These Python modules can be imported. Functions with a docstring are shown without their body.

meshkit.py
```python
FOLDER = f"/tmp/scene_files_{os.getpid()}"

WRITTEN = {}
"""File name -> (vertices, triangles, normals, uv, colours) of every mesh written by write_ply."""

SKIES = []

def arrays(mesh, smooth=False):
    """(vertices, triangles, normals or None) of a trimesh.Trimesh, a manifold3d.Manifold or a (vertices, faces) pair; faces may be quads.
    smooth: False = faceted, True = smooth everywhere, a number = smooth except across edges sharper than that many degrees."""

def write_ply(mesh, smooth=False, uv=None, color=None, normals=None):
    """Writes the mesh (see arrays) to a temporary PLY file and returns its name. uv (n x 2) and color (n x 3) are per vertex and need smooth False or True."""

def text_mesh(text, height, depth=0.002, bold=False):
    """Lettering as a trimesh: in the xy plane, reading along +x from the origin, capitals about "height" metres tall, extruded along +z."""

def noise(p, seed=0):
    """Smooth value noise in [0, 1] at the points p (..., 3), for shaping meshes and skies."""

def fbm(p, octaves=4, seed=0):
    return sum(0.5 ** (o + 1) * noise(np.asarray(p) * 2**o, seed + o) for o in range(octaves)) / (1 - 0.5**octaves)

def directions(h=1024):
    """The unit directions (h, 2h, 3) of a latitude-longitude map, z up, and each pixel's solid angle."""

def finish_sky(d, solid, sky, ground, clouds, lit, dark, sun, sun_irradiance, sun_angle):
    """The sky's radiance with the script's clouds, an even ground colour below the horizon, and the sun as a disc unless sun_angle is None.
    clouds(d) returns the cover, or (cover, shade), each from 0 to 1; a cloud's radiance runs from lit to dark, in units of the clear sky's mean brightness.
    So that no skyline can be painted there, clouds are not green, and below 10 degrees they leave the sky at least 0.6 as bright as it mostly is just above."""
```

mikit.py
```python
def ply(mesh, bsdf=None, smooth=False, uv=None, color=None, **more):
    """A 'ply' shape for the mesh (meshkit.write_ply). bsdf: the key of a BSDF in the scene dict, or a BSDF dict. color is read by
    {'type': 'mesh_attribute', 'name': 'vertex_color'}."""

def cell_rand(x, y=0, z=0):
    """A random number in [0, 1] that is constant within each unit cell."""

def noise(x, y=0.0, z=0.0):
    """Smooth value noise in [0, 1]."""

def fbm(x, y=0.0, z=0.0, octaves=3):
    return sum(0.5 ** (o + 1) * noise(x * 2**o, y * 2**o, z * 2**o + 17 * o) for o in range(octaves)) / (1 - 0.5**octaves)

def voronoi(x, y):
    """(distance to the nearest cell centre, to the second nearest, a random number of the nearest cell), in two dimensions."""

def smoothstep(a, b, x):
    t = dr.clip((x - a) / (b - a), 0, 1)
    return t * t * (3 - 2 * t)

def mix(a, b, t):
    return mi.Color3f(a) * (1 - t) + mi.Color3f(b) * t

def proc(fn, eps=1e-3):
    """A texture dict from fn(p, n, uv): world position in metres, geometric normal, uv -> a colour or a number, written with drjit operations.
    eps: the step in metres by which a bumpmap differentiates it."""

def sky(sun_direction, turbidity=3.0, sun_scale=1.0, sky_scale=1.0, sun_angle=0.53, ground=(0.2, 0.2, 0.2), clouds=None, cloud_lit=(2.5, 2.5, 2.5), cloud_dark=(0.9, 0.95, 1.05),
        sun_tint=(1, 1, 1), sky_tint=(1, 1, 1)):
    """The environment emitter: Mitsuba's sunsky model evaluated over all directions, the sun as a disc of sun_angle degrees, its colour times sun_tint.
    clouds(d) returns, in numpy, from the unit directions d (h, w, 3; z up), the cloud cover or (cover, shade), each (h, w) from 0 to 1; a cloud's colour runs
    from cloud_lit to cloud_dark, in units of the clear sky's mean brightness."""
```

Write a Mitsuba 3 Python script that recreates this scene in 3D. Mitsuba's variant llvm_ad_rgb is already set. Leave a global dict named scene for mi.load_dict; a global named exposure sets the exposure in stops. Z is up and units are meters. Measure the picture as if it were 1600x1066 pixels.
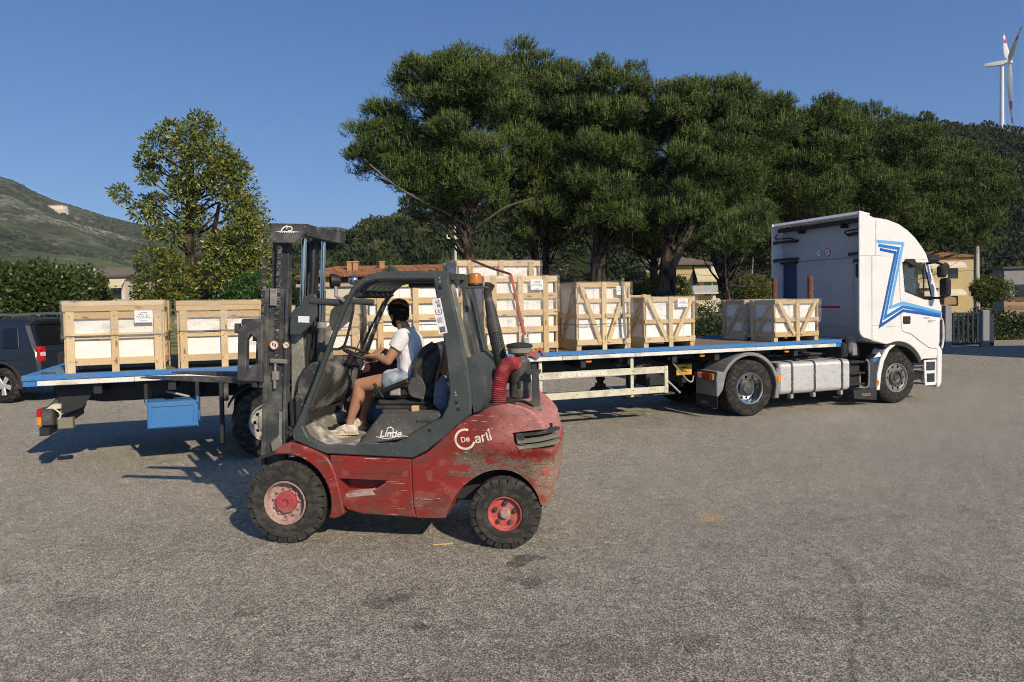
import math
import numpy as np, trimesh, mitsuba as mi, drjit as dr
import mikit, meshkit
from shapely.geometry import Polygon, MultiPolygon, Point, LineString, box as sbox
from mikit import proc, noise, fbm, voronoi, cell_rand, smoothstep, mix
T4 = mi.ScalarTransform4f
scene, labels = {}, {}
# ---------------------------------------------------------------- camera, sky, exposure
EYE, PITCH, ROLL = 2.2, math.radians(1.65), math.radians(1.0)
_fw = np.array([0, math.cos(PITCH), -math.sin(PITCH)])
_up0 = np.cross([1, 0, 0], _fw)
_up = math.cos(ROLL) * _up0 + math.sin(ROLL) * np.array([1.0, 0, 0])
FOV = 2 * math.degrees(math.atan(800 / 1109))
scene['camera'] = {'type': 'perspective', 'fov': FOV, 'fov_axis': 'x', 'near_clip': 0.05, 'far_clip': 9000.0,
                   'principal_point_offset_x': 0.0, 'principal_point_offset_y': (533 - 503) / 1066,
                   'to_world': T4().look_at(origin=[0, 0, EYE], target=[0, float(_fw[1]), float(EYE + _fw[2])], up=[float(x) for x in _up])}
SUN = (0.94, -1.41, 0.98)
scene['sky_light'] = mikit.sky(SUN, turbidity=3.0, sun_scale=1.45, sky_scale=1.0, ground=(0.12, 0.12, 0.1), sky_tint=(0.71, 1.04, 1.56), sun_tint=(0.935, 0.985, 1.085))
exposure = 1.25

# ---------------------------------------------------------------- frames
def frame(o, deg, mirror=False):
    a = math.radians(deg)
    m = np.eye(4); m[:3, 0] = [math.cos(a), math.sin(a), 0]; m[:3, 1] = [-math.sin(a), math.cos(a), 0]; m[:3, 3] = o
    return m
TRK = frame([4.37, 13.04, 0], 20.35)          # truck and trailer: x along, y away from the camera, z up
FRK = frame([-0.103, 6.219, 0], 172.0)        # forklift: x forwards, y to its left (towards the camera)
WORLD = np.eye(4)
FR = [WORLD]

# ---------------------------------------------------------------- mesh helpers: a mesh is (vertices, triangles)
def cat(*ms):
    ms = [m for x in ms for m in (x if isinstance(x, list) else [x])]
    vs, fs, n = [], [], 0
    for v, f in ms:
        vs.append(v); fs.append(np.asarray(f) + n); n += len(v)
    return np.vstack(vs), np.vstack(fs)
def move(m, d): return m[0] + np.asarray(d, float), m[1]
def rot(m, axis, deg, at=(0, 0, 0)):
    R = trimesh.transformations.rotation_matrix(math.radians(deg), axis)[:3, :3]
    at = np.asarray(at, float)
    return (m[0] - at) @ R.T + at, m[1]
def flip(m): return m[0], m[1][:, ::-1]
def _ring(p, ccw=True):
    p = np.asarray(p, float)
    a = 0.5 * np.sum(p[:, 0] * np.roll(p[:, 1], -1) - np.roll(p[:, 0], -1) * p[:, 1])
    return p if (a > 0) == ccw else p[::-1]
def inset(p, d):
    e = np.roll(p, -1, 0) - p
    e /= np.maximum(np.linalg.norm(e, axis=1, keepdims=True), 1e-9)
    n = np.stack([-e[:, 1], e[:, 0]], 1)
    n0 = np.roll(n, 1, 0)
    return p + d * (n + n0) / np.maximum(1 + (n * n0).sum(1), 0.35)[:, None]
PL = {'xz': ([0, 2], 1, True), 'xy': ([0, 1], 2, False), 'yz': ([1, 2], 0, False)}
def slab(poly, h0, h1, ch=0.0, plane='xz', holes=()):
    """A polygon with holes extruded from h0 to h1 along the axis across its plane, its edges chamfered by ch."""
    (i, j), k, fl = PL[plane]
    rings = [_ring(poly)] + [_ring(h, False) for h in holes]
    lev = [(h0, ch), (h0 + ch, 0), (h1 - ch, 0), (h1, ch)] if ch > 0 else [(h0, 0), (h1, 0)]
    vs, fs, n = [], [], 0
    for r in rings:
        m = len(r); idx = np.arange(m)
        for q, (h, d) in enumerate(lev):
            p = inset(r, d) if d else r
            v = np.zeros((m, 3)); v[:, i] = p[:, 0]; v[:, j] = p[:, 1]; v[:, k] = h
            vs.append(v)
            if q:
                a, b = n + (q - 1) * m + idx, n + q * m + idx
                a2, b2 = n + (q - 1) * m + (idx + 1) % m, n + q * m + (idx + 1) % m
                fs.append(np.vstack([np.stack([a, a2, b2], 1), np.stack([a, b2, b], 1)]))
        n += m * len(lev)
    import mapbox_earcut as ec
    flat = np.vstack([inset(r, ch) if ch else r for r in rings])
    tri = np.asarray(ec.triangulate_float64(flat, np.cumsum([len(r) for r in rings]).astype(np.uint32))).reshape(-1, 3)
    a, b, c = (flat[tri[:, q]] for q in range(3))
    cr = (b[:, 0] - a[:, 0]) * (c[:, 1] - a[:, 1]) - (b[:, 1] - a[:, 1]) * (c[:, 0] - a[:, 0])
    tri = np.where(cr[:, None] < 0, tri[:, ::-1], tri)
    for h, up in ((lev[0][0], False), (lev[-1][0], True)):
        v = np.zeros((len(flat), 3)); v[:, i] = flat[:, 0]; v[:, j] = flat[:, 1]; v[:, k] = h
        vs.append(v); fs.append((tri if up else tri[:, ::-1]) + n); n += len(flat)
    f = np.vstack(fs)
    return np.vstack(vs), (f[:, ::-1] if fl else f)
def bx(x0, x1, y0, y1, z0, z1, ch=0.0):
    return slab([(x0, z0), (x1, z0), (x1, z1), (x0, z1)], y0, y1, ch)
def loft(rings, closed=True, cap=True):
    """Skins equal-length rings of 3-D points."""
    R = np.asarray(rings, float); k, m = R.shape[:2]
    v = R.reshape(-1, 3); fs = []
    idx = np.arange(m if closed else m - 1)
    for q in range(k - 1):
        a, a2 = q * m + idx, q * m + (idx + 1) % m
        b, b2 = a + m, a2 + m
        fs.append(np.vstack([np.stack([a, a2, b2], 1), np.stack([a, b2, b], 1)]))
    if cap and closed:
        c0, c1 = R[0].mean(0), R[-1].mean(0)
        v = np.vstack([v, R[0], R[-1], c0[None], c1[None]])
        n = k * m; j = np.arange(m)
        fs.append(np.stack([n + (j + 1) % m, n + j, np.full(m, n + 2 * m)], 1))
        fs.append(np.stack([n + m + j, n + m + (j + 1) % m, np.full(m, n + 2 * m + 1)], 1))
    return v, np.vstack(fs)
def tube(path, r, n=10, flat=None, cap=True, close=False):
    """Sweeps a circle (radius r, or one per point), or a flat ellipse (flat = (width, height, up)), along the points."""
    P = np.asarray(path, float); k = len(P)
    t = np.gradient(P, axis=0) if not close else np.roll(P, -1, 0) - np.roll(P, 1, 0)
    t /= np.linalg.norm(t, axis=1, keepdims=True) + 1e-12
    up = np.asarray(flat[2] if flat else ([0, 0, 1] if abs(t[0, 2]) < 0.9 else [1, 0, 0]), float)
    rr = np.full(k, r, float) if np.isscalar(r) else np.asarray(r, float)
    a = np.arange(n) * 2 * math.pi / n
    rings = []
    for q in range(k):
        s = np.cross(t[q], up); s /= np.linalg.norm(s) + 1e-12
        w = np.cross(s, t[q])
        if not flat: up = w
        if flat and flat[1] is not None and n == 4:
            c = np.array([(1, 1), (-1, 1), (-1, -1), (1, -1)]) * 0.5
            rings.append(P[q] + c[:, :1] * flat[0] * s + c[:, 1:] * flat[1] * w)
        else:
            rings.append(P[q] + rr[q] * (np.cos(a)[:, None] * s + np.sin(a)[:, None] * w))
    if close: rings.append(rings[0])
    v, f = loft(rings, True, cap and not close)
    return v, f[:, ::-1]
def lathe(prof, n=48, axis='y', at=(0, 0, 0), close=False):
    """Revolves (radius, height) points about an axis through at."""
    p = np.asarray(prof, float); a = np.arange(n) * 2 * math.pi / n
    rings = np.zeros((len(p), n, 3))
    rings[:, :, 0] = p[:, :1] * np.cos(a); rings[:, :, 1] = p[:, :1] * np.sin(a); rings[:, :, 2] = p[:, 1:]
    v, f = loft(rings, True, False)
    if axis == 'y': v = v[:, [1, 2, 0]]
    if axis == 'x': v = v[:, [2, 0, 1]]
    return v + np.asarray(at, float), f
def arc(c, r, a0, a1, n=12):
    a = np.radians(np.linspace(a0, a1, n))
    return [(c[0] + r * math.cos(x), c[1] + r * math.sin(x)) for x in a]
def rrect(x0, x1, z0, z1, r, n=5):
    return arc((x1 - r, z0 + r), r, -90, 0, n) + arc((x1 - r, z1 - r), r, 0, 90, n) + arc((x0 + r, z1 - r), r, 90, 180, n) + arc((x0 + r, z0 + r), r, 180, 270, n)
def smoothpath(p, k=4):
    """Catmull-Rom through the points."""
    p = np.asarray(p, float); q = np.vstack([2 * p[0] - p[1], p, 2 * p[-1] - p[-2]]); out = []
    for i in range(len(p) - 1):
        for t in np.arange(k) / k:
            a, b, c, d = q[i:i + 4]
            out.append(0.5 * ((2 * b) + (c - a) * t + (2 * a - 5 * b + 4 * c - d) * t * t + (3 * b - 3 * c + d - a) * t ** 3))
    return np.array(out + [p[-1]])
def ball(c, r, sub=2):
    s = trimesh.creation.icosphere(subdivisions=sub)
    return np.array(s.vertices) * np.asarray(r, float) + np.asarray(c, float), np.array(s.faces)
def text(s, height, depth=0.002, bold=True):
    m = meshkit.text_mesh(s, height, depth, bold)
    return np.array(m.vertices), np.array(m.faces)
# ---------------------------------------------------------------- entries
def put(key, mesh, mat, smooth=False, fr=None, uv=None, color=None, label=None, cat_=None, group=None, kind=None):
    fr = FR[-1] if fr is None else fr
    base, n = key, 0
    while key in scene:
        n += 1; key = f'{base}_{n:03d}'
    v = mesh[0] @ fr[:3, :3].T + fr[:3, 3]
    scene[key] = mikit.ply((v, mesh[1]), mat, smooth=smooth, uv=uv, color=color)
    tag(key, label, cat_, group, kind)
    return key
def tag(key, label=None, cat_=None, group=None, kind=None):
    d = {k: x for k, x in (('label', label), ('category', cat_), ('group', group), ('kind', kind)) if x}
    if d: labels[key] = d
def rgb(*c): return {'type': 'rgb', 'value': list(c)}
def mat(key, color, rough=0.5, metal=0.0, spec=0.5, coat=0.0, two=True, bump=None, **more):
    b = {'type': 'principled', 'base_color': rgb(*color) if isinstance(color, tuple) else color, 'roughness': rough, 'metallic': metal, 'specular': spec, **more}
    if coat: b |= {'clearcoat': coat, 'clearcoat_gloss': 0.9}
    if bump: b = {'type': 'bumpmap', 'arbitrary': bump[0], 'scale': bump[1], 'bsdf': b}
    scene[key] = {'type': 'twosided', 'bsdf': b} if two else b
# ---------------------------------------------------------------- materials of the ground and the plants
def _asphalt(p, n, uv):
    d1, d2, r = voronoi(p.x * 105.0, p.y * 105.0)
    e1, e2, r2 = voronoi(p.x * 46.0 + 7.0, p.y * 46.0)
    r3 = cell_rand(p.x * 24.0 + 0.6 * r, p.y * 24.0 + 0.6 * r2, 5.0)
    big = fbm(p.x * 0.35, p.y * 0.35, 3.0, 3)
    mid = fbm(p.x * 2.1, p.y * 2.1, 9.0, 3)
    stone = 0.10 + 0.40 * r * r + 0.10 * r2
    stone = dr.select(d1 > 0.56, stone * 0.4, stone)
    v = stone * (0.62 + 0.22 * big + 0.15 * mid + 0.18 * noise(p.x * 8.0, p.y * 8.0, 7.0) + 0.26 * (noise(p.x * 13.0, p.y * 13.0, 11.0) - 0.35) + 0.48 * r3 * r3 + 0.1)
    c = mi.Color3f(v * 0.85, v * 0.795, v * 0.675)
    def spot(c, cx, cy, rx, ry, col, a, ang=0.0):
        dx, dy = p.x - cx, p.y - cy
        ca, sa = math.cos(ang), math.sin(ang)
        q = dr.sqrt(dr.square((dx * ca + dy * sa) / rx) + dr.square((dy * ca - dx * sa) / ry)) + 0.7 * (noise(p.x * 14, p.y * 14, 2.0) - 0.5) + 0.3 * (r - 0.5)
        k = a * smoothstep(1.08, 0.86, q)
        return c * (1 - k) + c * mi.Color3f(col) * k
    for s in SPOTS:
        c = spot(c, *s)
    # hairline cracks and the long scuff
    for (pts, wdt, dark) in CRACKS:
        for (ax, ay), (bx_, by_) in zip(pts[:-1], pts[1:]):
            wob = 0.05 if wdt < .02 else 0.008
            wx = p.x + wob * (noise(p.x * 9, p.y * 9, 1.0) - 0.5); wy = p.y + wob * (noise(p.x * 9, p.y * 9, 5.0) - 0.5)
            L2 = (bx_ - ax) ** 2 + (by_ - ay) ** 2
            t = dr.clip(((wx - ax) * (bx_ - ax) + (wy - ay) * (by_ - ay)) / L2, 0, 1)
            dd = dr.sqrt(dr.square(wx - ax - t * (bx_ - ax)) + dr.square(wy - ay - t * (by_ - ay)))
            k = smoothstep(wdt, wdt * 0.4, dd) * dark
            c = c * (1 - k)
    return c
SPOTS = [(x, y, rx, ry, col, a, ang) for x, y, rx, ry, col, a, ang in [
    (0.10, 6.02, .14, .085, (.34, .34, .36), .85, .1), (-.02, 5.86, .09, .07, (.4, .4, .4), .8, .3), (0.13, 5.48, .10, .10, (.45, .45, .46), .7, .5), (-.02, 5.55, .06, .06, (.5, .5, .5), .7, 0),
    (-.87, 5.27, .11, .09, (.4, .4, .42), .7, .3), (-1.02, 5.14, .12, .09, (.45, .45, .45), .7, 0), (-.66, 4.75, .06, .05, (.4, .4, .4), .7, 0), (1.95, 7.06, .16, .13, (1.45, 1.2, .72), .75, .2),
    (1.74, 7.72, .16, .07, (.6, .6, .6), .6, 0), (1.72, 7.5, .14, .06, (.62, .62, .62), .6, 0), (-3.2, 5.2, .25, .16, (.55, .57, .6), .5, .2), (-1.9, 5.05, .12, .1, (.5, .5, .5), .4, 0),
    (3.2, 5.4, .22, .10, (.62, .6, .58), .6, -.3), (1.15, 4.5, .15, .12, (.55, .55, .58), .6, 0), (.4, 4.35, .5, .25, (.7, .7, .72), .5, 0), (2.0, 4.7, .4, .12, (.72, .72, .72), .5, .2),
    (-2.6, 7.4, .14, .05, (.5, .5, .5), .6, .3), (1.98, 6.75, .1, .05, (.5, .5, .5), .6, 0), (2.9, 6.9, .5, .3, (.85, .83, .8), .6, .5), (-.9, 7.6, 1.4, .5, (1.12, 1.1, 1.06), .5, .1), (3.3, 8.2, 1.6, .5, (1.12, 1.1, 1.05), .5, .2), (-3.4, 6.6, 1.0, .5, (.86, .88, .9), .5, -.2)]]
CRACKS = [([tuple(q) for q in smoothpath([(2.35, 6.85), (2.6, 6.3), (2.66, 5.7), (2.52, 5.2), (2.3, 4.7), (2.0, 4.2), (1.85, 3.8)], 2)], .03, .26), ([(1.12, 4.95), (1.02, 4.65), (1.08, 4.3), (1.02, 4.0)], .006, .5), ([(.4, 6.4), (.2, 5.2)], .006, .25),
          ([(3.9, 5.3), (3.7, 4.8), (3.75, 4.2)], .007, .5), ([(-7.0, 9.9), (-3.9, 11.3)], .01, .4), ([(6.4, 7.4), (5.2, 6.3), (5.3, 5.4)], .006, .3), ([(3.1, 6.9), (3.6, 7.05), (4.0, 7.0)], .02, .35)]
def _asphalt_bump(p, n, uv):
    d1, d2, r = voronoi(p.x * 85.0, p.y * 85.0)
    return (1 - dr.minimum(d1, 0.9)) * (0.4 + 0.6 * r)
mat('m_asphalt', proc(_asphalt), rough=0.85, spec=0.35, bump=(proc(_asphalt_bump, 2e-3), 0.004))
def _soil(p, n, uv):
    k = fbm(p.x * 0.9, p.y * 0.9, 0.0, 4); g = fbm(p.x * 11, p.y * 11, 4.0, 3)
    return mix((0.055, 0.075, 0.02), (0.17, 0.15, 0.085), smoothstep(0.35, 0.7, k)) * (0.6 + 0.8 * g)
mat('m_soil', proc(_soil), rough=0.95, spec=0.1)
scene['m_leaf'] = {'type': 'twosided', 'bsdf': {'type': 'principled', 'base_color': {'type': 'mesh_attribute', 'name': 'vertex_color'}, 'roughness': 0.42, 'specular': 0.45}}
scene['m_forest'] = {'type': 'twosided', 'bsdf': {'type': 'principled', 'base_color': {'type': 'mesh_attribute', 'name': 'vertex_color'}, 'roughness': 0.8, 'specular': 0.15}}
scene['m_needle'] = {'type': 'twosided', 'bsdf': {'type': 'principled', 'base_color': {'type': 'mesh_attribute', 'name': 'vertex_color'}, 'roughness': 0.6, 'specular': 0.3}}
def _bark(p, n, uv):
    k = fbm(p.x * 9, p.y * 9, p.z * 2.2, 4); f = noise(p.x * 40, p.y * 40, p.z * 12)
    return mix((0.022, 0.017, 0.014), (0.125, 0.10, 0.08), smoothstep(0.3, 0.75, k)) * (0.6 + 0.7 * f)
mat('m_bark', proc(_bark), rough=0.95, spec=0.1, bump=(proc(lambda p, n, uv: fbm(p.x * 14, p.y * 14, p.z * 4, 3), 5e-3), 0.03))
mat('m_bark_pale', (0.17, 0.145, 0.12), rough=0.9, spec=0.1)

# ---------------------------------------------------------------- ground
def sheet(poly, z):
    p = np.asarray(poly, float); v = np.column_stack([p, np.full(len(p), z)])
    return v, np.stack([np.zeros(len(p) - 2, int), np.arange(1, len(p) - 1), np.arange(2, len(p))], 1)
put('ground', sheet([(-2600, -300), (2600, -300), (2600, 2600), (-2600, 2600)], -0.03), 'm_soil', kind='structure', label='soil and rough grass beyond the paved yard')
put('asphalt_yard', sheet([(-60, -40), (60, -40), (60, 33.5), (20, 33.0), (9, 30.5), (-6, 24.5), (-60, 24.0)], 0.0), 'm_asphalt', kind='structure', label='worn grey asphalt yard with pale aggregate, oil spots and cracks')

# ---------------------------------------------------------------- foliage
def leaves(pos, nrm, length, width, rng, cols, droop=0.0, quad=True):
    """Leaf blades at pos: each points roughly along nrm, with a random roll."""
    k = len(pos)
    d = nrm + rng.normal(0, 0.55, (k, 3)); d[:, 2] -= droop
    d /= np.linalg.norm(d, axis=1, keepdims=True)
    s = np.cross(d, rng.normal(0, 1, (k, 3))); s /= np.linalg.norm(s, axis=1, keepdims=True) + 1e-9
    L = (length * rng.uniform(0.7, 1.3, k))[:, None]; W = (width * rng.uniform(0.75, 1.25, k))[:, None]
    if quad:
        v = np.stack([pos, pos + d * L * 0.5 + s * W * 0.5, pos + d * L, pos + d * L * 0.5 - s * W * 0.5], 1).reshape(-1, 3)
        b = np.arange(k)[:, None] * 4
        f = np.vstack([b + [0, 1, 2], b + [0, 2, 3]]); c = np.repeat(cols, 4, 0)
    else:
        v = np.stack([pos - s * W * 0.5, pos + s * W * 0.5, pos + d * L], 1).reshape(-1, 3)
        f = np.arange(3 * k).reshape(-1, 3); c = np.repeat(cols, 3, 0)
    return v, f, c
def on_sphere(k, rng):
    d = rng.normal(0, 1, (k, 3)); return d / np.linalg.norm(d, axis=1, keepdims=True)
def pal(k, rng, *cols):
    """Random mixes of the given leaf colours (colour, weight)."""
    w = np.array([c[1] for c in cols]); i = rng.choice(len(cols), k, p=w / w.sum())
    return np.array([c[0] for c in cols])[i] * rng.uniform(0.75, 1.25, (k, 1))
def leafcat(ls):
    n, vs, fs, cs = 0, [], [], []
    for v, f, c in ls:
        vs.append(v); fs.append(f + n); cs.append(c); n += len(v)
    return np.vstack(vs), np.vstack(fs), np.vstack(cs)
def clump(c, r, k, L, W, rng, cols, droop=0.1, fill=0.55, quad=True):
    """Leaves through the outer part of an uneven ball (r may be three radii)."""
    d = on_sphere(k, rng)
    bump = 0.72 + 0.56 * meshkit.noise(d * 2.1 + np.asarray(c), 3)
    q = rng.uniform(fill, 1.0, (k, 1)) ** 0.5 * bump[:, None]
    return leaves(np.asarray(c) + d * np.asarray(r) * q, d + [0, 0, 0.25], L, W, rng, cols, droop, quad)
def limb(a, b, r0, r1, rng, bend=0.12, k=6):
    a, b = np.asarray(a, float), np.asarray(b, float); L = np.linalg.norm(b - a)
    t = np.linspace(0, 1, k)[:, None]
    P = a + (b - a) * t + np.cumsum(rng.normal(0, bend * L / k, (k, 3)), 0) * t * (1 - t) * 3
    return tube(P, np.linspace(r0, r1, k), 8)
# ---------------------------------------------------------------- pines: trunk x, y and the foliage masses (offset from the trunk, height, half width, half height), metres
PINES = [
    (-1.40, 26, [(-0.29, 11.12, 1.38, 0.61),(-1.09, 10.58, 0.89, 0.66),(-2.3, 10.44, 0.56, 0.45),(-2.97, 9.55, 0.49, 0.49),(0.5, 10.23, 1.22, 0.82),(-0.79, 9.35, 1.22, 0.73),(1.13, 8.93, 1.06, 0.89),(-3.65, 8.52, 0.73, 0.49),(-3.83, 7.74, 0.66, 0.49),(-2.93, 8.19, 0.82, 0.56),(-2.79, 7.31, 0.89, 0.49),(-1.72, 8.26, 0.89, 0.66),(0.29, 7.67, 0.82, 0.66),(0.77, 7.08, 0.82, 0.49),(-1.89, 6.9, 0.94, 0.42),(-1.84, 5.76, 0.56, 0.33),(-1.19, 5.68, 0.56, 0.28),(-1.01, 6.39, 0.82, 0.38)]),
    (1.19, 29, [(0.08, 11.73, 1.28, 0.73),(0.87, 10.82, 1.1, 0.99),(-0.56, 10.41, 1.05, 0.92),(0.3, 9.23, 0.99, 0.99),(1.01, 8.06, 0.81, 0.81),(0.09, 7.35, 0.63, 0.44),(0.26, 6.44, 0.55, 0.31),(-0.76, 5.11, 0.31, 0.44)]),
    (3.57, 28, [(-1.05, 10.93, 1.01, 0.76),(0.55, 10.91, 1.26, 0.68),(1.64, 10.37, 1.14, 0.76),(1.28, 9.38, 1.26, 0.86),(-0.65, 9.56, 0.86, 0.86),(0.26, 7.95, 1.01, 0.86),(1.69, 7.68, 0.93, 0.93),(-0.68, 6.97, 0.68, 0.5),(0.66, 6.02, 0.5, 0.35),(2.02, 6.0, 0.5, 0.43),(-1.1, 7.98, 0.68, 0.76)]),
    (5.83, 27, [(0.84, 10.14, 1.07, 0.66),(1.81, 10.2, 0.97, 0.73),(2.87, 10.25, 0.83, 0.49),(1.31, 9.08, 1.22, 0.83),(1.62, 8.02, 1.14, 0.9),(3.1, 9.05, 0.97, 0.9),(2.61, 7.59, 0.93, 0.83),(1.77, 6.48, 0.66, 0.58),(0.53, 6.33, 0.49, 0.49),(3.08, 6.29, 0.58, 0.49),(3.93, 9.44, 0.83, 0.83),(4.33, 8.79, 0.83, 0.83)]),
    (7.54, 25, [(0.54, 4.85, 0.99, 0.41),(-0.36, 4.1, 0.77, 0.38),(1.15, 4.68, 0.54, 0.34)]),
    (13.01, 31, [(-1.86, 10.74, 0.95, 0.67),(-1.59, 9.63, 0.95, 0.81),(-0.43, 10.13, 0.87, 0.59),(0.6, 10.17, 0.95, 0.5),(0.09, 9.02, 0.87, 0.81),(-1.03, 7.11, 0.5, 0.59),(-1.88, 8.28, 0.67, 0.67),(1.76, 9.96, 0.87, 0.61)]),
    (17.18, 34, [(-0.68, 9.5, 1.13, 0.89),(-1.32, 8.48, 1.04, 0.89),(0.15, 10.27, 0.95, 0.49),(1.33, 9.85, 1.04, 0.64),(0.6, 8.93, 1.04, 0.89),(1.73, 8.12, 1.04, 0.89),(0.29, 6.78, 0.74, 0.4),(-0.35, 7.09, 0.61, 0.43)]),
    (20.18, 37, [(1.72, 10.07, 1.23, 0.7),(3.01, 9.62, 1.23, 0.7),(2.15, 8.78, 1.23, 0.97),(3.88, 8.91, 1.13, 0.8),(3.45, 7.7, 1.23, 0.97),(4.94, 8.2, 0.87, 0.7),(5.21, 7.5, 0.8, 0.8),(3.01, 6.85, 1.13, 0.8),(4.31, 6.66, 0.97, 0.7),(1.25, 6.61, 1.03, 0.97),(1.62, 5.48, 0.87, 0.7),(3.02, 5.29, 1.23, 0.7),(4.15, 5.27, 0.87, 0.67),(0.82, 4.9, 0.97, 0.53)]),
]
LEFT_TREE = [(-9.44, 7.72, 0.54), (-10.04, 7.44, 0.42), (-10.59, 7.03, 0.48), (-11.13, 6.69, 0.36), (-10.96, 6.39, 0.3), (-9.46, 7.02, 0.6), (-8.82, 6.83, 0.54), (-8.42, 6.41, 0.48), (-9.31, 6.37, 0.71), (-10.2, 6.03, 0.42), (-8.73, 5.94, 0.65), (-9.8, 5.67, 0.54), (-10.74, 6.04, 0.28), (-11.5, 5.58, 0.34), (-11.15, 5.42, 0.34), (-10.8, 5.5, 0.3), (-11.06, 5.04, 0.36), (-10.71, 4.98, 0.24), (-9.82, 4.96, 0.48), (-10.61, 4.5, 0.3), (-8.33, 5.41, 0.54), (-8.28, 4.93, 0.65), (-8.13, 4.04, 0.65), (-8.33, 3.16, 0.65), (-7.85, 4.63, 0.44), (-7.68, 3.74, 0.4), (-10.19, 4.43, 0.42), (-8.86, 4.06, 0.52), (-8.98, 3.17, 0.56), (-7.9, 2.95, 0.44)]
BUSH = [(-10.52, 3.53, 0.5), (-10.03, 3.24, 0.44), (-10.76, 2.81, 0.44), (-11.04, 3.33, 0.18), (-9.88, 2.69, 0.39), (-10.33, 2.4, 0.48), (-10.98, 2.41, 0.41)]
LAUREL = [(-7.37, 2.67, 0.43), (-7.02, 2.34, 0.47), (-7.7, 2.35, 0.4), (-7.09, 2.88, 0.29)]
ROUND = [(x_, z_ - .55, r_) for x_, z_, r_ in [(-15.98, 2.72, 1.62), (-17.27, 2.96, 1.51), (-15.0, 2.86, 0.86), (-18.36, 2.76, 1.51), (-15.31, 3.35, 0.87), (-16.6, 3.48, 0.87)]]

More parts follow.
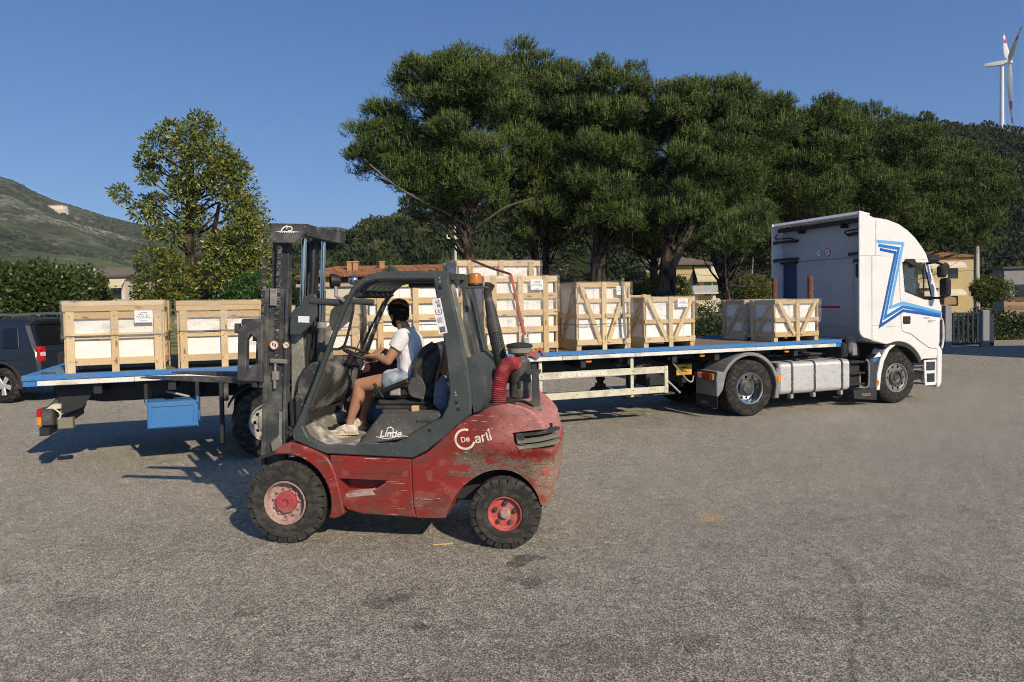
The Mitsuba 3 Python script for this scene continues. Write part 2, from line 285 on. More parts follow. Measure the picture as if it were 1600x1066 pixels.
EXTRA = {(-1.4, 26): [(-0.82, 7.62, 0.94, 0.66), (-0.34, 8.31, 0.94, 0.7), (-0.85, 6.46, 0.89, 0.52), (0.6, 6.2, 0.8, 0.52), (-2.22, 7.64, 0.8, 0.56), (0.03, 9.68, 1.06, 0.7)], (1.19, 29): [(-0.33, 5.99, 0.89, 0.63), (0.77, 6.49, 0.89, 0.63), (-0.18, 7.28, 0.89, 0.63), (-1.07, 8.33, 0.89, 0.73), (-1.01, 12.55, 0.78, 0.68), (-0.89, 10.16, 0.89, 0.78)], (3.57, 28): [(-0.6, 5.57, 0.91, 0.61), (0.65, 5.12, 0.86, 0.5), (1.61, 5.78, 0.86, 0.61), (0.04, 6.43, 1.01, 0.66), (-1.11, 9.71, 0.86, 0.81), (2.45, 9.1, 0.81, 0.76)], (5.83, 27): [(0.59, 5.39, 0.83, 0.58), (1.64, 5.37, 0.88, 0.54), (2.73, 5.66, 0.83, 0.58), (1.05, 7.14, 0.97, 0.68), (0.1, 9.51, 0.73, 0.73), (0.37, 7.8, 0.78, 0.68), (3.35, 8.26, 0.83, 0.73)], (7.54, 25): [(0.15, 4.29, 0.68, 0.32)], (13.01, 31): [(-0.81, 6.05, 0.89, 0.73), (0.31, 7.14, 0.95, 0.73), (0.86, 5.88, 0.95, 0.67), (-1.36, 7.03, 0.84, 0.78), (-2.48, 7.2, 0.89, 0.78), (1.0, 8.64, 0.95, 0.78)], (17.18, 34): [(-0.75, 5.76, 1.04, 0.74), (1.08, 5.73, 1.04, 0.74), (0.32, 8.02, 1.1, 0.86), (-0.9, 7.59, 1.04, 0.86), (-1.8, 11.25, 0.92, 0.61)], (20.18, 37): [(2.19, 7.49, 1.13, 0.87), (0.69, 9.99, 1.13, 0.87), (1.19, 8.36, 1.13, 0.93)]}
NG, NG2, TIP = (.040, .073, .016), (.060, .096, .021), (.13, .17, .042)
def pine(base, masses, seed, lean=(0, 0), trunk_r=.2, limbs=(), label='', dead=6, m=8, w=.0105, dens=1.0):
    rng = np.random.default_rng(seed)
    key = 'pine_tree'; n = 0
    while key in labels: n += 1; key = f'pine_tree_{n:03d}'
    tag(key, label, 'tree', 'stone pines behind the trailer')
    x, y = base
    zs = [m[1] for m in masses]; top = max(m[1] + m[3] for m in masses); low = min(zs)
    spine = np.array([(x + lean[0] * t + .25 * math.sin(4 * t + seed), y + lean[1] * t, t * (top - 1.2)) for t in np.linspace(0, 1, 9)])
    spine[0, 2] = -.05
    put(f'{key}__trunk', tube(spine, trunk_r * np.linspace(1.15, .25, 9) * np.array([1.25] + [1] * 8), 12), 'm_bark', smooth=True)
    wood, parts = [], []
    masses = masses + EXTRA.get(base, [])
    masses = [(a_, 2.2 + (b_ - 2.2) * .915, c_ * 1.06, d_ * 1.12) for a_, b_, c_, d_ in masses]
    for q in range(len(masses)):              # fill between neighbouring masses
        near = [o_ for o_ in masses[:len(zs)] if 0 < math.hypot(o_[0] - masses[q][0], o_[1] - masses[q][1]) < 2.6]
        if near:
            o_ = near[rng.integers(len(near))]; masses.append(tuple((u_ + w_) / 2 for u_, w_ in zip(o_, masses[q])))
    for q, (dx, z, rx, rz) in enumerate(masses):
        edge = abs(dx - lean[0] * z / top) / 4.5 if abs(dx) > 4 else abs(dx - lean[0] * z / top) / 3.2
        for back in (0, 1):
            cx, cz = x + dx, z
            cy = y + (rng.uniform(-2.2, -.6) * max(.2, 1 - edge) if not back else rng.uniform(1.2, 2.8))
            R = np.array([rx, (rx + rz) * .55, rz]) * (1.0 if not back else 1.1)
            t = np.clip((cz - 1.6) / (top - 1.2), .15, .97)
            a = np.array([np.interp(t, np.linspace(0, 1, 9), spine[:, k]) for k in range(3)])
            wood.append(limb(a, (cx, cy, cz - .3 * rz), .045 + .03 * rng.random(), .012, rng, .18))
            sub = max(5, int(5.0 * R[0] * R[2] + 3))
            for _ in range(sub):          # a mass is several tufts of shoots
                d = on_sphere(1, rng)[0]; d[2] = d[2] * .8 + .15
                cc = np.array([cx, cy, cz]) + d * R * rng.uniform(.45, .95)
                rr = rng.uniform(.36, .62) * min(1.0, .55 + .5 * rx)
                k = int(95 * dens * rr * rr / .25 * (1 if not back else .5))
                o = on_sphere(k, rng); o[:, 2] = np.where(o[:, 2] < -.35, -o[:, 2], o[:, 2])
                p0 = cc + o * rr * rng.uniform(.35, 1.0, (k, 1)) * [1.15, 1.15, .8]
                sd = o * .7 + d * .5 + [0, 0, .75] + rng.normal(0, .22, (k, 3)); sd /= np.linalg.norm(sd, axis=1, keepdims=True)
                pp = np.repeat(p0, m, 0) + np.repeat(sd, m, 0) * np.tile(np.linspace(0, .2, m), k)[:, None]
                nd = np.repeat(sd, m, 0) * .75 + on_sphere(k * m, rng) * .75
                nd /= np.linalg.norm(nd, axis=1, keepdims=True)
                col = np.repeat(pal(k, rng, (NG, 4), (NG2, 3), (TIP, 1.3)), m, 0) * rng.uniform(.85, 1.15, (k * m, 1))
                s = np.cross(nd, rng.normal(0, 1, nd.shape)); s /= np.linalg.norm(s, axis=1, keepdims=True)
                L = rng.uniform(.11, .19, (k * m, 1))
                v = np.stack([pp - s * w, pp + s * w, pp + nd * L], 1).reshape(-1, 3)
                parts.append((v, np.arange(len(v)).reshape(-1, 3), np.repeat(col, 3, 0)))
                up = o[:, 2] > .45        # pale upright candles on the upper side
                if up.any() and not back:
                    c0 = p0[up]; h = rng.uniform(.16, .38, (len(c0), 1)); w2 = .02
                    for ang in (0, 1.57):
                        e = np.array([math.cos(ang), math.sin(ang), 0]) * w2
                        v = np.stack([c0 - e, c0 + e, c0 + [0, 0, 1] * h + rng.normal(0, .02, c0.shape)], 1).reshape(-1, 3)
                        parts.append((v, np.arange(len(v)).reshape(-1, 3), np.repeat(pal(len(c0), rng, (TIP, 1)), 3, 0)))
    for _ in range(dead):                 # bare lower branches
        z = rng.uniform(2.6, low + .3); t = z / (top - 1.2); a = np.array([np.interp(t, np.linspace(0, 1, 9), spine[:, k]) for k in range(3)])
        b = a + [rng.uniform(-2.2, 2.2), rng.uniform(-1.5, .8), rng.uniform(-.4, .9)]
        wood.append(limb(a, b, .035, .008, rng, .25))
        for _ in range(3):
            wood.append(limb(a + (b - a) * rng.uniform(.4, .9), b + rng.normal(0, .7, 3), .014, .004, rng, .3, 4))
    put(f'{key}__limbs', cat(wood), 'm_bark', smooth=True, kind='stuff')
    for i, (pts, r0) in enumerate(limbs):
        put(f'{key}__branch', tube(smoothpath(np.array(pts) + [x, y, 0]), np.linspace(r0, .03, (len(pts) - 1) * 4 + 1), 8), 'm_bark_pale', smooth=True)
    v, f, c = leafcat(parts)
    put(f'{key}__crown', (v, f), 'm_needle', color=c)
PL_LABELS = ['tall pine with a long bare pale branch reaching left, nearest the leafy tree', 'dark pine with a slim trunk, second in the pine row from the left', 'dense pine standing behind the crate with one grey strap',
             'pine with a forked thick trunk in front of the yellow house', 'low leaning pine with a small flat crown beside the round clipped bushes', 'pine rising directly behind the white tractor cab',
             'pine with dense crown just past the cab roof', 'broad low pine at the far end of the row, below the wind turbine']
PEXTRA = [dict(lean=(-.08, 0), trunk_r=.235, dens=.78, w=.0118, limbs=[([(-.1, 0, 4.9), (-.8, -.7, 5.35), (-1.7, -1.3, 5.75), (-2.6, -1.5, 6.3), (-3.4, -1.4, 7.0)], .06), ([(.05, 0, 4.7), (.6, -.8, 5.1), (1.3, -1.2, 5.5), (2.2, -1.6, 5.7)], .05)]),
          dict(trunk_r=.22, dens=.8, w=.0115), dict(trunk_r=.34, dead=9, dens=.8, w=.0115), dict(trunk_r=.38, lean=(.1, 0), dead=9, dens=.8, w=.0115, limbs=[([(0, 0, 2.9), (.5, -.2, 3.9), (1.1, -.3, 5.2), (1.6, -.3, 6.6)], .2)]),
          dict(trunk_r=.2, lean=(-.3, 0), dead=3, limbs=[([(-.1, 0, 2.6), (.4, -.3, 3.4), (1.0, -.3, 4.2)], .06)]), dict(trunk_r=.3, dens=.75, w=.012), dict(trunk_r=.3, dens=.7, w=.0125), dict(trunk_r=.3, dens=.5, w=.0155)]
for i, ((bx0, by0, ms), ex) in enumerate(zip(PINES, PEXTRA)):
    pine((bx0, by0), ms, 40 + i, label=PL_LABELS[i], **ex)

BACKROW = [(1.6, 35, 'dark pine in the second row, behind the slim trunked pine'), (7.0, 36, 'dark pine in the second row, behind the forked trunk'), (12.6, 37, 'dark pine in the second row, just left of the cab'), (18.2, 39, 'dark pine in the second row, right behind the cab roof')]
for i, (x_, y_, lb) in enumerate(BACKROW):
    r_ = np.random.default_rng(200 + i); ms_ = []
    for z_ in (5.6, 6.9, 8.3, 9.7):
        for dx_ in (-2.4, -.8, .8, 2.4):
            if z_ - .28 * i < 9.4 and not (z_ < 6 and abs(dx_) > 2): ms_.append((dx_ + r_.uniform(-.4, .4), z_ - .42 * i + r_.uniform(-.4, .4), r_.uniform(1.0, 1.4), r_.uniform(.8, 1.1)))
    pine((x_, y_), ms_, 300 + i, trunk_r=.27, label=lb, dead=8, m=5, w=.021, dens=.4)

# ---------------------------------------------------------------- the broadleaf tree and the shrubs
YG = [((.085, .125, .024), 4), ((.155, .18, .034), 3.5), ((.32, .28, .04), 1.8), ((.04, .062, .016), 3)]
rng = np.random.default_rng(5)
key = 'leafy_tree'
tag(key, 'ragged tree with yellowing leaves and bare inner limbs left of the forklift mast', 'tree')
tb = np.array([-9.96, 22, 0])
put(f'{key}__trunk', cat(tube(smoothpath([tb, tb + [-.05, 0, 1.2], tb + [.05, 0, 2.4], tb + [0, .1, 3.6], tb + [.05, 0, 5.0], tb + [.2, 0, 6.6]]), np.linspace(.3, .06, 21), 12),
                         tube(smoothpath([tb + [.05, 0, 2.5], tb + [.5, -.1, 3.3], tb + [.75, 0, 4.3], tb + [1.0, 0, 5.4]]), np.linspace(.17, .05, 13), 10),
                         tube(smoothpath([tb + [.1, -.1, 2.5], tb + [.7, -.4, 2.75], tb + [1.4, -.5, 2.8]]), np.linspace(.13, .07, 9), 10)), 'm_bark', smooth=True)
wood, fol = [], []
for (cx, cz, r) in LEFT_TREE:
    for back in (0, 1):
        cy = 22 + (rng.uniform(-1.0, .1) if not back else rng.uniform(.4, 1.4))
        if back and r < .35: continue
        j = cx - tb[0]
        a = tb + [.1 + .25 * j * .3, 0, max(2.3, cz - .5 - .3 * abs(j))]
        wood.append(limb(a, (cx, cy, cz), .04, .012, rng, .2))
        k = int(600 * r * r / .25 * (1 if not back else .35))
        fol.append(clump((cx, cy, cz), r * .84, k, .135, .052, rng, pal(k, rng, *YG), droop=.25, fill=.15))
put(f'{key}__limbs', cat(wood), 'm_bark', smooth=True, kind='stuff')
v, f, c = leafcat(fol); put(f'{key}__crown', (v, f), 'm_leaf', color=c)
def shrub(key, masses, y, cols, k0, L, W, label, depth=.5, group=None, stem=True, cat_='shrub', fill=.3):
    n, b = 0, key
    while key in labels: n += 1; key = f'{b}_{n:03d}'
    tag(key, label, cat_, group)
    rng = np.random.default_rng(len(labels) + 11); fol = []
    for cx, cz, r in masses:
        for q in range(2):
            k = int(k0 * r * r / .25)
            fol.append(clump((cx + rng.normal(0, .1), y + (rng.uniform(-depth, 0) if q == 0 else rng.uniform(0, depth)), cz), r, k, L, W, rng, pal(k, rng, *cols), fill=fill))
    if stem:
        x0 = float(np.mean([m[0] for m in masses])); zt = max(m[1] for m in masses)
        put(f'{key}__stem', tube([(x0, y, -.05), (x0 + .05, y, zt * .5), (x0, y, zt)], [.09, .06, .03], 8), 'm_bark', smooth=True)
    v, f, c = leafcat(fol); put(f'{key}__foliage', (v, f), 'm_leaf', color=c)
shrub('yellow_shrub', [(x_ + .3, z_, r_ * .9) for x_, z_, r_ in BUSH], 20.6, [((.07, .1, .016), 4), ((.16, .17, .022), 2.5), ((.3, .23, .02), .8), ((.035, .055, .014), 2)], 620, .12, .05, 'yellow green bush growing beside the ragged leafy tree trunk')
shrub('laurel_bush', LAUREL + [(-7.4, 1.8, .6), (-8.0, 1.9, .5)], 20.0, [((.03, .085, .016), 4), ((.05, .13, .022), 2), ((.02, .045, .012), 2)], 620, .11, .045, 'fresh green glossy bush just left of the forklift mast')
shrub('round_bush', ROUND + [(-15.1, 1.2, .9), (-16.4, 1.2, 1.4), (-18, 1.3, 1.5)], 24.6, [((.042, .07, .016), 4), ((.07, .105, .022), 2.5), ((.028, .046, .012), 2)], 560, .14, .085, 'big rounded dense dark green bush behind the parked dark car', depth=.9)
TOP = [((.11, .13, .024), 4), ((.16, .165, .03), 2), ((.06, .085, .02), 2)]
for i, (x, z, y, r) in enumerate([(5.32, 2.75, 30, .78), (6.25, 2.6, 30.5, .8), (7.05, 2.6, 30.2, .72), (10.6, 2.55, 31, .82)]):
    shrub('clipped_bush', [(x, z, r * .82), (x - .3 * r, z - .5, r * .75), (x + .3 * r, z - .5, r * .75), (x, z - 1.1, r * .7)], y, TOP, 950, .09, .045,
          ['round clipped yellow green bush above the middle crates, left of the forked pine', 'clipped yellow green bush close left of the forked pine trunk', 'clipped yellow green bush peeping out right of the forked pine trunk', 'lone round clipped bush left of the white cab'][i], depth=.3, group='clipped round bushes')
HG = [((.02, .04, .012), 4), ((.032, .058, .016), 2), ((.05, .08, .022), .6)]
shrub('hedge', [(x, z, .55) for x in np.arange(3.0, 9.2, .6) for z in (.4, 1.05, 1.55)], 23.4, HG, 420, .08, .04, 'dark leafy hedge behind the gap between the crates', depth=.3, cat_='hedge', stem=False)
shrub('ivy_hedge', [(x, z, r) for x, z, r in [(22.0, .6, .55), (22.8, .8, .7), (23.6, .7, .65), (24.4, .55, .6), (25.2, .6, .65), (26.0, .5, .6), (23.0, .35, .55), (24.8, .3, .5), (26.8, .5, .6)]], 33.8, [((.03, .055, .013), 4), ((.07, .1, .02), 1.5), ((.13, .13, .05), .5)], 420, .12, .07, 'dark ivy mound beside the road right of the blue gate', depth=.4, cat_='hedge', stem=False)
shrub('gate_shrub', [(20.6, 1.1, .45), (20.9, .7, .5), (20.2, .6, .5), (19.2, .7, .6), (18.6, .9, .6)], 31.2, HG, 480, .1, .06, 'dark shrub behind the bars of the blue gate', depth=.3, stem=False)
shrub('topiary_tree', [(24.3, 2.45, .68), (23.9, 2.3, .5), (24.75, 2.3, .5), (24.3, 2.2, .5)], 36, TOP, 900, .11, .05, 'mushroom shaped clipped yellow green tree beside the grey lamp pole', depth=.35, cat_='tree')
shrub('silver_conifer', [(-11.2, 4.4, 1.0), (-12.0, 3.7, 1.0), (-10.4, 3.7, 1.1), (-11.2, 3.2, 1.3), (-11.2, 5.0, .6)], 66, [((.13, .16, .13), 3), ((.09, .12, .09), 2), ((.05, .07, .05), 1)], 420, .3, .05, 'silvery blue conifer in front of the dark wooded hill', depth=.8, cat_='tree')
shrub('gray_shrub', [(2.4, 4.9, 1.0), (1.5, 4.4, .9), (3.2, 4.5, .8)], 52, [((.10, .10, .07), 3), ((.06, .07, .04), 2)], 300, .3, .06, 'greyish thin shrub under the second pine', depth=.6)
# rough grass at the edge of the yard, far right
rng = np.random.default_rng(77); k = 9000
gp = np.column_stack([rng.uniform(19.5, 34, k), 33.1 + rng.uniform(0, 1.6, k), np.full(k, -.02)])
v, f, c = leaves(gp, np.tile([0, 0, 1.0], (k, 1)), .22, .03, rng, pal(k, rng, ((.09, .11, .03), 3), ((.17, .16, .06), 2), ((.05, .075, .02), 2)), quad=False)
put('grass', (v, f), 'm_leaf', color=c, label='rough dry grass along the yard edge on the far right', cat_='grass', kind='stuff')
# ---------------------------------------------------------------- hills
def hill(key, prof, y0, y1, yr, nb, ny, rough, base, mat_, label, z0=-2.0):
    """A hillside from distance y0 to y1: prof gives (x/y, ridge height / distance), yr the ridge's distance for each x/y."""
    pb, pz = np.array(prof).T
    b = np.linspace(pb[0], pb[-1], nb); rz = np.interp(b, pb, pz); ry = np.interp(b, *np.array(yr).T)
    s = np.concatenate([np.linspace(0, 1, ny), np.linspace(1.03, 1.25, 8)])
    B, S = np.meshgrid(b, s, indexing='ij'); Y = y0 + (ry[:, None] - y0) * S
    prof_s = np.where(S <= 1, (np.sin((S - .5) * math.pi) * .5 + .5) * .55 + S * .45, 1 - (S - 1) * 1.6)
    Z = z0 + (rz * ry)[:, None] * prof_s
    X = B * Y; P = np.stack([X, Y, Z * 0], -1)
    Z = Z + rough * (meshkit.fbm(P / (rough * 3.2), 3, 3) - .5) * np.clip(S * 3, 0, 1) + base * (meshkit.fbm(P / 130.0, 3, 8) - .5) * np.sin(np.clip(S, 0, 1) * math.pi)
    v = np.stack([X, Y, Z], -1).reshape(-1, 3); m = S.shape[1]
    i = (np.arange(nb - 1)[:, None] * m + np.arange(m - 1)).ravel()
    f = np.vstack([np.stack([i, i + m, i + m + 1], 1), np.stack([i, i + m + 1, i + 1], 1)])
    put(key, (v, f), mat_, smooth=True, kind='structure', label=label)
    return lambda x, y: (lambda bb: float(z0 + np.interp(bb, pb, pz) * np.interp(bb, *np.array(yr).T) * (lambda s_: (math.sin((s_ - .5) * math.pi) * .5 + .5) * .55 + s_ * .45)(min(1, max(0, (y - y0) / (np.interp(bb, *np.array(yr).T) - y0))))))(x / y)
def _scrub(p, n, uv):
    k = fbm(p.x * .012, p.y * .012, p.z * .02, 4); t1, t2, r = voronoi(p.x * .14 + p.z * .05, p.z * .2 + p.y * .05)
    rock = fbm(p.x * .035, p.y * .02, p.z * .06, 4)
    low = smoothstep(165.0, 60.0, p.z + 60 * (k - .5))
    g = mix((.026, .036, .018), (.07, .076, .042), fbm(p.x * .03, p.y * .02, p.z * .05, 4)) * (.6 + .8 * r)
    m = smoothstep(.47, .6, rock) * low * smoothstep(.35, .75, noise(p.x * .3, p.y * .2, p.z * .35)) * smoothstep(-420.0, -560.0, p.x)
    f = smoothstep(.62, .68, fbm(p.x * .006 + 3, p.y * .006, 1.0, 3)) * smoothstep(-450.0, -380.0, p.x) * .5
    return mix(mix(g, (.10, .125, .045), f * .7), (.34, .31, .27), m)
mat('m_scrub', proc(_scrub), rough=.95, spec=.05)
bb = lambda x: (x - 800) / 1109
tt = lambda x, y: (486 - .0175 * x - y) / 1109
far_z = hill('hillside', [(bb(x), tt(x, y)) for x, y in [(-900, 230), (-500, 205), (-250, 225), (-100, 262), (0, 277), (30, 286), (60, 303), (90, 316), (130, 328), (170, 341), (210, 351), (250, 358), (330, 360), (420, 356), (530, 358), (600, 366), (760, 380), (1000, 400)]],
             430, 1300, [(-1.6, 900), (-.72, 1050), (-.5, 1350), (-.2, 1500), (.3, 1500)], 420, 150, 2.0, 40, 'm_scrub', 'far scrub covered hillside with pale rocky patches')
rng = np.random.default_rng(21); ico = trimesh.creation.icosphere(subdivisions=0); iv, if_ = np.array(ico.vertices), np.array(ico.faces); vs, fs, cs, nn = [], [], [], 0
while nn < 12 * 8200:
    bj = rng.uniform(-.78, -.40) if rng.random() < .8 else rng.uniform(-.40, -.12); yr_ = np.interp(bj, [-1.6, -.72, -.5, -.2], [900, 1050, 1350, 1500]); y = 430 + (yr_ - 430) * rng.uniform(.06, 1.0) ** .8; x = bj * y
    if meshkit.fbm(np.array([x * .013, y * .013, 2.0]), 3, 4) > .60 and y < 1000 and rng.random() < .7: continue
    r = rng.uniform(2.6, 5.2); q = iv * (.75 + .5 * meshkit.noise(iv * 2.2 + nn, 2))[:, None] * [r, r, r * .8]
    vs.append(q + [x, y, far_z(x, y) + r * .3]); fs.append(if_ + nn); nn += 12
    cs.append(np.tile(np.array([(.016, .026, .012), (.022, .035, .015), (.032, .046, .02), (.045, .052, .024)][rng.integers(4)]) * rng.uniform(.8, 1.2), (12, 1)))
put('hillside_scrub', (np.vstack(vs), np.vstack(fs)), 'm_forest', color=np.vstack(cs), kind='stuff', label='scrub and low trees dotting the far hillside', cat_='scrub')
def _under(p, n, uv):
    k = fbm(p.x * .2, p.y * .2, p.z * .2, 3); return mix((.012, .02, .008), (.05, .065, .02), k)
mat('m_under', proc(_under), rough=.95, spec=.05)
fprof = [(bb(x), tt(x, y)) for x, y in [(380, 420), (480, 398), (530, 385), (565, 372), (600, 355), (640, 346), (690, 348), (760, 345), (900, 320), (1100, 275), (1300, 235), (1390, 205), (1430, 198), (1490, 197), (1530, 206), (1570, 214), (1620, 213), (1800, 235), (2100, 270), (2600, 330)]]
fyr = [(-.5, 165), (-.1, 180), (.3, 220), (.6, 260), (1.7, 260)]
for_z = hill('wooded_hill', fprof, 112, 250, fyr, 160, 50, 1.0, 5, 'm_under', 'steep wooded hill behind the pines')
rng = np.random.default_rng(9)
def crown_mesh(seed, k=540):
    r = np.random.default_rng(seed); ls = []
    for c, q in [((0, 0, 0), 1.0), ((.55, .1, -.25), .6), ((-.5, -.3, -.2), .62), ((.1, -.55, .1), .6), ((-.15, .2, .45), .6)]:
        n = int(k * q * q / 2.4); d = on_sphere(n, r)
        p = np.array(c) + d * q * (.8 + .4 * meshkit.noise(d * 3 + seed, 1))[:, None]
        ls.append(leaves(p, d + [0, 0, .3], .28, .22, r, r.uniform(.75, 1.25, (n, 1)) * np.ones((1, 3)), quad=False))
    return leafcat(ls)
CR = [crown_mesh(s) for s in (1, 2, 3)]
vs, fs, cs, nn = [], [], [], 0
def add_crown(x, y, z, r, hz, col):
    global nn
    v, f, c = CR[rng.integers(3)]; a = rng.uniform(0, 6.28); R = np.array([[math.cos(a), -math.sin(a), 0], [math.sin(a), math.cos(a), 0], [0, 0, 1]])
    vs.append(v @ R.T * [r, r, r * hz] + [x, y, z]); fs.append(f + nn); cs.append(c * col); nn += len(v)
GREENS = [(.026, .042, .014), (.036, .055, .017), (.05, .066, .022), (.02, .034, .014), (.062, .072, .026)]
for b in np.arange(-.42, .86, .024):
    for s in np.arange(.02, 1.02, .07):
        bj = b + rng.uniform(-.013, .013); ry = np.interp(bj, *np.array(fyr).T); y = 112 + (ry - 112) * (s + rng.uniform(-.03, .03)); x = bj * y
        if -.02 < bj < .42 and rng.random() < .78: continue
        r = rng.uniform(2.3, 4.2)
        add_crown(x, y, for_z(x, y) + r * .75, r, rng.uniform(.85, 1.25), np.array(GREENS[rng.integers(5)]) * rng.uniform(.8, 1.25))
put('forest', (np.vstack(vs), np.vstack(fs)), 'm_forest', color=np.vstack(cs), kind='stuff', label='dense dark green broadleaf wood covering the hill', cat_='forest')
vs, fs, cs, nn = [], [], [], 0
for _ in range(95):
    bj = rng.uniform(-.95, -.26); y = rng.uniform(150, 330); r = rng.uniform(2.2, 4.0)
    add_crown(bj * y, y, r * .5 + (y - 150) * .035 * rng.uniform(.5, 1), r, rng.uniform(.8, 1.2), np.array(GREENS[rng.integers(5)]) * rng.uniform(.9, 1.4))
put('treeline', (np.vstack(vs), np.vstack(fs)), 'm_forest', color=np.vstack(cs), kind='stuff', label='belt of trees on the flat land below the far hillside', cat_='trees')

# ---------------------------------------------------------------- far buildings
mat('m_wall_yellow', (.50, .40, .21), rough=.9, spec=.1); mat('m_wall_cream', (.66, .6, .48), rough=.9, spec=.1); mat('m_wall_pink', (.82, .72, .69), rough=.9, spec=.1)
mat('m_wall_brown', (.16, .09, .05), rough=.9, spec=.1); mat('m_wall_gray', (.24, .24, .24), rough=.8, spec=.2); mat('m_concrete', (.42, .41, .38), rough=.9, spec=.1)
def _tiles(p, n, uv):
    a = p.x * .9 + p.y * .35
    k = .5 + .5 * dr.sin(a * 22.0); r = cell_rand(a * 3.5, p.z * 5.0, 1.0)
    return mix((.2, .09, .045), (.34, .17, .085), r) * (.65 + .35 * k)
mat('m_tiles', proc(_tiles), rough=.9, spec=.1); mat('m_tiles_gray', (.14, .115, .095), rough=.9, spec=.1)
mat('m_awning', (.62, .54, .36), rough=.9, spec=.1, two=True); mat('m_awning_pale', (.68, .6, .48), rough=.9, spec=.1, two=True)
mat('m_dark_pane', (.02, .022, .025), rough=.08, spec=.5); mat('m_orange', (.75, .33, .07), rough=.7); mat('m_balcony', (.38, .4, .42), rough=.6)
mat('m_chimney', (.5, .25, .12), rough=.9); mat('m_pole', (.45, .44, .42), rough=.8); mat('m_pole_pale', (.6, .58, .52), rough=.8); mat('m_dark_metal', (.05, .05, .055), rough=.5)
def hip(x0, x1, y0, y1, z0, z1, over=.4, hipw=1.5):
    x0 -= over; x1 += over; y0 -= over; y1 += over; ym = (y0 + y1) / 2
    v = np.array([(x0, y0, z0), (x1, y0, z0), (x1, y1, z0), (x0, y1, z0), (x0 + hipw, ym, z1), (x1 - hipw, ym, z1), (x0, y0, z0 - .18), (x1, y0, z0 - .18), (x1, y1, z0 - .18), (x0, y1, z0 - .18)], float)
    return v, np.array([(0, 1, 5), (0, 5, 4), (1, 2, 5), (2, 3, 4), (2, 4, 5), (3, 0, 4), (6, 7, 1), (6, 1, 0), (7, 8, 2), (7, 2, 1), (8, 9, 3), (8, 3, 2), (9, 6, 0), (9, 0, 3), (6, 9, 8), (6, 8, 7)])
def awning(x0, x1, y0, z0, out, drop):
    return cat(slab([(y0, z0), (y0 - out, z0 - drop), (y0 - out, z0 - drop - .05), (y0, z0 - .05)], x0, x1, 0, 'yz'), slab([(y0 - out, z0 - drop), (y0 - out - .04, z0 - drop), (y0 - out - .04, z0 - drop - .3), (y0 - out, z0 - drop - .3)], x0, x1, 0, 'yz'))
# long tiled house left of the pines
k = 'tiled_house'; tag(k, 'long low house with brown tiled roof and chimneys, behind the forklift roof', 'house')
put(f'{k}__wall', bx(-20.5, -4.4, 71, 80, -.1, 5.1), 'm_wall_brown')
r_ = put(f'{k}__roof', hip(-20.5, -4.4, 71, 80, 5.1, 6.25, .8, 2.6), 'm_tiles')
for x, y in ((-16.6, 73.2), (-16.0, 73.2), (-13.4, 74.0)):
    put(f'{k}__roof__chimney', cat(bx(x - .22, x + .22, y - .25, y + .25, 5.3, 6.5), bx(x - .3, x + .3, y - .32, y + .32, 6.5, 6.62)), 'm_chimney')
put(f'{k}__window', bx(-18.6, -18.0, 70.93, 71.05, 3.8, 4.9), 'm_orange'); put(f'{k}__window', bx(-17.9, -17.3, 70.93, 71.05, 3.8, 4.9), 'm_orange')
for x, h in ((-12.0, 8.2), (-8.6, 8.0), (-6.0, 7.6)):
    put(f'{k}__aerial', cat(bx(x - .02, x + .02, 74, 74.04, 5.6, h), bx(x - .35, x + .35, 74, 74.03, h - .15, h - .11), bx(x - .25, x + .25, 74, 74.03, h - .4, h - .36)), 'm_dark_metal')
k = 'cream_outbuilding'; tag(k, 'low cream wall building under the long tiled house', 'building')
put(f'{k}__wall', bx(-17.8, -6.0, 60, 66, -.1, 3.7), 'm_wall_cream'); put(f'{k}__roof', bx(-18.1, -5.7, 59.7, 66.3, 3.7, 3.95), 'm_concrete')
# house left of the leafy tree
k = 'beige_house'; tag(k, 'pale beige house with grey roof and awning behind the round bush', 'house')
put(f'{k}__wall', bx(-52, -44.6, 82, 90, -.1, 6.0), 'm_wall_cream'); put(f'{k}__roof', hip(-52, -44.6, 82, 90, 6.0, 7.1, .5, 2), 'm_tiles_gray')
put(f'{k}__window', bx(-47.9, -47.3, 81.93, 82.05, 4.5, 5.4), 'm_wall_brown'); put(f'{k}__awning', awning(-46.8, -44.4, 82, 5.7, 1.0, .9), 'm_awning')
put(f'{k}__balcony', bx(-47.0, -44.3, 80.6, 82, 2.3, 3.2), 'm_balcony'); put(f'{k}__door', bx(-46.4, -45.0, 81.94, 82.04, 3.2, 4.6), 'm_dark_pane')
# yellow house behind the forked pine
k = 'yellow_house'; tag(k, 'yellow house with two tan awnings and a grey balcony behind the forked pine', 'house')
put(f'{k}__wall', bx(18.6, 25.0, 98, 108, -.1, 6.9), 'm_wall_yellow'); put(f'{k}__roof', hip(18.2, 27.6, 97.6, 108, 6.95, 8.2, .5, 3), 'm_tiles_gray')
put(f'{k}__drainpipe', tube([(22.6, 97.9, 0), (22.6, 97.9, 6.9)], .07, 8), 'm_dark_metal'); put(f'{k}__pillar', bx(27.4, 27.6, 97.4, 97.6, 0, 6.95), 'm_pole')
put(f'{k}__recess', bx(25.0, 27.4, 101, 108, -.1, 6.9), 'm_wall_brown'); put(f'{k}__door', bx(25.4, 26.6, 100.9, 101.02, 3.6, 5.8), 'm_dark_pane')
put(f'{k}__balcony', bx(24.6, 28.0, 96.4, 98.2, 3.0, 3.9), 'm_balcony'); put(f'{k}__balcony_slab', bx(24.5, 28.1, 96.3, 98.4, 2.75, 2.98), 'm_wall_cream')
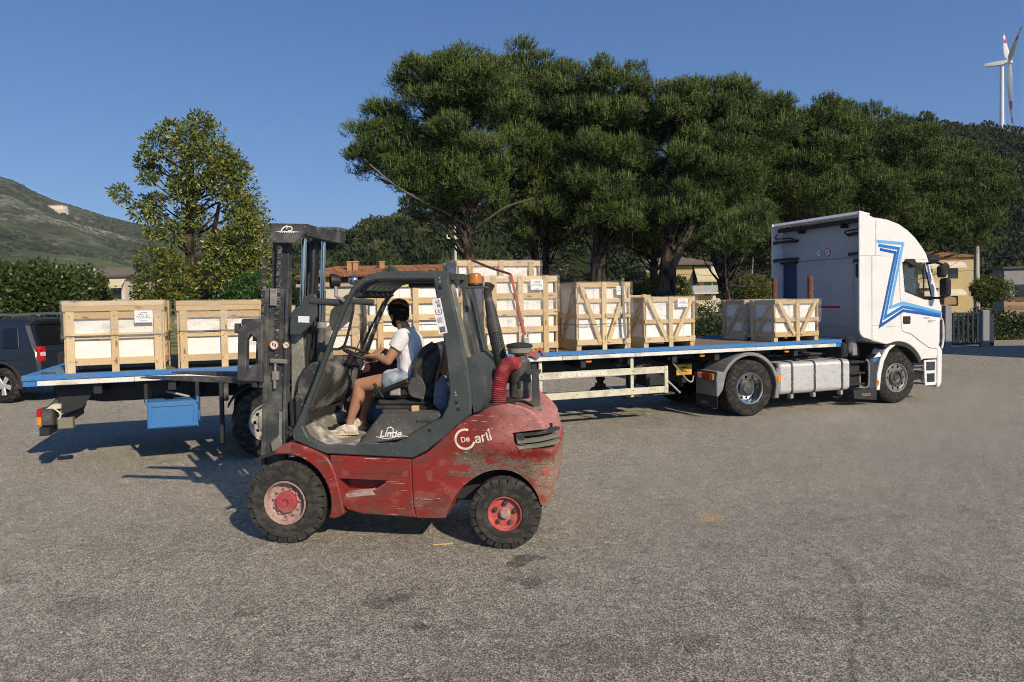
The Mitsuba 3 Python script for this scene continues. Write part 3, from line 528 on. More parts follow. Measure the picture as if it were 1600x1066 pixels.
put(f'{k}__awning', awning(25.2, 28.2, 98.2, 6.6, 2.0, 1.9), 'm_awning'); put(f'{k}__awning', awning(25.2, 28.2, 98.2, 2.5, 2.0, 1.9), 'm_awning')
put(f'{k}__dish', lathe([(0, 0), (.25, .03), (.42, .1), (.44, .13)], 20, 'y', (28.2, 97, 1.7)), 'm_pole', smooth=True)
# yellow house at the gate
k = 'arched_house'; tag(k, 'orange yellow house with curved striped awnings past the truck mirror', 'house')
put(f'{k}__wall', bx(47.5, 54.0, 83, 92, -.1, 6.6), 'm_wall_yellow'); put(f'{k}__roof', hip(47.5, 54.0, 83, 92, 6.6, 7.4, .4, 2.2), 'm_tiles')
for z in (5.1, 1.9):
    for x in (48.6, 51.6):
        q = put(f'{k}__window', bx(x - .55, x + .55, 82.93, 83.05, z - 1.1, z), 'm_dark_pane')
        a = np.radians(np.linspace(0, 90, 7)); prof = [(83 - 1.0 * math.sin(t), z + .1 + .7 * math.cos(t)) for t in a]
        put(f'{k}__awning', slab(prof + [(y + .02, zz - .05) for y, zz in prof[::-1]], x - 1.0, x + 1.0, 0, 'yz'), 'm_awning_pale')
put(f'{k}__balcony', bx(47.0, 50.0, 81.8, 83, 2.9, 3.5), 'm_wall_cream')
k = 'gray_shed'; tag(k, 'long flat grey shed with a dark roof edge at the right', 'building')
put(f'{k}__wall', bx(43.0, 60, 62, 63.5, -.1, 4.3), 'm_wall_gray'); put(f'{k}__roof', cat(bx(42.7, 60, 61.7, 63.8, 4.3, 4.45), bx(46.4, 60, 61.2, 62, 4.6, 4.9)), 'm_dark_metal')
put(f'{k}__window', bx(44.0, 46.2, 61.93, 62.05, 1.2, 2.9), 'm_dark_pane'); put(f'{k}__side_wall', bx(47.0, 60, 61.3, 62, -.1, 4.6), 'm_wall_brown'); put(f'{k}__drainpipe', tube([(46.7, 61.5, 0), (46.7, 61.5, 4.5)], .07, 8), 'm_orange')
# stack of long boards
mat('m_board_far', (.22, .14, .085), rough=.9); mat('m_board_far_b', (.34, .22, .13), rough=.9); mat('m_board_far_c', (.12, .08, .055), rough=.9)
k = 'board_fence'; tag(k, 'brown horizontal board fence behind the ivy mound', 'fence')
for i in range(6):
    put(f'{k}__board', bx(31.2, 46, 45, 45.08, .25 + .28 * i, .49 + .28 * i, .015), ['m_board_far', 'm_board_far_c', 'm_board_far_b', 'm_board_far', 'm_board_far_b', 'm_board_far_c'][i])
for x in (31.6, 35.5, 39.5, 43.5): put(f'{k}__post', bx(x, x + .12, 45.09, 45.2, 0, 2.0), 'm_board_far_c')
# hill house
zc = 900.0
while far_z(-.636 * zc, zc) / zc < .1385 and zc < 1300: zc += 5
k = 'hill_manor'; tag(k, 'long pale pink manor high on the rocky hillside', 'building')
X = -.636 * zc; Z = far_z(X, zc) + 4
put(f'{k}__wall', bx(X - 9, X + 16, zc - 12, zc - 2, Z - 6, Z + 3), 'm_wall_pink'); put(f'{k}__wing', bx(X - 22, X - 10, zc - 14, zc - 4, Z - 7, Z + 1.5), 'm_wall_pink'); put(f'{k}__terrace', bx(X + 10, X + 24, zc - 20, zc - 13, Z - 10, Z - 3), 'm_wall_cream')
put(f'{k}__roof', hip(X - 9, X + 16, zc - 12, zc - 2, Z + 3, Z + 4.6, .5, 4), 'm_tiles')
# ---------------------------------------------------------------- poles and wires
def pole(x, y, h, r, label, arm=True, m='m_pole', dx=0.0):
    k, n = 'utility_pole', 0
    while k in labels: n += 1; k = f'utility_pole_{n:03d}'
    tag(k, label, 'pole'); put(f'{k}__shaft', tube([(x, y, -.1), (x + dx, y, h)], [r, r * .6], 12), m, smooth=True)
    if arm:
        put(f'{k}__crossarm', bx(x - .55, x + .55, y - .06, y + .06, h - .75, h - .63), m)
        for q in (-.5, 0, .5): put(f'{k}__insulator', lathe([(.001, 0), (.05, .02), (.05, .16), (.001, .2)], 10, 'z', (x + q, y, h - .63 if q else h)), 'm_pole_pale', smooth=True)
pole(-3.5, 45, 6.95, .12, 'pale utility pole with a crossarm left of the tall pine trunk', m='m_pole_pale')
pole(4.5, 40, 5.6, .13, 'plain pale pole behind the crate with one grey strap', arm=False)
pole(10.6, 32, 4.0, .05, 'thin leaning metal mast near the lone clipped bush', arm=False, dx=.3)
pole(24.9, 38, 4.9, .17, 'thick grey concrete pole beside the mushroom shaped tree', arm=False)
pole(-44.5, 76, 6.6, .14, 'pole standing left of the beige house', arm=False, m='m_pole_pale')
pole(-16.4, 58, 5.4, .06, 'white mast by the tiled roof seen right of the forklift mast', arm=False, m='m_pole_pale')
mat('m_wire', (.03, .03, .03), rough=.7)
for (a, b, s_) in [((4.5, 40, 4.3), (38, 52, 5.0), .5), ((4.5, 40, 3.9), (38, 52, 4.2), .6), ((-3.2, 45, 6.3), (4.5, 40, 5.4), .3)]:
    t = np.linspace(0, 1, 14)[:, None]; P = np.array(a) + (np.array(b) - a) * t; P[:, 2] -= s_ * 4 * (t * (1 - t))[:, 0]
    put('overhead_wire', tube(P, .012, 5), 'm_wire', label=['lower overhead wire running right from the plain pole', 'lowest overhead wire sagging behind the clipped bushes', 'short overhead wire between the two utility poles'][labels.__len__() % 1 + sum(k.startswith('overhead') for k in labels)], cat_='wire')
# ---------------------------------------------------------------- gate
mat('m_gate_blue', (.008, .024, .06), rough=.7); mat('m_pillar', (.26, .28, .31), rough=.85)  # gate blue darkened to stand in for the shade over it
k = 'blue_gate'; tag(k, 'dark blue barred metal gate past the truck nose', 'gate')
for i in range(6): put(f'{k}__bar', bx(18.14 + .2 * i, 18.22 + .2 * i, 29.2, 29.24, .08, 1.42, .006), 'm_gate_blue')
put(f'{k}__rail', bx(18.1, 19.26, 29.19, 29.25, 1.36, 1.42), 'm_gate_blue'); put(f'{k}__rail', bx(18.1, 19.26, 29.19, 29.25, .08, .15), 'm_gate_blue')
k = 'gate_pillar'; tag(k, 'grey gate pillar carrying a tan letter box', 'pillar', 'gate pillars'); put(f'{k}__shaft', bx(17.78, 18.05, 29.1, 29.36, 0, 1.72, .02), 'm_pillar'); put(f'{k}__footing', bx(17.2, 17.78, 29.15, 29.35, 0, .35, .02), 'm_pillar')
k = 'gate_pillar_001'; tag(k, 'plain grey gate pillar at the right end of the blue gate', 'pillar', 'gate pillars'); put(f'{k}__shaft', bx(19.32, 19.6, 29.1, 29.36, 0, 1.5, .02), 'm_pillar'); put(f'{k}__hinge', bx(19.62, 19.85, 29.2, 29.3, .02, 1.35, .01), 'm_gate_blue')
put('letter_box', slab([(17.7, 1.75), (18.2, 1.75), (18.2, 2.02), (17.95, 2.1), (17.7, 2.02)], 29.05, 29.4, .01), 'm_board_far_b', label='tan letter box on the gate pillar', cat_='letter box')
k = 'mesh_fence'; tag(k, 'low dark railing left of the gate pillar', 'fence')
for i in range(8): put(f'{k}__bar', bx(15.7 + .18 * i, 15.74 + .18 * i, 29.6, 29.64, .1, 1.1), 'm_dark_metal')
put(f'{k}__rail', bx(15.6, 17.2, 29.59, 29.65, 1.1, 1.16), 'm_dark_metal')
# off frame: the parked box body whose shade crosses the yard at the right
mat('m_box_white', (.7, .7, .69), rough=.5)
k = 'storage_container'; tag(k, 'pale storage container standing right of the yard', 'container')
put(f'{k}__body', bx(19.8, 31, 19.8, 22.3, .15, 5.0, .03), 'm_box_white')
for i in range(6): put(f'{k}__rib', bx(21 + 1.8 * i, 21.1 + 1.8 * i, 19.74, 19.8, .3, 4.9, .01), 'm_box_white')
put(f'{k}__skid', bx(20, 30.8, 20, 22.1, 0, .15), 'm_dark_metal')
# ---------------------------------------------------------------- wind turbine
mat('m_turbine', (.72, .73, .73), rough=.4); mat('m_turbine_red', (.6, .08, .07), rough=.4)
k = 'wind_turbine'; tag(k, 'white wind turbine with red banded blade tips above the wooded hill', 'wind turbine')
TX, TY, TZ = 386.3, 560.0, 180.0
put(f'{k}__tower', tube([(TX, TY, 60), (TX, TY, TZ)], [2.0, 1.35], 24), 'm_turbine', smooth=True)
nac = [[(x, y * w, z * w2) for y, z in ((-1.6, -1.4), (1.6, -1.4), (1.6, 1.0), (.9, 1.7), (-.9, 1.7), (-1.6, 1.0))] for x, w, w2 in ((-12, .35, .4), (-10.5, .7, .7), (-4, 1, 1), (2.5, 1, 1), (3.2, .8, .8))]
put(f'{k}__nacelle', flip(move(rot(loft(np.array(nac)), [0, 0, 1], -27), (TX, TY, TZ + 1.5))), 'm_turbine', smooth=35)
hub = np.array([TX + 4.6, TY - 2.4, TZ + 1.5])
put(f'{k}__hub', ball(hub, (1.9, 1.7, 1.7)), 'm_turbine', smooth=True)
ax = np.array([.886, -.463, .04]); ax /= np.linalg.norm(ax); e1 = np.array([0, 0, 1.0]); e1 -= ax * (e1 @ ax); e1 /= np.linalg.norm(e1); e2 = np.cross(ax, e1)
for th in (-45, -165, 75):
    d = e1 * math.cos(math.radians(th)) + e2 * math.sin(math.radians(th)); w = np.cross(d, ax)
    def seg(s0, s1):
        R = []
        for s in np.linspace(s0, s1, 8):
            ch = np.interp(s, [0, .05, .2, 1], [1.0, 1.3, 2.5, .5]); tk = np.interp(s, [0, .2, 1], [.8, .4, .06]); tw = math.radians(np.interp(s, [0, .2, 1], [88, 80, 65]))
            cd, td = w * math.cos(tw) + ax * math.sin(tw), ax * math.cos(tw) - w * math.sin(tw)
            R.append([hub + d * (1.0 + 46 * s) + cd * ch * c_ + td * tk * t_ + ax * 1.6 * s * s for c_, t_ in ((.6, 0), (.2, .9), (-.5, .6), (-1.1, 0), (-.5, -.5), (.2, -.6))])
        return loft(np.array(R))
    put(f'{k}__blade', seg(0, .62), 'm_turbine', smooth=40)
    b_ = f'{k}__blade' if th == -45 else sorted(x for x in scene if x.startswith(f'{k}__blade') and x.count('__') == 1)[-1]
    for s0, s1, m_ in ((.62, .76, 'm_turbine_red'), (.76, .9, 'm_turbine'), (.9, 1.0, 'm_turbine_red')): put(f'{b_}__tip_band', seg(s0, s1), m_, smooth=40)
# ---------------------------------------------------------------- shared materials of vehicles and wood
FR.append(TRK)
def worn(c, d, scale=6.0, amt=.5, fine=.25):
    def fn(p, n, uv):
        k = fbm(p.x * scale, p.y * scale, p.z * scale, 4); g = noise(p.x * 60, p.y * 60, p.z * 60)
        return mix(c, d, smoothstep(.48, .72, k) * amt) * (1 - fine * .5 + fine * g)
    return proc(fn)
mat('m_blue', worn((.045, .185, .46), (.10, .20, .35), 3.0, .6), rough=.42)
mat('m_rail_white', worn((.72, .71, .66), (.4, .38, .33), 5.0, .7), rough=.5)
mat('m_chassis', worn((.012, .014, .02), (.035, .033, .03), 4.0, .6), rough=.6)
mat('m_black', (.014, .014, .015), rough=.55); mat('m_black_soft', (.025, .025, .026), rough=.75)
mat('m_guard', worn((.6, .58, .47), (.36, .33, .25), 7.0, .6), rough=.6)
def _tyre(p, n, uv):
    k = fbm(p.x * 19, p.y * 19, p.z * 19, 3); g = noise(p.x * 90, p.y * 90, p.z * 90)
    return mix((.022, .021, .02), (.075, .07, .062), smoothstep(.42, .75, k) * .8) * (.75 + .5 * g)
mat('m_tyre', proc(_tyre), rough=.85, spec=.25)
mat('m_steel', worn((.42, .41, .39), (.2, .18, .16), 9.0, .6), rough=.45, metal=.3)
mat('m_chrome', (.72, .72, .71), rough=.16, metal=1.0)
mat('m_alu', worn((.78, .78, .77), (.62, .62, .61), 14.0, .6), rough=.42, metal=.6)
mat('m_dark_steel', worn((.07, .07, .072), (.17, .155, .14), 9.0, .7), rough=.55, metal=.3)
mat('m_amber', (.85, .25, .02), rough=.2, spec=.6); mat('m_red_lens', (.45, .01, .012), rough=.15, spec=.6); mat('m_clear_lens', (.6, .58, .55), rough=.15, spec=.6)
mat('m_yellow', worn((.62, .36, .03), (.4, .22, .03), 8.0, .6), rough=.5)
mat('m_rust', worn((.13, .055, .03), (.22, .1, .05), 16.0, .9, .5), rough=.9)
mat('m_paper', (.8, .8, .82), rough=.7, spec=.2); mat('m_ink', (.12, .13, .2), rough=.8)
mat('m_letter_white', (.82, .82, .8), rough=.6); mat('m_letter_grey', (.3, .3, .3), rough=.6)
mat('m_strap_grey', (.2, .2, .19), rough=.7); mat('m_strap_red', worn((.42, .12, .085), (.3, .12, .09), 20.0, .6), rough=.85)
mat('m_band', (.1, .105, .11), rough=.45)
def _wood(p, n, uv):
    tone = cell_rand(dr.floor(uv.y / 10.0), 3.0, 1.0); t2 = cell_rand(dr.floor(uv.y / 10.0), 8.0, 2.0)
    v = uv.y - 10.0 * dr.floor(uv.y / 10.0)
    w = v + .012 * noise(uv.x * 3.0, v * 8.0 + tone * 90, 1.0)
    g = .5 + .5 * dr.sin(w * 420.0 + 9 * noise(uv.x * 1.3, w * 30.0, tone * 50)); f = fbm(uv.x * 5.0, v * 130.0, tone * 30, 3)
    d1, d2, r = voronoi(uv.x * 2.6 + tone * 50, v * 9.0 + tone * 20)
    knot = smoothstep(.17, .08, d1) * smoothstep(.45, .55, r)
    c = mix((.57, .405, .205), (.73, .59, .37), tone) * (.92 + .1 * t2)
    c = c * (1 - .2 * g * smoothstep(.3, .7, f)) * (.86 + .28 * f)
    st = smoothstep(.60, .74, fbm(p.x * 3.1, p.y * 3.1, p.z * 3.1, 3)) * .25
    return mix(mix(c, (.2, .1, .045), knot * .8), (.34, .27, .19), st)
mat('m_wood', proc(_wood), rough=.75, spec=.2)
def _board(p, n, uv):
    k = fbm(uv.x * .8, uv.y * 7, cell_rand(dr.floor(uv.y / 10), 1, 1) * 9, 4); g = noise(uv.x * 9, uv.y * 160, 2.0)
    return mix((.085, .072, .06), (.21, .18, .15), k) * (.7 + .5 * g)
mat('m_deck_board', proc(_board), rough=.85, spec=.2)
def _slabstone(p, n, uv):
    k = fbm(p.x * 2.2, p.y * 2.2, p.z * 5, 4); l = fbm(p.x * 9, p.y * 9, p.z * 30, 3)
    return mix((.82, .82, .815), (.68, .68, .655), smoothstep(.56, .76, k) * .6 + smoothstep(.62, .72, l) * .3)
mat('m_foam', proc(_slabstone), rough=.75, spec=.2)
def _film(p, n, uv): return .10 + .26 * smoothstep(.5, .78, fbm(p.x * 6, p.y * 6, p.z * 14, 4))
scene['m_film'] = {'type': 'mask', 'opacity': proc(_film), 'bsdf': {'type': 'twosided', 'bsdf': {'type': 'principled', 'base_color': rgb(.62, .60, .57), 'roughness': .22, 'specular': .6}}}
# ---------------------------------------------------------------- wheels: built at the origin, axle along y, outer side at y = 0 (towards the camera), hub depth to y = w
def tyre(R, rim, w, tread=0, groove=5):
    s = .045
    prof = [(rim, .03), (rim + .012, .004), (rim + .035, .0), ((R + rim) / 2 + .01, -.014), (R - .05, .006), (R - .018, .022), (R, .05)]
    ys = np.linspace(.05, w - .05, groove * 3 + 1)
    for i in range(1, len(ys) - 1): prof.append((R - (.012 if i % 3 == 2 else 0), ys[i]))
    prof += [(R, w - .05), (R - .018, w - .022), (R - .05, w - .006), (rim + .03, w), (rim, w - .03)]
    return lathe(prof, 72)
def bolts(n, r, y, rad, h, a0=0.0):
    out = []
    for i in range(n):
        a = a0 + 2 * math.pi * i / n; c = np.array([r * math.cos(a), y, r * math.sin(a)])
        out.append(move(lathe([(.0005, -h), (rad * .8, -h), (rad, -h * .6), (rad, 0)], 8), c))
    return out
def ringplate(r0, r1, y, t, n=10, hr=.03, hc=None):
    """An annular disc with n round holes, thickness t behind y."""
    hc = hc or (r0 + r1) / 2; a = lambda c, r, k: [(c[0] + r * math.cos(x), c[1] + r * math.sin(x)) for x in np.arange(k) * 2 * math.pi / k]
    hs = [a((0, 0), r0, 32)] + [a((hc * math.cos(i * 2 * math.pi / n), hc * math.sin(i * 2 * math.pi / n)), hr, 12) for i in range(n)]
    return slab(a((0, 0), r1, 48), y, y + t, .003, 'xz', hs)
def wheel(key, at_, R, rim, w, style, smooth=35, fr=None):
    m = lambda mesh: move(mesh, at_)
    put(f'{key}__tyre', m(tyre(R, rim, w)), 'm_tyre', smooth=smooth, fr=fr)
    if style == 'steel':        # plain trailer wheel
        put(f'{key}__rim', m(cat(lathe([(rim, .015), (rim - .01, .0), (rim - .022, .004), (rim - .03, .06), (rim - .05, .1)], 48), ringplate(.14, rim - .04, .10, .012, 10, .024, rim - .09), lathe([(.15, .12), (.15, .07), (.11, .05), (.0005, .045)], 32))), 'm_steel', smooth=30, fr=fr)
        put(f'{key}__bolts', m(cat(*bolts(10, .168, .1, .016, .03))), 'm_dark_steel', fr=fr, kind='stuff')
    if style == 'dish':         # polished deep dish drive wheel
        put(f'{key}__rim', m(cat(lathe([(rim, .02), (rim - .008, .0), (rim - .02, .002), (rim - .028, .03), (rim - .035, .15), (rim - .05, .19)], 56), ringplate(.15, rim - .045, .19, .015, 10, .027, .235))), 'm_chrome', smooth=30, fr=fr)
        put(f'{key}__hub', m(lathe([(.15, .2), (.145, .09), (.12, .075), (.1, .06), (.0005, .055)], 32)), 'm_dark_steel', smooth=30, fr=fr)
        put(f'{key}__bolts', m(cat(*bolts(10, .168, .19, .017, .035))), 'm_chrome', fr=fr, kind='stuff')
    if style == 'front':
        put(f'{key}__rim', m(cat(lathe([(rim, .02), (rim - .008, .0), (rim - .022, .003), (rim - .03, .03), (rim - .04, .045)], 56), ringplate(.165, rim - .035, .03, .014, 10, .026, .235))), 'm_alu', smooth=30, fr=fr)
        put(f'{key}__hub', m(cat(lathe([(.17, .035), (.17, .012), (.155, .006), (.115, .006), (.11, .02), (.085, .05), (.08, .03), (.06, .012), (.0005, .01)], 32))), 'm_dark_steel', smooth=30, fr=fr)
        put(f'{key}__bolts', m(cat(*bolts(10, .138, .006, .014, .028))), 'm_chrome', fr=fr, kind='stuff')
# ---------------------------------------------------------------- the flatbed trailer
tr_ = 'flatbed_trailer'; tag(tr_, 'long blue edged flatbed trailer carrying the crates behind the forklift', 'trailer')
ZD = 1.345
nk = [0]
def plank(x0, x1, y0, y1, z0, z1, along, ch=.003):
    m = bx(x0, x1, y0, y1, z0, z1, ch); v = m[0]; nk[0] += 1
    o = [q for q in range(3) if q != along]; off = (nk[0] * .377) % 5
    return m, np.column_stack([v[:, along] + off, v[:, o[0]] - v[:, o[0]].min() + v[:, o[1]] - v[:, o[1]].min() + 10.0 * (nk[0] % 400) + .5])
for i in range(11):
    y0 = .125 + .206 * i
    for s0, s1 in ((-10.85, -4.6), (-4.595, 2.1)):
        m, uv = plank(s0, s1, y0, y0 + .201, ZD - .03, ZD - .004 - .002 * (i % 3), 0); put(f'{tr_}__deck_board', m, 'm_deck_board', uv=uv)
put(f'{tr_}__rear_plate', bx(-11.38, -10.86, .1, 2.45, ZD - .03, ZD - .001, .004), mat('m_blue_dusty', worn((.115, .185, .25), (.2, .225, .235), 2.0, .9), rough=.6) or 'm_blue_dusty')
put(f'{tr_}__deck_ring', move(slab(rrect(-.08, .08, -.05, .05, .03), 0, .02, .004, 'xy', [rrect(-.05, .05, -.028, .028, .02)]), (-11.15, .28, ZD)), 'm_dark_steel')
for s, lab in ((0, None), (2.44, None)):
    put(f'{tr_}__side_rail', bx(-11.39, 2.19, s, s + .11, 1.278, ZD + .006, .008), 'm_blue')
    put(f'{tr_}__lower_lip', bx(-11.38, 2.18, s + .02, s + .10, 1.205, 1.277, .004), 'm_blue')
put(f'{tr_}__end_rail', bx(-11.39, -11.28, .112, 2.438, 1.2, ZD + .003, .006), 'm_blue'); put(f'{tr_}__end_rail', bx(2.08, 2.19, .112, 2.438, 1.2, ZD + .003, .006), 'm_blue')
e = [-11.22, -10.1, -9.02, -7.9, -6.75, -5.5, -4.28, -3.78, -3.5, -2.4, -1.1, .15, 1.3, 2.05]
for a, b in zip(e[:-1], e[1:]):
    put(f'{tr_}__marking_strip', bx(a + .004, b - .004, .012, .019, 1.212, 1.274, .001), 'm_rail_white' if abs(a + 3.78) > .1 else 'm_guard')
for y in (.72, 1.72):   # chassis beams with a gooseneck
    put(f'{tr_}__beam', slab([(-11.2, 1.2), (-11.2, 1.0), (-10.6, .88), (-4.2, .82), (-2.6, .86), (-1.5, 1.06), (2.0, 1.08), (2.0, 1.2)], y, y + .12, .004), 'm_chassis')
for x in np.arange(-10.6, 2.0, .9): put(f'{tr_}__crossmember', bx(x, x + .1, .1, 2.42, 1.06, 1.2, .004), 'm_chassis')
put(f'{tr_}__underfloor', bx(-11.25, 2.1, .1, 2.42, 1.2, ZD - .032), 'm_chassis')
put(f'{tr_}__kingpin_box', bx(.3, 2.05, .9, 1.66, 1.02, 1.198, .01), mat('m_navy', (.012, .03, .09), rough=.5) or 'm_navy')
# tail: mounting plates, bumper, lamps
put(f'{tr_}__tail_plate', slab([(-11.1, 1.2), (-10.55, 1.2), (-10.78, .86), (-10.95, .8), (-11.02, .8)], .33, .36, .004), 'm_chassis')
put(f'{tr_}__tail_plate', slab([(-11.1, 1.2), (-10.55, 1.2), (-10.78, .86), (-10.95, .8), (-11.02, .8)], 2.1, 2.13, .004), 'm_chassis')
put(f'{tr_}__bumper', bx(-11.26, -11.14, .2, 2.3, .53, .64, .01), 'm_chassis')
put(f'{tr_}__bumper_arm', slab([(-11.2, .64), (-11.2, .9), (-11.0, 1.1), (-10.9, 1.1), (-11.08, .8), (-11.08, .64)], .4, .46, .004), 'm_dark_steel')
put(f'{tr_}__bumper_arm', slab([(-11.2, .64), (-11.2, .9), (-11.0, 1.1), (-10.9, 1.1), (-11.08, .8), (-11.08, .64)], 2.0, 2.06, .004), 'm_dark_steel')
put(f'{tr_}__bracket', bx(-11.06, -10.88, .24, .38, .60, .74, .01), mat('m_khaki', (.2, .19, .14), rough=.7) or 'm_khaki')
put(f'{tr_}__number_lamp_plate', slab([(-11.2, .87), (-11.12, .93), (-11.02, .93), (-11.02, .87)], .26, .42, .004), 'm_guard')
put(f'{tr_}__cable', tube(smoothpath([(-11.1, .27, .88), (-11.02, .25, .8), (-11.05, .26, .7), (-10.98, .27, .66)]), .012, 6), 'm_guard', smooth=True)
for y in (.22, 1.95):
    k = put(f'{tr_}__tail_lamp', bx(-11.24, -11.1, y, y + .34, .66, .88, .012), 'm_dark_steel')
    put(f'{k}__red_lens', bx(-11.29, -11.238, y + .002, y + .338, .78, .875, .01), 'm_red_lens'); put(f'{k}__amber_lens', bx(-11.289, -11.237, y + .003, y + .337, .665, .777, .01), 'm_amber')
# wheels, mud flaps, tool box
for i, x in enumerate((-8.39, -7.08, -5.77)):
    for y, sgn in ((.05, 1), (2.45, -1)):
        k = f'{tr_}__wheel'; n = 0
        while any(q.startswith(k + '__') for q in scene): n += 1; k = f'{tr_}__wheel_{n:03d}'
        R, rim, w = .515, .285, .38
        T_ = (lambda m: m) if sgn == 1 else (lambda m: (m[0] * [1, -1, 1], m[1][:, ::-1]))
        put(f'{k}__tyre', move(T_(tyre(R, rim, w)), (x, y, R)), 'm_tyre', smooth=35)
        put(f'{k}__rim', move(T_(cat(lathe([(rim, .015), (rim - .01, .0), (rim - .022, .004), (rim - .03, .06), (rim - .05, .1)], 48), ringplate(.14, rim - .04, .10, .012, 10, .024, rim - .09), lathe([(.15, .12), (.15, .05), (.11, .03), (.0005, .025)], 32), *bolts(10, .168, .1, .016, .03))), (x, y, R)), 'm_steel', smooth=30)
    put(f'{tr_}__axle', tube([(x, .3, .515), (x, 2.2, .515)], .06, 12), 'm_chassis', smooth=True)
    put(f'{tr_}__mudguard', cat(*[bx(x + .58 * math.cos(a) - .08, x + .58 * math.cos(a) + .08, .06, .44, .515 + .6 * math.sin(a) - .012, .515 + .6 * math.sin(a) + .012) for a in ()] or [slab(arc((x, .515), .60, 25, 155, 14) + arc((x, .515), .615, 155, 25, 14), .05, .45, .002)]), 'm_black_soft')
put(f'{tr_}__mud_flap', bx(-9.05, -9.0, .05, .46, .27, 1.12, .006), 'm_black_soft'); put(f'{tr_}__flap_stay', bx(-8.995, -8.93, .2, .24, .85, 1.18, .004), 'm_dark_steel')
k = f'{tr_}__tool_box'
zt0, zt1 = .535, .90
put(f'{k}__shell', slab([(-9.97, zt0), (-9.33, zt0), (-9.33, zt1), (-9.97, zt1)], .1, .62, .008), 'm_blue', label='bright blue tool box hung under the trailer')
put(f'{k}__door', slab([(-9.95, zt0 + .015), (-9.35, zt0 + .015), (-9.35, zt1 - .03), (-9.95, zt1 - .03)], .085, .1, .004, 'xz', [[(-9.91, zt0 + .05), (-9.91, zt1 - .065), (-9.39, zt1 - .065), (-9.39, zt0 + .05)]]), 'm_blue')
put(f'{k}__corner', bx(-9.985, -9.955, .075, .14, zt1 - .03, zt1 + .05, .004), 'm_blue'); put(f'{k}__corner', bx(-9.345, -9.315, .075, .14, zt1 - .03, zt1 + .05, .004), 'm_blue')
put(f'{k}__hinge', bx(-9.33, -9.30, .09, .14, .62, .75, .004), 'm_blue')
for x in (-10.0, -9.36): put(f'{tr_}__box_hanger', bx(x, x + .05, .1, .15, .9, 1.2, .004), 'm_chassis'); put(f'{tr_}__box_hanger', bx(x, x + .05, .55, .6, .9, 1.2, .004), 'm_chassis')
put(f'{tr_}__spare_rod', tube([(-9.75, .35, 1.02), (-9.45, .3, .93)], .018, 8), 'm_steel', smooth=True)
# side guard
put(f'{tr_}__guard_rail', bx(-5.25, -1.795, .05, .085, .895, 1.012, .006), 'm_guard'); put(f'{tr_}__guard_rail', bx(-5.25, -1.795, .05, .085, .548, .662, .006), 'm_guard')
put(f'{tr_}__guard_end', bx(-1.79, -1.72, .048, .09, .54, 1.015, .006), 'm_guard')
for x in (-4.17, -2.45): put(f'{tr_}__guard_post', bx(x, x + .06, .088, .12, .5, 1.2, .005), 'm_guard')
put(f'{tr_}__guard_lettering', (lambda m: (m[0][:, [0, 2, 1]] * [1, -1, 1] + [-3.83, .049, .925], m[1]))(text('OFFICINE BRENNERO', .062, .002)), 'm_letter_white')
put(f'{tr_}__guard_bolts', cat(*[move(lathe([(.0005, -.008), (.009, -.008), (.011, 0)], 8), (x, .05, z)) for x in (-4.14, -3.5, -2.42, -1.76) for z in (.62, .95)]), 'm_dark_steel', kind='stuff')
# landing legs, levers, plate, lamps
for y in (.5, 1.7):
    put(f'{tr_}__landing_leg', cat(bx(-2.24, -2.1, y, y + .14, .62, 1.2, .008), bx(-2.22, -2.12, y + .02, y + .12, .45, .62, .006), slab([(-2.36, .42), (-1.98, .42), (-2.03, .47), (-2.1, .49), (-2.12, .56), (-2.22, .56), (-2.24, .49), (-2.31, .47)], y - .05, y + .19, .004)), 'm_chassis')
put(f'{tr_}__gear_crank', tube(smoothpath([(-1.62, .2, 1.15), (-1.4, .18, .9), (-1.24, .16, .72), (-1.15, .16, .7), (-1.12, .16, .8)]), .014, 8), 'm_steel', smooth=True)
put(f'{tr_}__gear_crank', tube([(-1.6, .25, .72), (-1.48, .22, .6), (-1.38, .2, .5)], .02, 8), 'm_steel', smooth=True)
put(f'{tr_}__step', cat(bx(-2.0, -1.55, .1, .3, .5, .53, .006), bx(-1.85, -1.7, .12, .28, .53, .56, .006)), 'm_dark_steel')
k = put(f'{tr_}__warning_plate', bx(-1.2, -.86, .58, .6, .77, .97, .004), 'm_yellow')
put(f'{k}__print', cat(*[bx(-1.1, -.97, .575, .579, z, z + .02) for z in (.83, .9)]), 'm_rust')
for x in (-8.0, -3.25, -.97, .93):
    q = put(f'{tr_}__marker_lamp', slab(rrect(x - .055, x + .055, 1.14, 1.185, .02), .09, .12, .006), 'm_amber'); put(f'{q}__bracket', slab([(x - .04, 1.19), (x + .04, 1.19), (x + .02, 1.205), (x - .02, 1.205)], .1, .12, .002), 'm_dark_steel')
put(f'{tr_}__valve', cat(bx(-2.6, -2.4, .3, .42, 1.02, 1.1, .02), bx(-2.57, -2.45, .25, .42, 1.1, 1.19, .01)), 'm_dark_steel')
put(f'{tr_}__side_box', bx(-1.9, -1.45, .5, 1.0, .62, .92, .01), 'm_chassis')
for y in (.62, 1.66): put(f'{tr_}__stake', tube([(2.0, y, ZD - .02), (2.0, y + .01, 2.6)], .055, 16), 'm_rust', smooth=35, label='rusty round stake standing at the front of the deck')
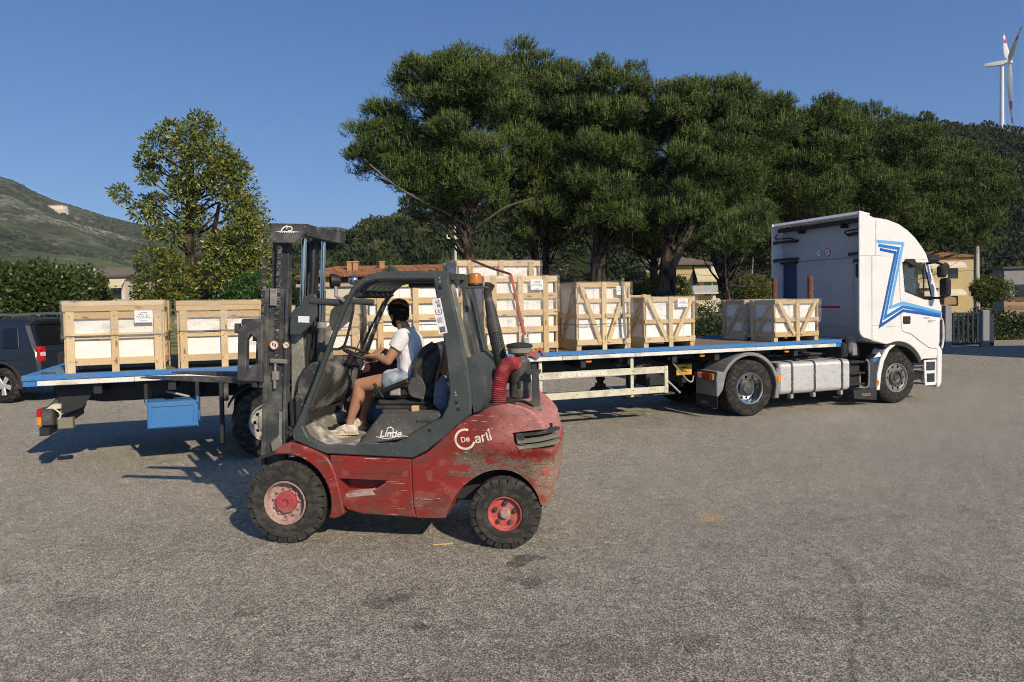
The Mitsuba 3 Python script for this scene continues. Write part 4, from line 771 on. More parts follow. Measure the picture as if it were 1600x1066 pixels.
# ---------------------------------------------------------------- crates
def crate(key_label, t0, t1, w0, w1, z1, style, group, posts=None, film=None, paper=None, band=None, seed=0, mats='m_wood', skirt=.0):
    k, n = 'wooden_crate', 0
    while k in labels: n += 1; k = f'wooden_crate_{n:03d}'
    tag(k, key_label, 'crate', group)
    r = np.random.default_rng(seed + 100); z0 = ZD; th = .022
    j = lambda s=.004: r.uniform(-s, s)
    def pl(x0, x1, y0, y1, za, zb, along, name='plank'):
        m, uv = plank(x0, x1, y0, y1, za, zb, along); put(f'{k}__{name}', m, mats, uv=uv)
    def diag(xa, za, xb, zb, y, wd=.075, axis=0):
        L = math.hypot(xb - xa, zb - za); m, uv = plank(0, L, y, y + th - .004, -wd / 2, wd / 2, 0)
        m = rot(m, [0, 1, 0], -math.degrees(math.atan2(zb - za, xb - xa))); v = m[0] + [xa, 0, za]
        put(f'{k}__brace', (v, m[1]), mats, uv=uv)
    def diag_y(ya, za, yb, zb, x, wd=.075):
        L = math.hypot(yb - ya, zb - za); m, uv = plank(0, L, x, x + th - .004, -wd / 2, wd / 2, 0)
        m = rot(m, [0, 1, 0], -math.degrees(math.atan2(zb - za, yb - ya))); v = m[0][:, [1, 0, 2]] * [1, 1, 1] + [0, ya, za]
        put(f'{k}__brace', (v, m[1][:, ::-1]), mats, uv=uv)
    a, b = t0, t1
    cuts = [a + .05] + sorted(a + .05 + (b - a - .1) * q for q in ([.5] if style == 'framed' else [.30 + r.uniform(-.04, .04), .55 + r.uniform(-.05, .05), .82])) + [b - .05]
    for q0, q1 in zip(cuts[:-1], cuts[1:]): put(f'{k}__slab', bx(q0 + .002, q1 - .002, w0 + .045 + r.uniform(0, .012), w1 - .05, z0 + .13, z1 - .05 - r.uniform(0, .02), .006), 'm_foam')
    H = z1 - z0
    if style == 'framed':
        pl(a - .01, b + .01, w0 - .02, w0 + .005, z1 - .065, z1, 0, 'top_rail'); pl(a - .008, b + .008, w0 - .021, w0 + .004, z1 - .135 , z1 - .067, 0, 'top_rail')
        for x in ((a + .03 + j(), a + .125), ((a + b) / 2 - .045, (a + b) / 2 + .045), (b - .12, b - .02)): pl(x[0], x[1], w0 - .018, w0 + .003, z0, z1 - .138, 2, 'post')
        pl(a + .02, b - .02, w0 + .005, w0 + .027, z0 + H * .47, z0 + H * .55, 0, 'middle_rail'); pl(a + .02, b - .02, w0 + .005, w0 + .027, z0 + .1, z0 + .195, 0, 'bottom_rail')
        pl(a + .02, b - .02, w0 + .006, w0 + .026, z1 - .235, z1 - .14, 0, 'inner_rail')
    elif style == 'braced':
        for zz, h in ((z1 - .085, .08), (z0 + H * .47, .075), (z0 + .09, .095)): pl(a, b, w0, w0 + th, zz, zz + h, 0, 'rail')
        if H > 1.0: pl(a, b, w0 + .001, w0 + th, z0 + H * .70, z0 + H * .70 + .07, 0, 'rail')
        xm = (a + b) / 2 + j(.01); pl(xm - .042, xm + .042, w0 - th, w0 - .001, z0, z1, 2, 'post')
        pl(a, a + .022, w0 + .023, w0 + .1, z0 + .09, z1, 2, 'post'); pl(b - .022, b, w0 + .023, w0 + .1, z0 + .09, z1, 2, 'post')
        diag(a + .07, z1 - .02, xm - .075, z0 + .13, w0 - th + .003); diag(b - .07, z1 - .02, xm + .075, z0 + .13, w0 - th + .003)
        for x in (a + .01, b - .09): pl(x, x + .08, w0 + .03, w1 - .03, z0, z0 + .088, 1, 'skid')
    else:                                # lattice of boards
        nh = 5 if H > 1.15 else 4
        for q in range(nh):
            zz = z0 + .07 + (H - .07 - .1) * q / (nh - 1); pl(a + j(), b + j(), w0, w0 + th, zz, zz + .095, 0, 'rail')
        for x in posts or (a + .12, (a + b) / 2, b - .16): pl(x - .045, x + .045, w0 - th - .002, w0 - .002, z0 if x > b - .4 else z0 + .05, z1 + .005, 2, 'post')
        pl(b - .02, b, w0 + .023, w0 + .09, z0 + .07, z1, 2, 'post')
        for x in (a + .3, b - .5): pl(x, x + .1, w0 + .03, w1 - .03, z0, z0 + .069, 1, 'skid')
    # the two ends and the back
    for x, s in ((a, -1), (b, 1)):
        x0, x1 = (x - .003, x + .019) if s < 0 else (x - .019, x + .003)
        for zz, h in ((z1 - .09, .085), (z0 + H * .47, .075), (z0 + .08, .1)): pl(x0 + s * -.022, x1 + s * -.022, w0 + .03, w1, zz, zz + h, 1, 'end_rail')
        for y in (w0 + .025, w1 - .1): pl(x0 + s * .001, x1 + s * .001, y, y + .075, z0, z1 - .002, 2, 'end_post')
        if style == 'braced': diag_y(w0 + .12, z1 - .1, w1 - .16, z0 + .14, x0 if s < 0 else x0, .07)
    for zz, h in ((z1 - .09, .085), (z0 + H * .47, .075), (z0 + .08, .1)): pl(a, b, w1 - .02, w1, zz, zz + h, 0, 'back_rail')
    for x in (a + .03, b - .12): pl(x, x + .09, w1 + .001, w1 + .02, z0, z1, 2, 'back_post')
    for q in range(4): y = w0 + .06 + (w1 - w0 - .2) * q / 3; pl(a + .02, b - .02, y, y + .09, z1 - .045, z1 - .024, 0, 'lid_board')
    if film:                             # stretch film around the upper part
        rr = np.random.default_rng(seed + 5); o = .03; per = []
        cx = [(a - o, w0 - o), (b + o, w0 - o), (b + o, w1 + o), (a - o, w1 + o)]
        for q in range(4):
            p, p2 = np.array(cx[q]), np.array(cx[(q + 1) % 4])
            for t in np.linspace(0, 1, 26)[:-1]: per.append(p + (p2 - p) * t)
        per = np.array(per); m = len(per); nz = 14; V = np.zeros((nz, m, 3)); ctr = np.array([(a + b) / 2, (w0 + w1) / 2])
        s = np.linspace(0, 1, m, endpoint=False)
        low = z1 - film * H * (1 + .18 * np.sin(2 * math.pi * (3 * s + rr.random())) + .12 * np.sin(2 * math.pi * (7 * s + rr.random())))
        for q in range(nz):
            f = q / (nz - 1); zq = (z1 + .012) * (1 - f) + low * f
            P3 = np.column_stack([per * 5, zq * 3]); wob = (meshkit.fbm(P3 * [1, 1, 2.2], 3, seed) - .5) * .035 * (.3 + f)
            dirn = per - ctr; dirn /= np.linalg.norm(dirn, axis=1, keepdims=True)
            V[q, :, :2] = per + dirn * wob[:, None]; V[q, :, 2] = zq
        top = V[0].copy(); top[:, :2] = ctr + (top[:, :2] - ctr) * .9; top[:, 2] = z1 + .014; cen = np.append(ctr, z1 + .012)
        put(f'{k}__film', loft(np.concatenate([V[::-1], top[None], np.tile(cen, (1, m, 1))]), True, False), 'm_film', smooth=True, label='wrinkled clear stretch film round the upper part')
    if band:
        for zb in band:
            o = .026; P = [(a - o, w0 - o), (b + o, w0 - o), (b + o, w1 + o), (a - o, w1 + o)]
            put(f'{k}__band', slab(P, zb, zb + .014, 0, 'xy', [[(a - o + .003, w0 - o + .003), (b + o - .003, w0 - o + .003), (b + o - .003, w1 + o - .003), (a - o + .003, w1 + o - .003)]]), 'm_band')
    nl = []
    for x in ([a + .078, (a + b) / 2, b - .07] if style == 'framed' else [(a + b) / 2] if style == 'braced' else list(posts or ())):
        for zz in (z0 + .13, z0 + H * .5, z1 - (.2 if style == 'framed' else .05)):
            for q in range(3): nl.append(move(lathe([(.0005, -.003), (.0055, -.003), (.006, .002)], 6), (x + r.uniform(-.028, .028), w0 - th - .001, zz + r.uniform(-.03, .03))))
    if nl: put(f'{k}__nails', cat(*nl), 'm_rust', kind='stuff')
    if paper:
        px, pz, pw, ph = paper; y = w0 - .034
        q = put(f'{k}__label', bx(px, px + pw, y - .002, y, pz, pz + ph, .0005), 'm_paper', label='white paper label with a few printed lines')
        ms = []
        for i, zz in enumerate(np.linspace(pz + ph * .8, pz + ph * .35, 4)):
            x = px + pw * (.28 - .07 * i)
            while x < px + pw * (.72 + .06 * i): L = r.uniform(.008, .022); ms.append(bx(x, x + L, y - .004, y - .0025, zz + r.uniform(-.004, .004), zz + r.uniform(.006, .012))); x += L + .006
        ms.append(bx(px + pw * .32, px + pw * .68, y - .004, y - .0025, pz + ph * .12, pz + ph * .16))
        put(f'{q}__print', cat(*ms), 'm_ink', kind='stuff')
    return k
G_ = 'wooden crates of white slabs on the trailer'
crate('pale framed wooden crate at the rear end of the trailer, paper label at upper right', -10.92, -9.73, .1, .92, 2.30, 'framed', G_, film=.5, paper=(-10.08, 2.0, .225, .165), band=(1.83,), seed=1)
crate('framed wooden crate second from the trailer end, half hidden by the forklift mast', -9.56, -8.36, .1, .92, 2.285, 'framed', G_, film=.5, band=(1.86,), seed=2)
crate('framed wooden crate seen through the forklift windscreen', -8.24, -7.07, .1, .92, 2.19, 'framed', G_, film=.45, band=(1.85,), seed=3)
crate('large lattice crate seen through the cab beside the driver', -6.96, -5.45, .1, .92, 2.55, 'lattice', G_, posts=(-6.76, -6.21, -5.62), band=(1.9,), seed=4)
crate('tall lattice crate with a red ratchet strap and paper label, beside the air filter', -5.09, -3.81, .1, .92, 2.615, 'lattice', G_, posts=(-4.93, -4.47, -4.03), film=.62, paper=(-4.3, 2.385, .22, .165), seed=5)
crate('higher lattice crate behind the one with the red strap, tallest on the trailer', -5.2, -3.62, 1.28, 2.2, 2.935, 'lattice', G_, posts=(-4.95, -4.38, -3.8), film=.5, seed=6)
crate('braced crate with a vertical grey strap and torn film', -3.455, -2.43, .1, .95, 2.5, 'braced', G_, film=.52, paper=(-2.72, 2.28, .155, .15), band=(1.78,), seed=7)
crate('braced crate with paper label just right of the grey strapped crate', -2.15, -1.11, .1, .93, 2.235, 'braced', G_, film=.5, paper=(-1.5, 2.05, .21, .145), seed=8)
crate('plain crate behind the crate right of the grey strapped one', -2.3, -1.3, 1.28, 2.1, 2.285, 'lattice', G_, seed=9)
crate('braced crate nearest the white cab at the deck edge', .665, 1.715, .1, .82, 2.145, 'braced', G_, film=.5, seed=10)
crate('shaded braced crate behind the one nearest the cab', .64, 1.69, .95, 1.68, 2.15, 'braced', G_, film=.5, seed=11)
# ---------------------------------------------------------------- straps
k = 'ratchet_strap'; tag(k, 'faded red ratchet strap over the tall lattice crate', 'strap', 'lashing straps')
P = smoothpath([(-4.95, 1.3, 2.955), (-4.8, .62, 2.77), (-4.66, .09, 2.645), (-4.64, .055, 2.6), (-4.55, .052, 2.2), (-4.44, .05, 1.72), (-4.42, .05, 1.64)], 5)
put(f'{k}__webbing', tube(P, 1, 4, (.042, .004, (0.2, 1, 0.25))), 'm_strap_red')
put(f'{k}__far_webbing', tube([(-4.95, 1.3, 2.955), (-5.0, 2.25, 2.95), (-5.0, 2.45, 1.36)], 1, 4, (.05, .004, (1, .02, 0))), 'm_strap_red')
put(f'{k}__ratchet', cat(bx(-4.455, -4.445, .0, .06, 1.5, 1.66, .002), bx(-4.385, -4.375, .0, .06, 1.5, 1.66, .002), lathe([(.0005, -.045), (.02, -.045), (.02, .045), (.0005, .045)], 12, 'x', (-4.415, .03, 1.6)), lathe([(.0005, -.05), (.012, -.05), (.012, .05), (.0005, .05)], 10, 'x', (-4.415, .02, 1.53)), bx(-4.46, -4.37, -.02, 0, 1.5, 1.58, .004)), 'm_steel', smooth=30)
put(f'{k}__hook', tube(smoothpath([(-4.415, .03, 1.5), (-4.41, .0, 1.4), (-4.41, -.02, 1.3), (-4.41, .04, 1.22)]), .012, 8), 'm_steel', smooth=True)
put(f'{k}__loose_end', cat(tube(smoothpath([(-4.42, -.02, 1.42), (-4.3, -.04, 1.36), (-4.2, -.03, 1.42), (-4.12, -.04, 1.33)]), 1, 4, (.05, .006, (0, 1, .3))), tube(smoothpath([(-4.5, -.02, 1.36), (-4.35, -.05, 1.33), (-4.22, -.04, 1.27)]), 1, 4, (.05, .006, (0, 1, .2)))), 'm_strap_red')
k = 'ratchet_strap_001'; tag(k, 'grey lashing strap running down the front of the braced crate', 'strap', 'lashing straps')
P = [(-2.63, 1.0, 2.53), (-2.625, .08, 2.53), (-2.615, .048, 2.5), (-2.585, .046, 1.75), (-2.56, .045, 1.5)]
put(f'{k}__webbing', tube(smoothpath(P), 1, 4, (.045, .004, (0, 1, .05))), 'm_strap_grey')
put(f'{k}__hook', cat(tube(smoothpath([(-2.56, .045, 1.5), (-2.575, .03, 1.42), (-2.6, .02, 1.36)]), .008, 6), tube(smoothpath([(-2.56, .045, 1.5), (-2.545, .03, 1.42), (-2.51, .02, 1.36)]), .008, 6), tube([(-2.61, .02, 1.365), (-2.5, .02, 1.365)], .008, 6)), 'm_steel', smooth=True)
put(f'{k}__sheath', tube([(-2.6, .044, 2.0), (-2.585, .043, 1.75), (-2.58, .043, 1.6)], 1, 4, (.05, .006, (0, 1, .05))), 'm_strap_grey')
FR.pop()
# ---------------------------------------------------------------- the tractor unit
FR.append(TRK)
def _white(p, n, uv):
    k = fbm(p.x * 2.5, p.y * 2.5, p.z * 2.5, 4); g = noise(p.x * 40, p.y * 40, p.z * 40)
    return mix((.74, .745, .745), (.65, .65, .64), smoothstep(.5, .75, k) * .5) * (.97 + .05 * g)
mat('m_white', proc(_white), rough=.28, spec=.5, coat=.5)
mat('m_star_light', (.14, .39, .72), rough=.35, coat=.4); mat('m_star_mid', (.022, .17, .52), rough=.35, coat=.4); mat('m_star_dark', (.014, .095, .36), rough=.35, coat=.4)
mat('m_fender', worn((.2, .205, .21), (.33, .32, .3), 8.0, .5), rough=.6); mat('m_interior', (.03, .03, .032), rough=.8); mat('m_seat_cloth', (.06, .06, .065), rough=.9)
scene['m_pane'] = {'type': 'thindielectric', 'int_ior': 1.5}
scene['m_pane_dusty'] = {'type': 'mask', 'opacity': proc(lambda p, n, uv: .05 + .2 * smoothstep(.45, .8, fbm(p.x * 5, p.y * 5, p.z * 5, 4))), 'bsdf': {'type': 'twosided', 'bsdf': {'type': 'principled', 'base_color': rgb(.5, .49, .46), 'roughness': .5}}}
tk = 'tractor_truck'; tag(tk, 'white tractor truck with a blue three banded star outline on its cab side', 'truck')
TW, TB = 2.5, 3.63            # width, front axle
SIDE = [(2.95, 1.30), (3.32, 1.21), (3.42, 1.225)] + arc((TB, .52), .735, 99, 27, 12) + [(4.36, .87), (4.70, .87), (4.76, 1.0), (4.84, 1.25), (4.865, 1.62), (4.82, 1.95), (4.77, 2.1), (4.47, 2.88), (4.40, 3.03), (4.29, 3.18), (4.13, 3.345), (3.94, 3.485), (3.70, 3.60), (3.42, 3.675), (3.2, 3.70), (2.95, 3.71)]
SIDE = _ring(SIDE)
ws = [0.014, .03, .07, .14, .26, .45, .8, 1.25]
# near-side outline stays as measured; the nose bulges forward between the sides
def ring3(w):
    q = math.sqrt(max(0, 1 - (1 - min(1, (w - .014) / .42)) ** 2)); P = SIDE.copy()
    P[:, 0] = np.where(P[:, 0] > 3.9, P[:, 0] + .16 * q * np.clip((P[:, 0] - 3.9) / .5, 0, 1), P[:, 0]); P[:, 1] = np.where(P[:, 1] > 3.3, P[:, 1] + .07 * q * np.clip((P[:, 1] - 3.3) / .3, 0, 1), P[:, 1])
    return P
allw = ws + [TW - w for w in ws[-2::-1]]
R3 = np.zeros((len(allw), len(SIDE), 3))
for i, w in enumerate(allw):
    P = ring3(min(w, TW - w)); R3[i, :, 0] = P[:, 0]; R3[i, :, 1] = w; R3[i, :, 2] = P[:, 1]
# the shell leaves the windscreen open: skip the band of faces between its lower and upper edge
v, f = loft(R3, True, False); m = len(SIDE); i0 = int(np.argmin(np.abs(SIDE - [4.77, 2.1]).sum(1))); i1 = int(np.argmin(np.abs(SIDE - [4.47, 2.88]).sum(1))); lo, hi = min(i0, i1), max(i0, i1)
fm = (f % m); ring_w = f // m
band = np.all((fm >= lo) & (fm <= hi), 1); inner = np.all((ring_w >= 2) & (ring_w <= len(allw) - 3), 1)
put(f'{tk}__cab_shell', (v, f[~(band & inner)]), 'm_white', smooth=30)
put(f'{tk}__windscreen', (v, f[band & inner]), 'm_pane', smooth=30)
WIN = [(3.78, 2.835), (3.845, 2.275), (4.385, 2.11), (4.575, 2.10), (4.37, 2.825)]
side_hole = [(3.76, 2.855), (3.83, 2.255), (4.38, 2.085), (4.61, 2.075), (4.385, 2.845)]
for y0, y1, near in ((0.0, .013, True), (TW - .013, TW, False)):
    pre = f'{tk}__'
    base = slab(SIDE, .014 if near else TW - .03, .03 if near else TW - .014, 0, 'xz', [side_hole]); put(pre + 'side_shell', base, 'm_white')
    g = .004
    roof = [(3.065, 2.985), (4.43, 2.90), (4.455, 2.905), (4.40, 3.02), (4.29, 3.17), (4.13, 3.335), (3.94, 3.475), (3.70, 3.59), (3.42, 3.665), (3.065, 3.69)]
    put(pre + 'roof_side', slab(roof, y0, y1, .005), 'm_white', label='side of the high roof')
    sleeper = [(2.96, 1.60), (3.73, 1.54), (3.66, 2.96), (3.065, 2.975), (2.96, 2.98)]
    put(pre + 'sleeper_panel', slab(sleeper, y0, y1, .005, 'xz'), 'm_white')
    door = [(3.74, 1.54), (3.77, 1.46), (4.0, 1.40), (4.25, 1.24), (4.5, 1.1), (4.74, 1.06), (4.82, 1.28), (4.835, 1.62), (4.80, 1.92), (4.74, 2.08), (4.44, 2.885), (3.67, 2.96)]
    put(pre + 'door', slab(door, y0, y1, .005, 'xz', [side_hole]), 'm_white')
    skirt = [(2.96, 1.59), (2.96, 1.31), (3.32, 1.215), (3.43, 1.23)] + arc((TB, .52), .74, 97, 28, 10) + [(4.36, .875), (4.70, .875), (4.735, 1.05), (4.49, 1.09), (4.24, 1.23), (3.99, 1.39), (3.765, 1.45), (3.732, 1.53)]
    put(pre + 'lower_panel', slab(skirt, y0, y1, .005), 'm_white')
    # dark window surround, pane, division bar
    yy = (y0 + .004, y0 + .02) if near else (y1 - .02, y1 - .004)
    put(pre + 'window_frame', slab(side_hole, yy[0], yy[1], .002, 'xz', [WIN]), 'm_black')
    put(pre + 'window_bar', bx(4.345, 4.375, yy[0] + .001, yy[1] - .001, 2.12, 2.82), 'm_black')
    put(pre + 'window_pane', slab(WIN, yy[0] + .009, yy[0] + .0095, 0), 'm_pane')
    put(pre + 'door_handle', slab(rrect(3.775, 3.985, 1.60, 1.76, .03), y0 - .004 if near else y1 - .02, y0 + .014 if near else y1 + .004, .004), 'm_black')
    q = f'{tk}__door_handle' + ('' if near else '_001')
    put(q + '__grip', bx(3.8, 3.96, y0 - .012 if near else y1, y0 - .002 if near else y1 + .012, 1.655, 1.69, .004), 'm_black_soft')
    # rear side deflector, standing behind the cab's back wall
    fy = (0.0, .035) if near else (TW - .035, TW)
    fair = [(2.635, 3.86), (2.63, 1.53), (2.66, 1.43), (2.74, 1.365), (2.95, 1.312), (2.95, 2.975), (3.055, 2.985), (3.055, 3.69), (3.02, 3.73)]
    put(pre + 'side_deflector', slab(fair, fy[0], fy[1], .006), 'm_white')
    put(pre + 'deflector_seam', bx(2.625, 3.05, fy[0] - .0015, fy[1] + .0015, 2.972, 2.98), 'm_fender')
    put(pre + 'fold_line', slab([(3.765, 1.455), (4.0, 1.395), (4.25, 1.235), (4.5, 1.092), (4.735, 1.052), (4.735, 1.058), (4.5, 1.098), (4.25, 1.241), (4.0, 1.401), (3.765, 1.461)], y0 + .002, y1 - .002), 'm_fender')
    # wheel arch lip and front fender behind the wheel
    put(pre + 'arch_lip', slab(arc((TB, .52), .74, 118, 24, 16) + arc((TB, .52), .65, 24, 118, 16), (.01 if near else TW - .25), (.25 if near else TW - .01), .008), 'm_black_soft')
    rear_f = [(3.08, .30), (3.16, .30), (3.2, .62), (3.28, .88), (3.42, 1.09), (3.58, 1.19), (3.45, 1.19), (3.3, 1.10), (3.17, .9), (3.09, .62)]
    put(pre + 'front_fender', slab(rear_f, (.0 if near else TW - .3), (.3 if near else TW), .01), 'm_white')
    put(pre + 'fender_liner', slab(arc((TB, .52), .60, 100, 195, 14) + arc((TB, .52), .625, 195, 100, 14), (.03 if near else TW - .33), (.33 if near else TW - .03), .002), 'm_black_soft')
    # bumper corner and steps
    bp = [(4.73, .27), (4.80, .27), (4.86, .36), (4.88, 1.02), (4.84, 1.08), (4.74, 1.08), (4.735, .5)]
    put(pre + 'bumper_corner', slab(bp, (.0 if near else TW - .3), (.3 if near else TW), .014), 'm_white')
    st = put(pre + 'entry_step', slab([(4.40, .32), (4.69, .31), (4.72, .36), (4.72, .84), (4.37, .84), (4.385, .5)], (.01 if near else TW - .03), (.03 if near else TW - .01), .005, 'xz', [[(4.45, .38), (4.45, .56), (4.67, .56), (4.67, .38)], [(4.43, .62), (4.43, .80), (4.68, .80), (4.68, .62)]]), 'm_white')
    put(st + '__tread', cat(*[bx(4.42, 4.7, (.03 if near else TW - .3), (.3 if near else TW - .03), z, z + .035, .006) for z in (.33, .58)]), 'm_fender')
    put(st + '__well', bx(4.4, 4.71, (.28 if near else TW - .3), (.3 if near else TW - .28), .32, .85), 'm_fender')
    put(pre + 'front_pillar_trim', slab([(4.585, 2.07), (4.63, 2.07), (4.475, 2.85), (4.45, 2.85)], (-.004 if near else TW), (.0 if near else TW + .004), .0015), 'm_white')
    put(pre + 'grille_side', slab([(4.79, 1.12), (4.83, 1.14), (4.865, 1.3), (4.87, 1.66), (4.84, 1.68), (4.80, 1.66)], (-.003 if near else TW), (.001 if near else TW + .003), .001), 'm_black')
    put(pre + 'corner_guard', tube(smoothpath([(4.83, .0 if near else TW, 1.70), (4.92, .02 if near else TW - .02, 1.6), (4.93, .02 if near else TW - .02, 1.25), (4.86, 0 if near else TW, 1.07)]), .018, 8), 'm_white', smooth=True)
    # mirrors
    s_ = -1 if near else 1; yb = 0 if near else TW
    put(pre + 'mirror_arm', tube(smoothpath([(4.42, yb, 2.83), (4.5, yb + s_ * .15, 2.84), (4.55, yb + s_ * .26, 2.79)]), .025, 8), 'm_black', smooth=True); put(pre + 'mirror_arm', tube(smoothpath([(4.52, yb, 2.12), (4.6, yb + s_ * .2, 2.12), (4.66, yb + s_ * .27, 2.16)]), .022, 8), 'm_black', smooth=True)
    put(pre + 'mirror', slab(rrect(4.47, 4.61, 2.53, 2.78, .06), (yb - .33 if near else yb + .17), (yb - .17 if near else yb + .33), .03), 'm_black')
    put(pre + 'mirror', slab(rrect(4.56, 4.69, 2.14, 2.52, .06), (yb - .36 if near else yb + .16), (yb - .16 if near else yb + .36), .03), 'm_black')
    put(pre + 'wind_deflector', slab([(3.79, 2.86), (3.83, 2.915), (4.03, 2.915), (4.12, 2.79), (4.1, 2.745), (4.02, 2.75)], (-.07 if near else TW + .0), (-.001 if near else TW + .07), .012), 'm_black')
    # drive wheels, fender, front wheel
    for q, w_ in (((0.0, .0, .52), .30), ((0.0, .34, .52), .30)):
        pos = q if near else (q[0], TW - q[1], q[2])
        kk = f'{tk}__drive_wheel'; n = 0
        while any(x.startswith(kk + '__') for x in scene): n += 1; kk = f'{tk}__drive_wheel_{n:03d}'
        mv = (lambda mm: move(mm, pos)) if near else (lambda mm: move((mm[0] * [1, -1, 1], mm[1][:, ::-1]), pos))
        put(f'{kk}__tyre', mv(tyre(.52, .297, w_, groove=4)), 'm_tyre', smooth=35)
        if q[1] == 0:
            rim = .297
            put(f'{kk}__rim', mv(cat(lathe([(rim, .03), (rim + .004, .008), (rim - .006, .0), (rim - .02, .004), (rim - .03, .03), (rim - .04, .15), (rim - .055, .19)], 56), ringplate(.15, rim - .05, .19, .015, 10, .027, .2))), 'm_chrome', smooth=30)
            put(f'{kk}__hub', mv(lathe([(.155, .2), (.15, .09), (.125, .075), (.105, .05), (.0005, .045)], 32)), 'm_dark_steel', smooth=30)
            put(f'{kk}__bolts', mv(cat(*bolts(10, .168, .19, .017, .035))), 'm_chrome', kind='stuff')
    kk = f'{tk}__front_wheel' + ('' if near else '_001'); pos = (TB, .02 if near else TW - .02, .52)
    mv = (lambda mm: move(mm, pos)) if near else (lambda mm: move((mm[0] * [1, -1, 1], mm[1][:, ::-1]), pos))
    put(f'{kk}__tyre', mv(tyre(.52, .297, .33, groove=4)), 'm_tyre', smooth=35); rim = .297
    put(f'{kk}__rim', mv(cat(lathe([(rim, .03), (rim + .003, .008), (rim - .006, .0), (rim - .022, .003), (rim - .03, .03), (rim - .04, .05)], 56), ringplate(.165, rim - .035, .035, .014, 10, .026, .222))), mat('m_rim_alu', worn((.46, .46, .45), (.3, .29, .28), 12.0, .6), rough=.35, metal=.8) or 'm_rim_alu', smooth=30)
    put(f'{kk}__hub', mv(cat(lathe([(.175, .04), (.172, .0), (.16, -.008), (.118, -.008), (.11, .02), (.06, .04), (.05, .012), (.0005, .01)], 32))), 'm_dark_steel', smooth=30)
    put(f'{kk}__bolts', mv(cat(*bolts(10, .14, -.008, .015, .03))), 'm_chrome', kind='stuff')
    fy = (.0, .64) if near else (TW - .64, TW)
    fo = arc((0, .52), .665, 2, 150, 22); fi = arc((0, .52), .60, 150, 2, 22)
    put(pre + 'rear_fender', slab([(.56, .3)] + [(.635, .32)] + fo + [(-.72, .86), (-.74, .70), (-.74, .42), (-.71, .40), (-.60, .52)] + fi, fy[0], fy[1], .012), 'm_fender')
    put(pre + 'fender_nose', slab([(.60, .3), (.655, .3), (.655, .84), (.60, .88), (.61, .6)], fy[0], fy[1] - .3, .006), 'm_fender')
    lk = put(pre + 'rear_lamp', bx(-.775, -.742, fy[0] + .02, fy[1] - .02, .70, .84, .008), 'm_black')
    n4 = np.linspace(fy[0] + .025, fy[1] - .025, 6)
    for a, b, mm in zip(n4[:-1], n4[1:], (['m_amber', 'm_red_lens', 'm_red_lens', 'm_clear_lens', 'm_red_lens'] if near else ['m_red_lens', 'm_clear_lens', 'm_red_lens', 'm_red_lens', 'm_amber'])): put(lk + '__lens', bx(-.80, -.774, a + .002, b - .002, .712, .828, .008), mm)
    mf = put(pre + 'mud_flap', bx(-.735, -.722, fy[0], fy[1], .19, .68, .003), 'm_black_soft')
    put(pre + 'front_flap', slab([(2.52, .16), (3.1, .1), (3.12, .33), (2.5, .34)], fy[0] + .03, fy[0] + .045, .003), 'm_black_soft')
    put(pre + 'side_marker', bx(.63, .70, fy[0] - .012 if near else fy[1], fy[0] if near else fy[1] + .012, .60, .73, .006), 'm_amber'); put(pre + 'side_marker', bx(3.09, 3.13, fy[0] - .012 if near else fy[1], fy[0] if near else fy[1] + .012, .40, .50, .005), 'm_amber')
    tky = (.04, .68) if near else (TW - .68, TW - .04)
    t_ = put(pre + 'fuel_tank', slab(rrect(tky[0], tky[1], .345, .95, .085, 6), .70, 2.44, .035, 'yz'), 'm_alu', smooth=40, label='brushed metal fuel tank')
    put(t_ + '__end_cap', slab(rrect(tky[0] + .01, tky[1] - .01, .355, .94, .08, 6), .655, .70, .01, 'yz'), 'm_black_soft')
    for x in (.98, 1.52, 2.2):
        o = rrect(tky[0] - .012, tky[1] + .012, .335, .962, .09, 6); ii = rrect(tky[0] + .002, tky[1] - .002, .347, .948, .083, 6)
        put(t_ + '__strap', slab(o, x, x + .045, .003, 'yz', [ii]), 'm_dark_steel'); put(t_ + '__strap_foot', bx(x - .01, x + .055, tky[0] + .0, tky[0] + .1, .26, .34, .01), 'm_steel')
    put(t_ + '__filler', lathe([(.06, 0), (.06, .04), (.05, .05), (.0005, .05)], 20, 'z', (1.3, (tky[0] + tky[1]) / 2 - .1, .95)), 'm_black')
    # battery box and ladder, front skirt
    put(pre + 'battery_box', bx(2.46, 2.82, tky[0] + .14, tky[1], .36, .9, .01), 'm_chassis')
    for z in (.42, .64, .86): put(pre + 'ladder_rung', bx(2.46, 2.84, tky[0] + .02, tky[0] + .13, z, z + .035, .006), 'm_black_soft')
    put(pre + 'ladder_post', tube(smoothpath([(2.83, tky[0], .92), (2.88, tky[0] - .02, .85), (2.88, tky[0] - .02, .45), (2.84, tky[0], .36)]), .022, 8), 'm_fender', smooth=True)
    put(pre + 'side_skirt', slab([(2.9, .34), (3.08, .34), (3.1, .62), (3.2, .92), (3.3, 1.05), (2.92, .92)], tky[0] - .01, tky[0] + .03, .004), mat('m_skirt_grey', (.045, .047, .055), rough=.6) or 'm_skirt_grey')
    put(pre + 'warning_sticker', slab([(3.02, .955), (3.24, .97), (3.17, 1.06)], (tky[0] - .014 if near else tky[1] + .012), (tky[0] - .011 if near else tky[1] + .014)), 'm_paper')
    put(pre + 'blue_sticker', slab([(3.0, .86), (3.12, .89), (3.13, .945), (3.0, .93)], (tky[0] - .014 if near else tky[1] + .012), (tky[0] - .011 if near else tky[1] + .014)), 'm_star_mid')
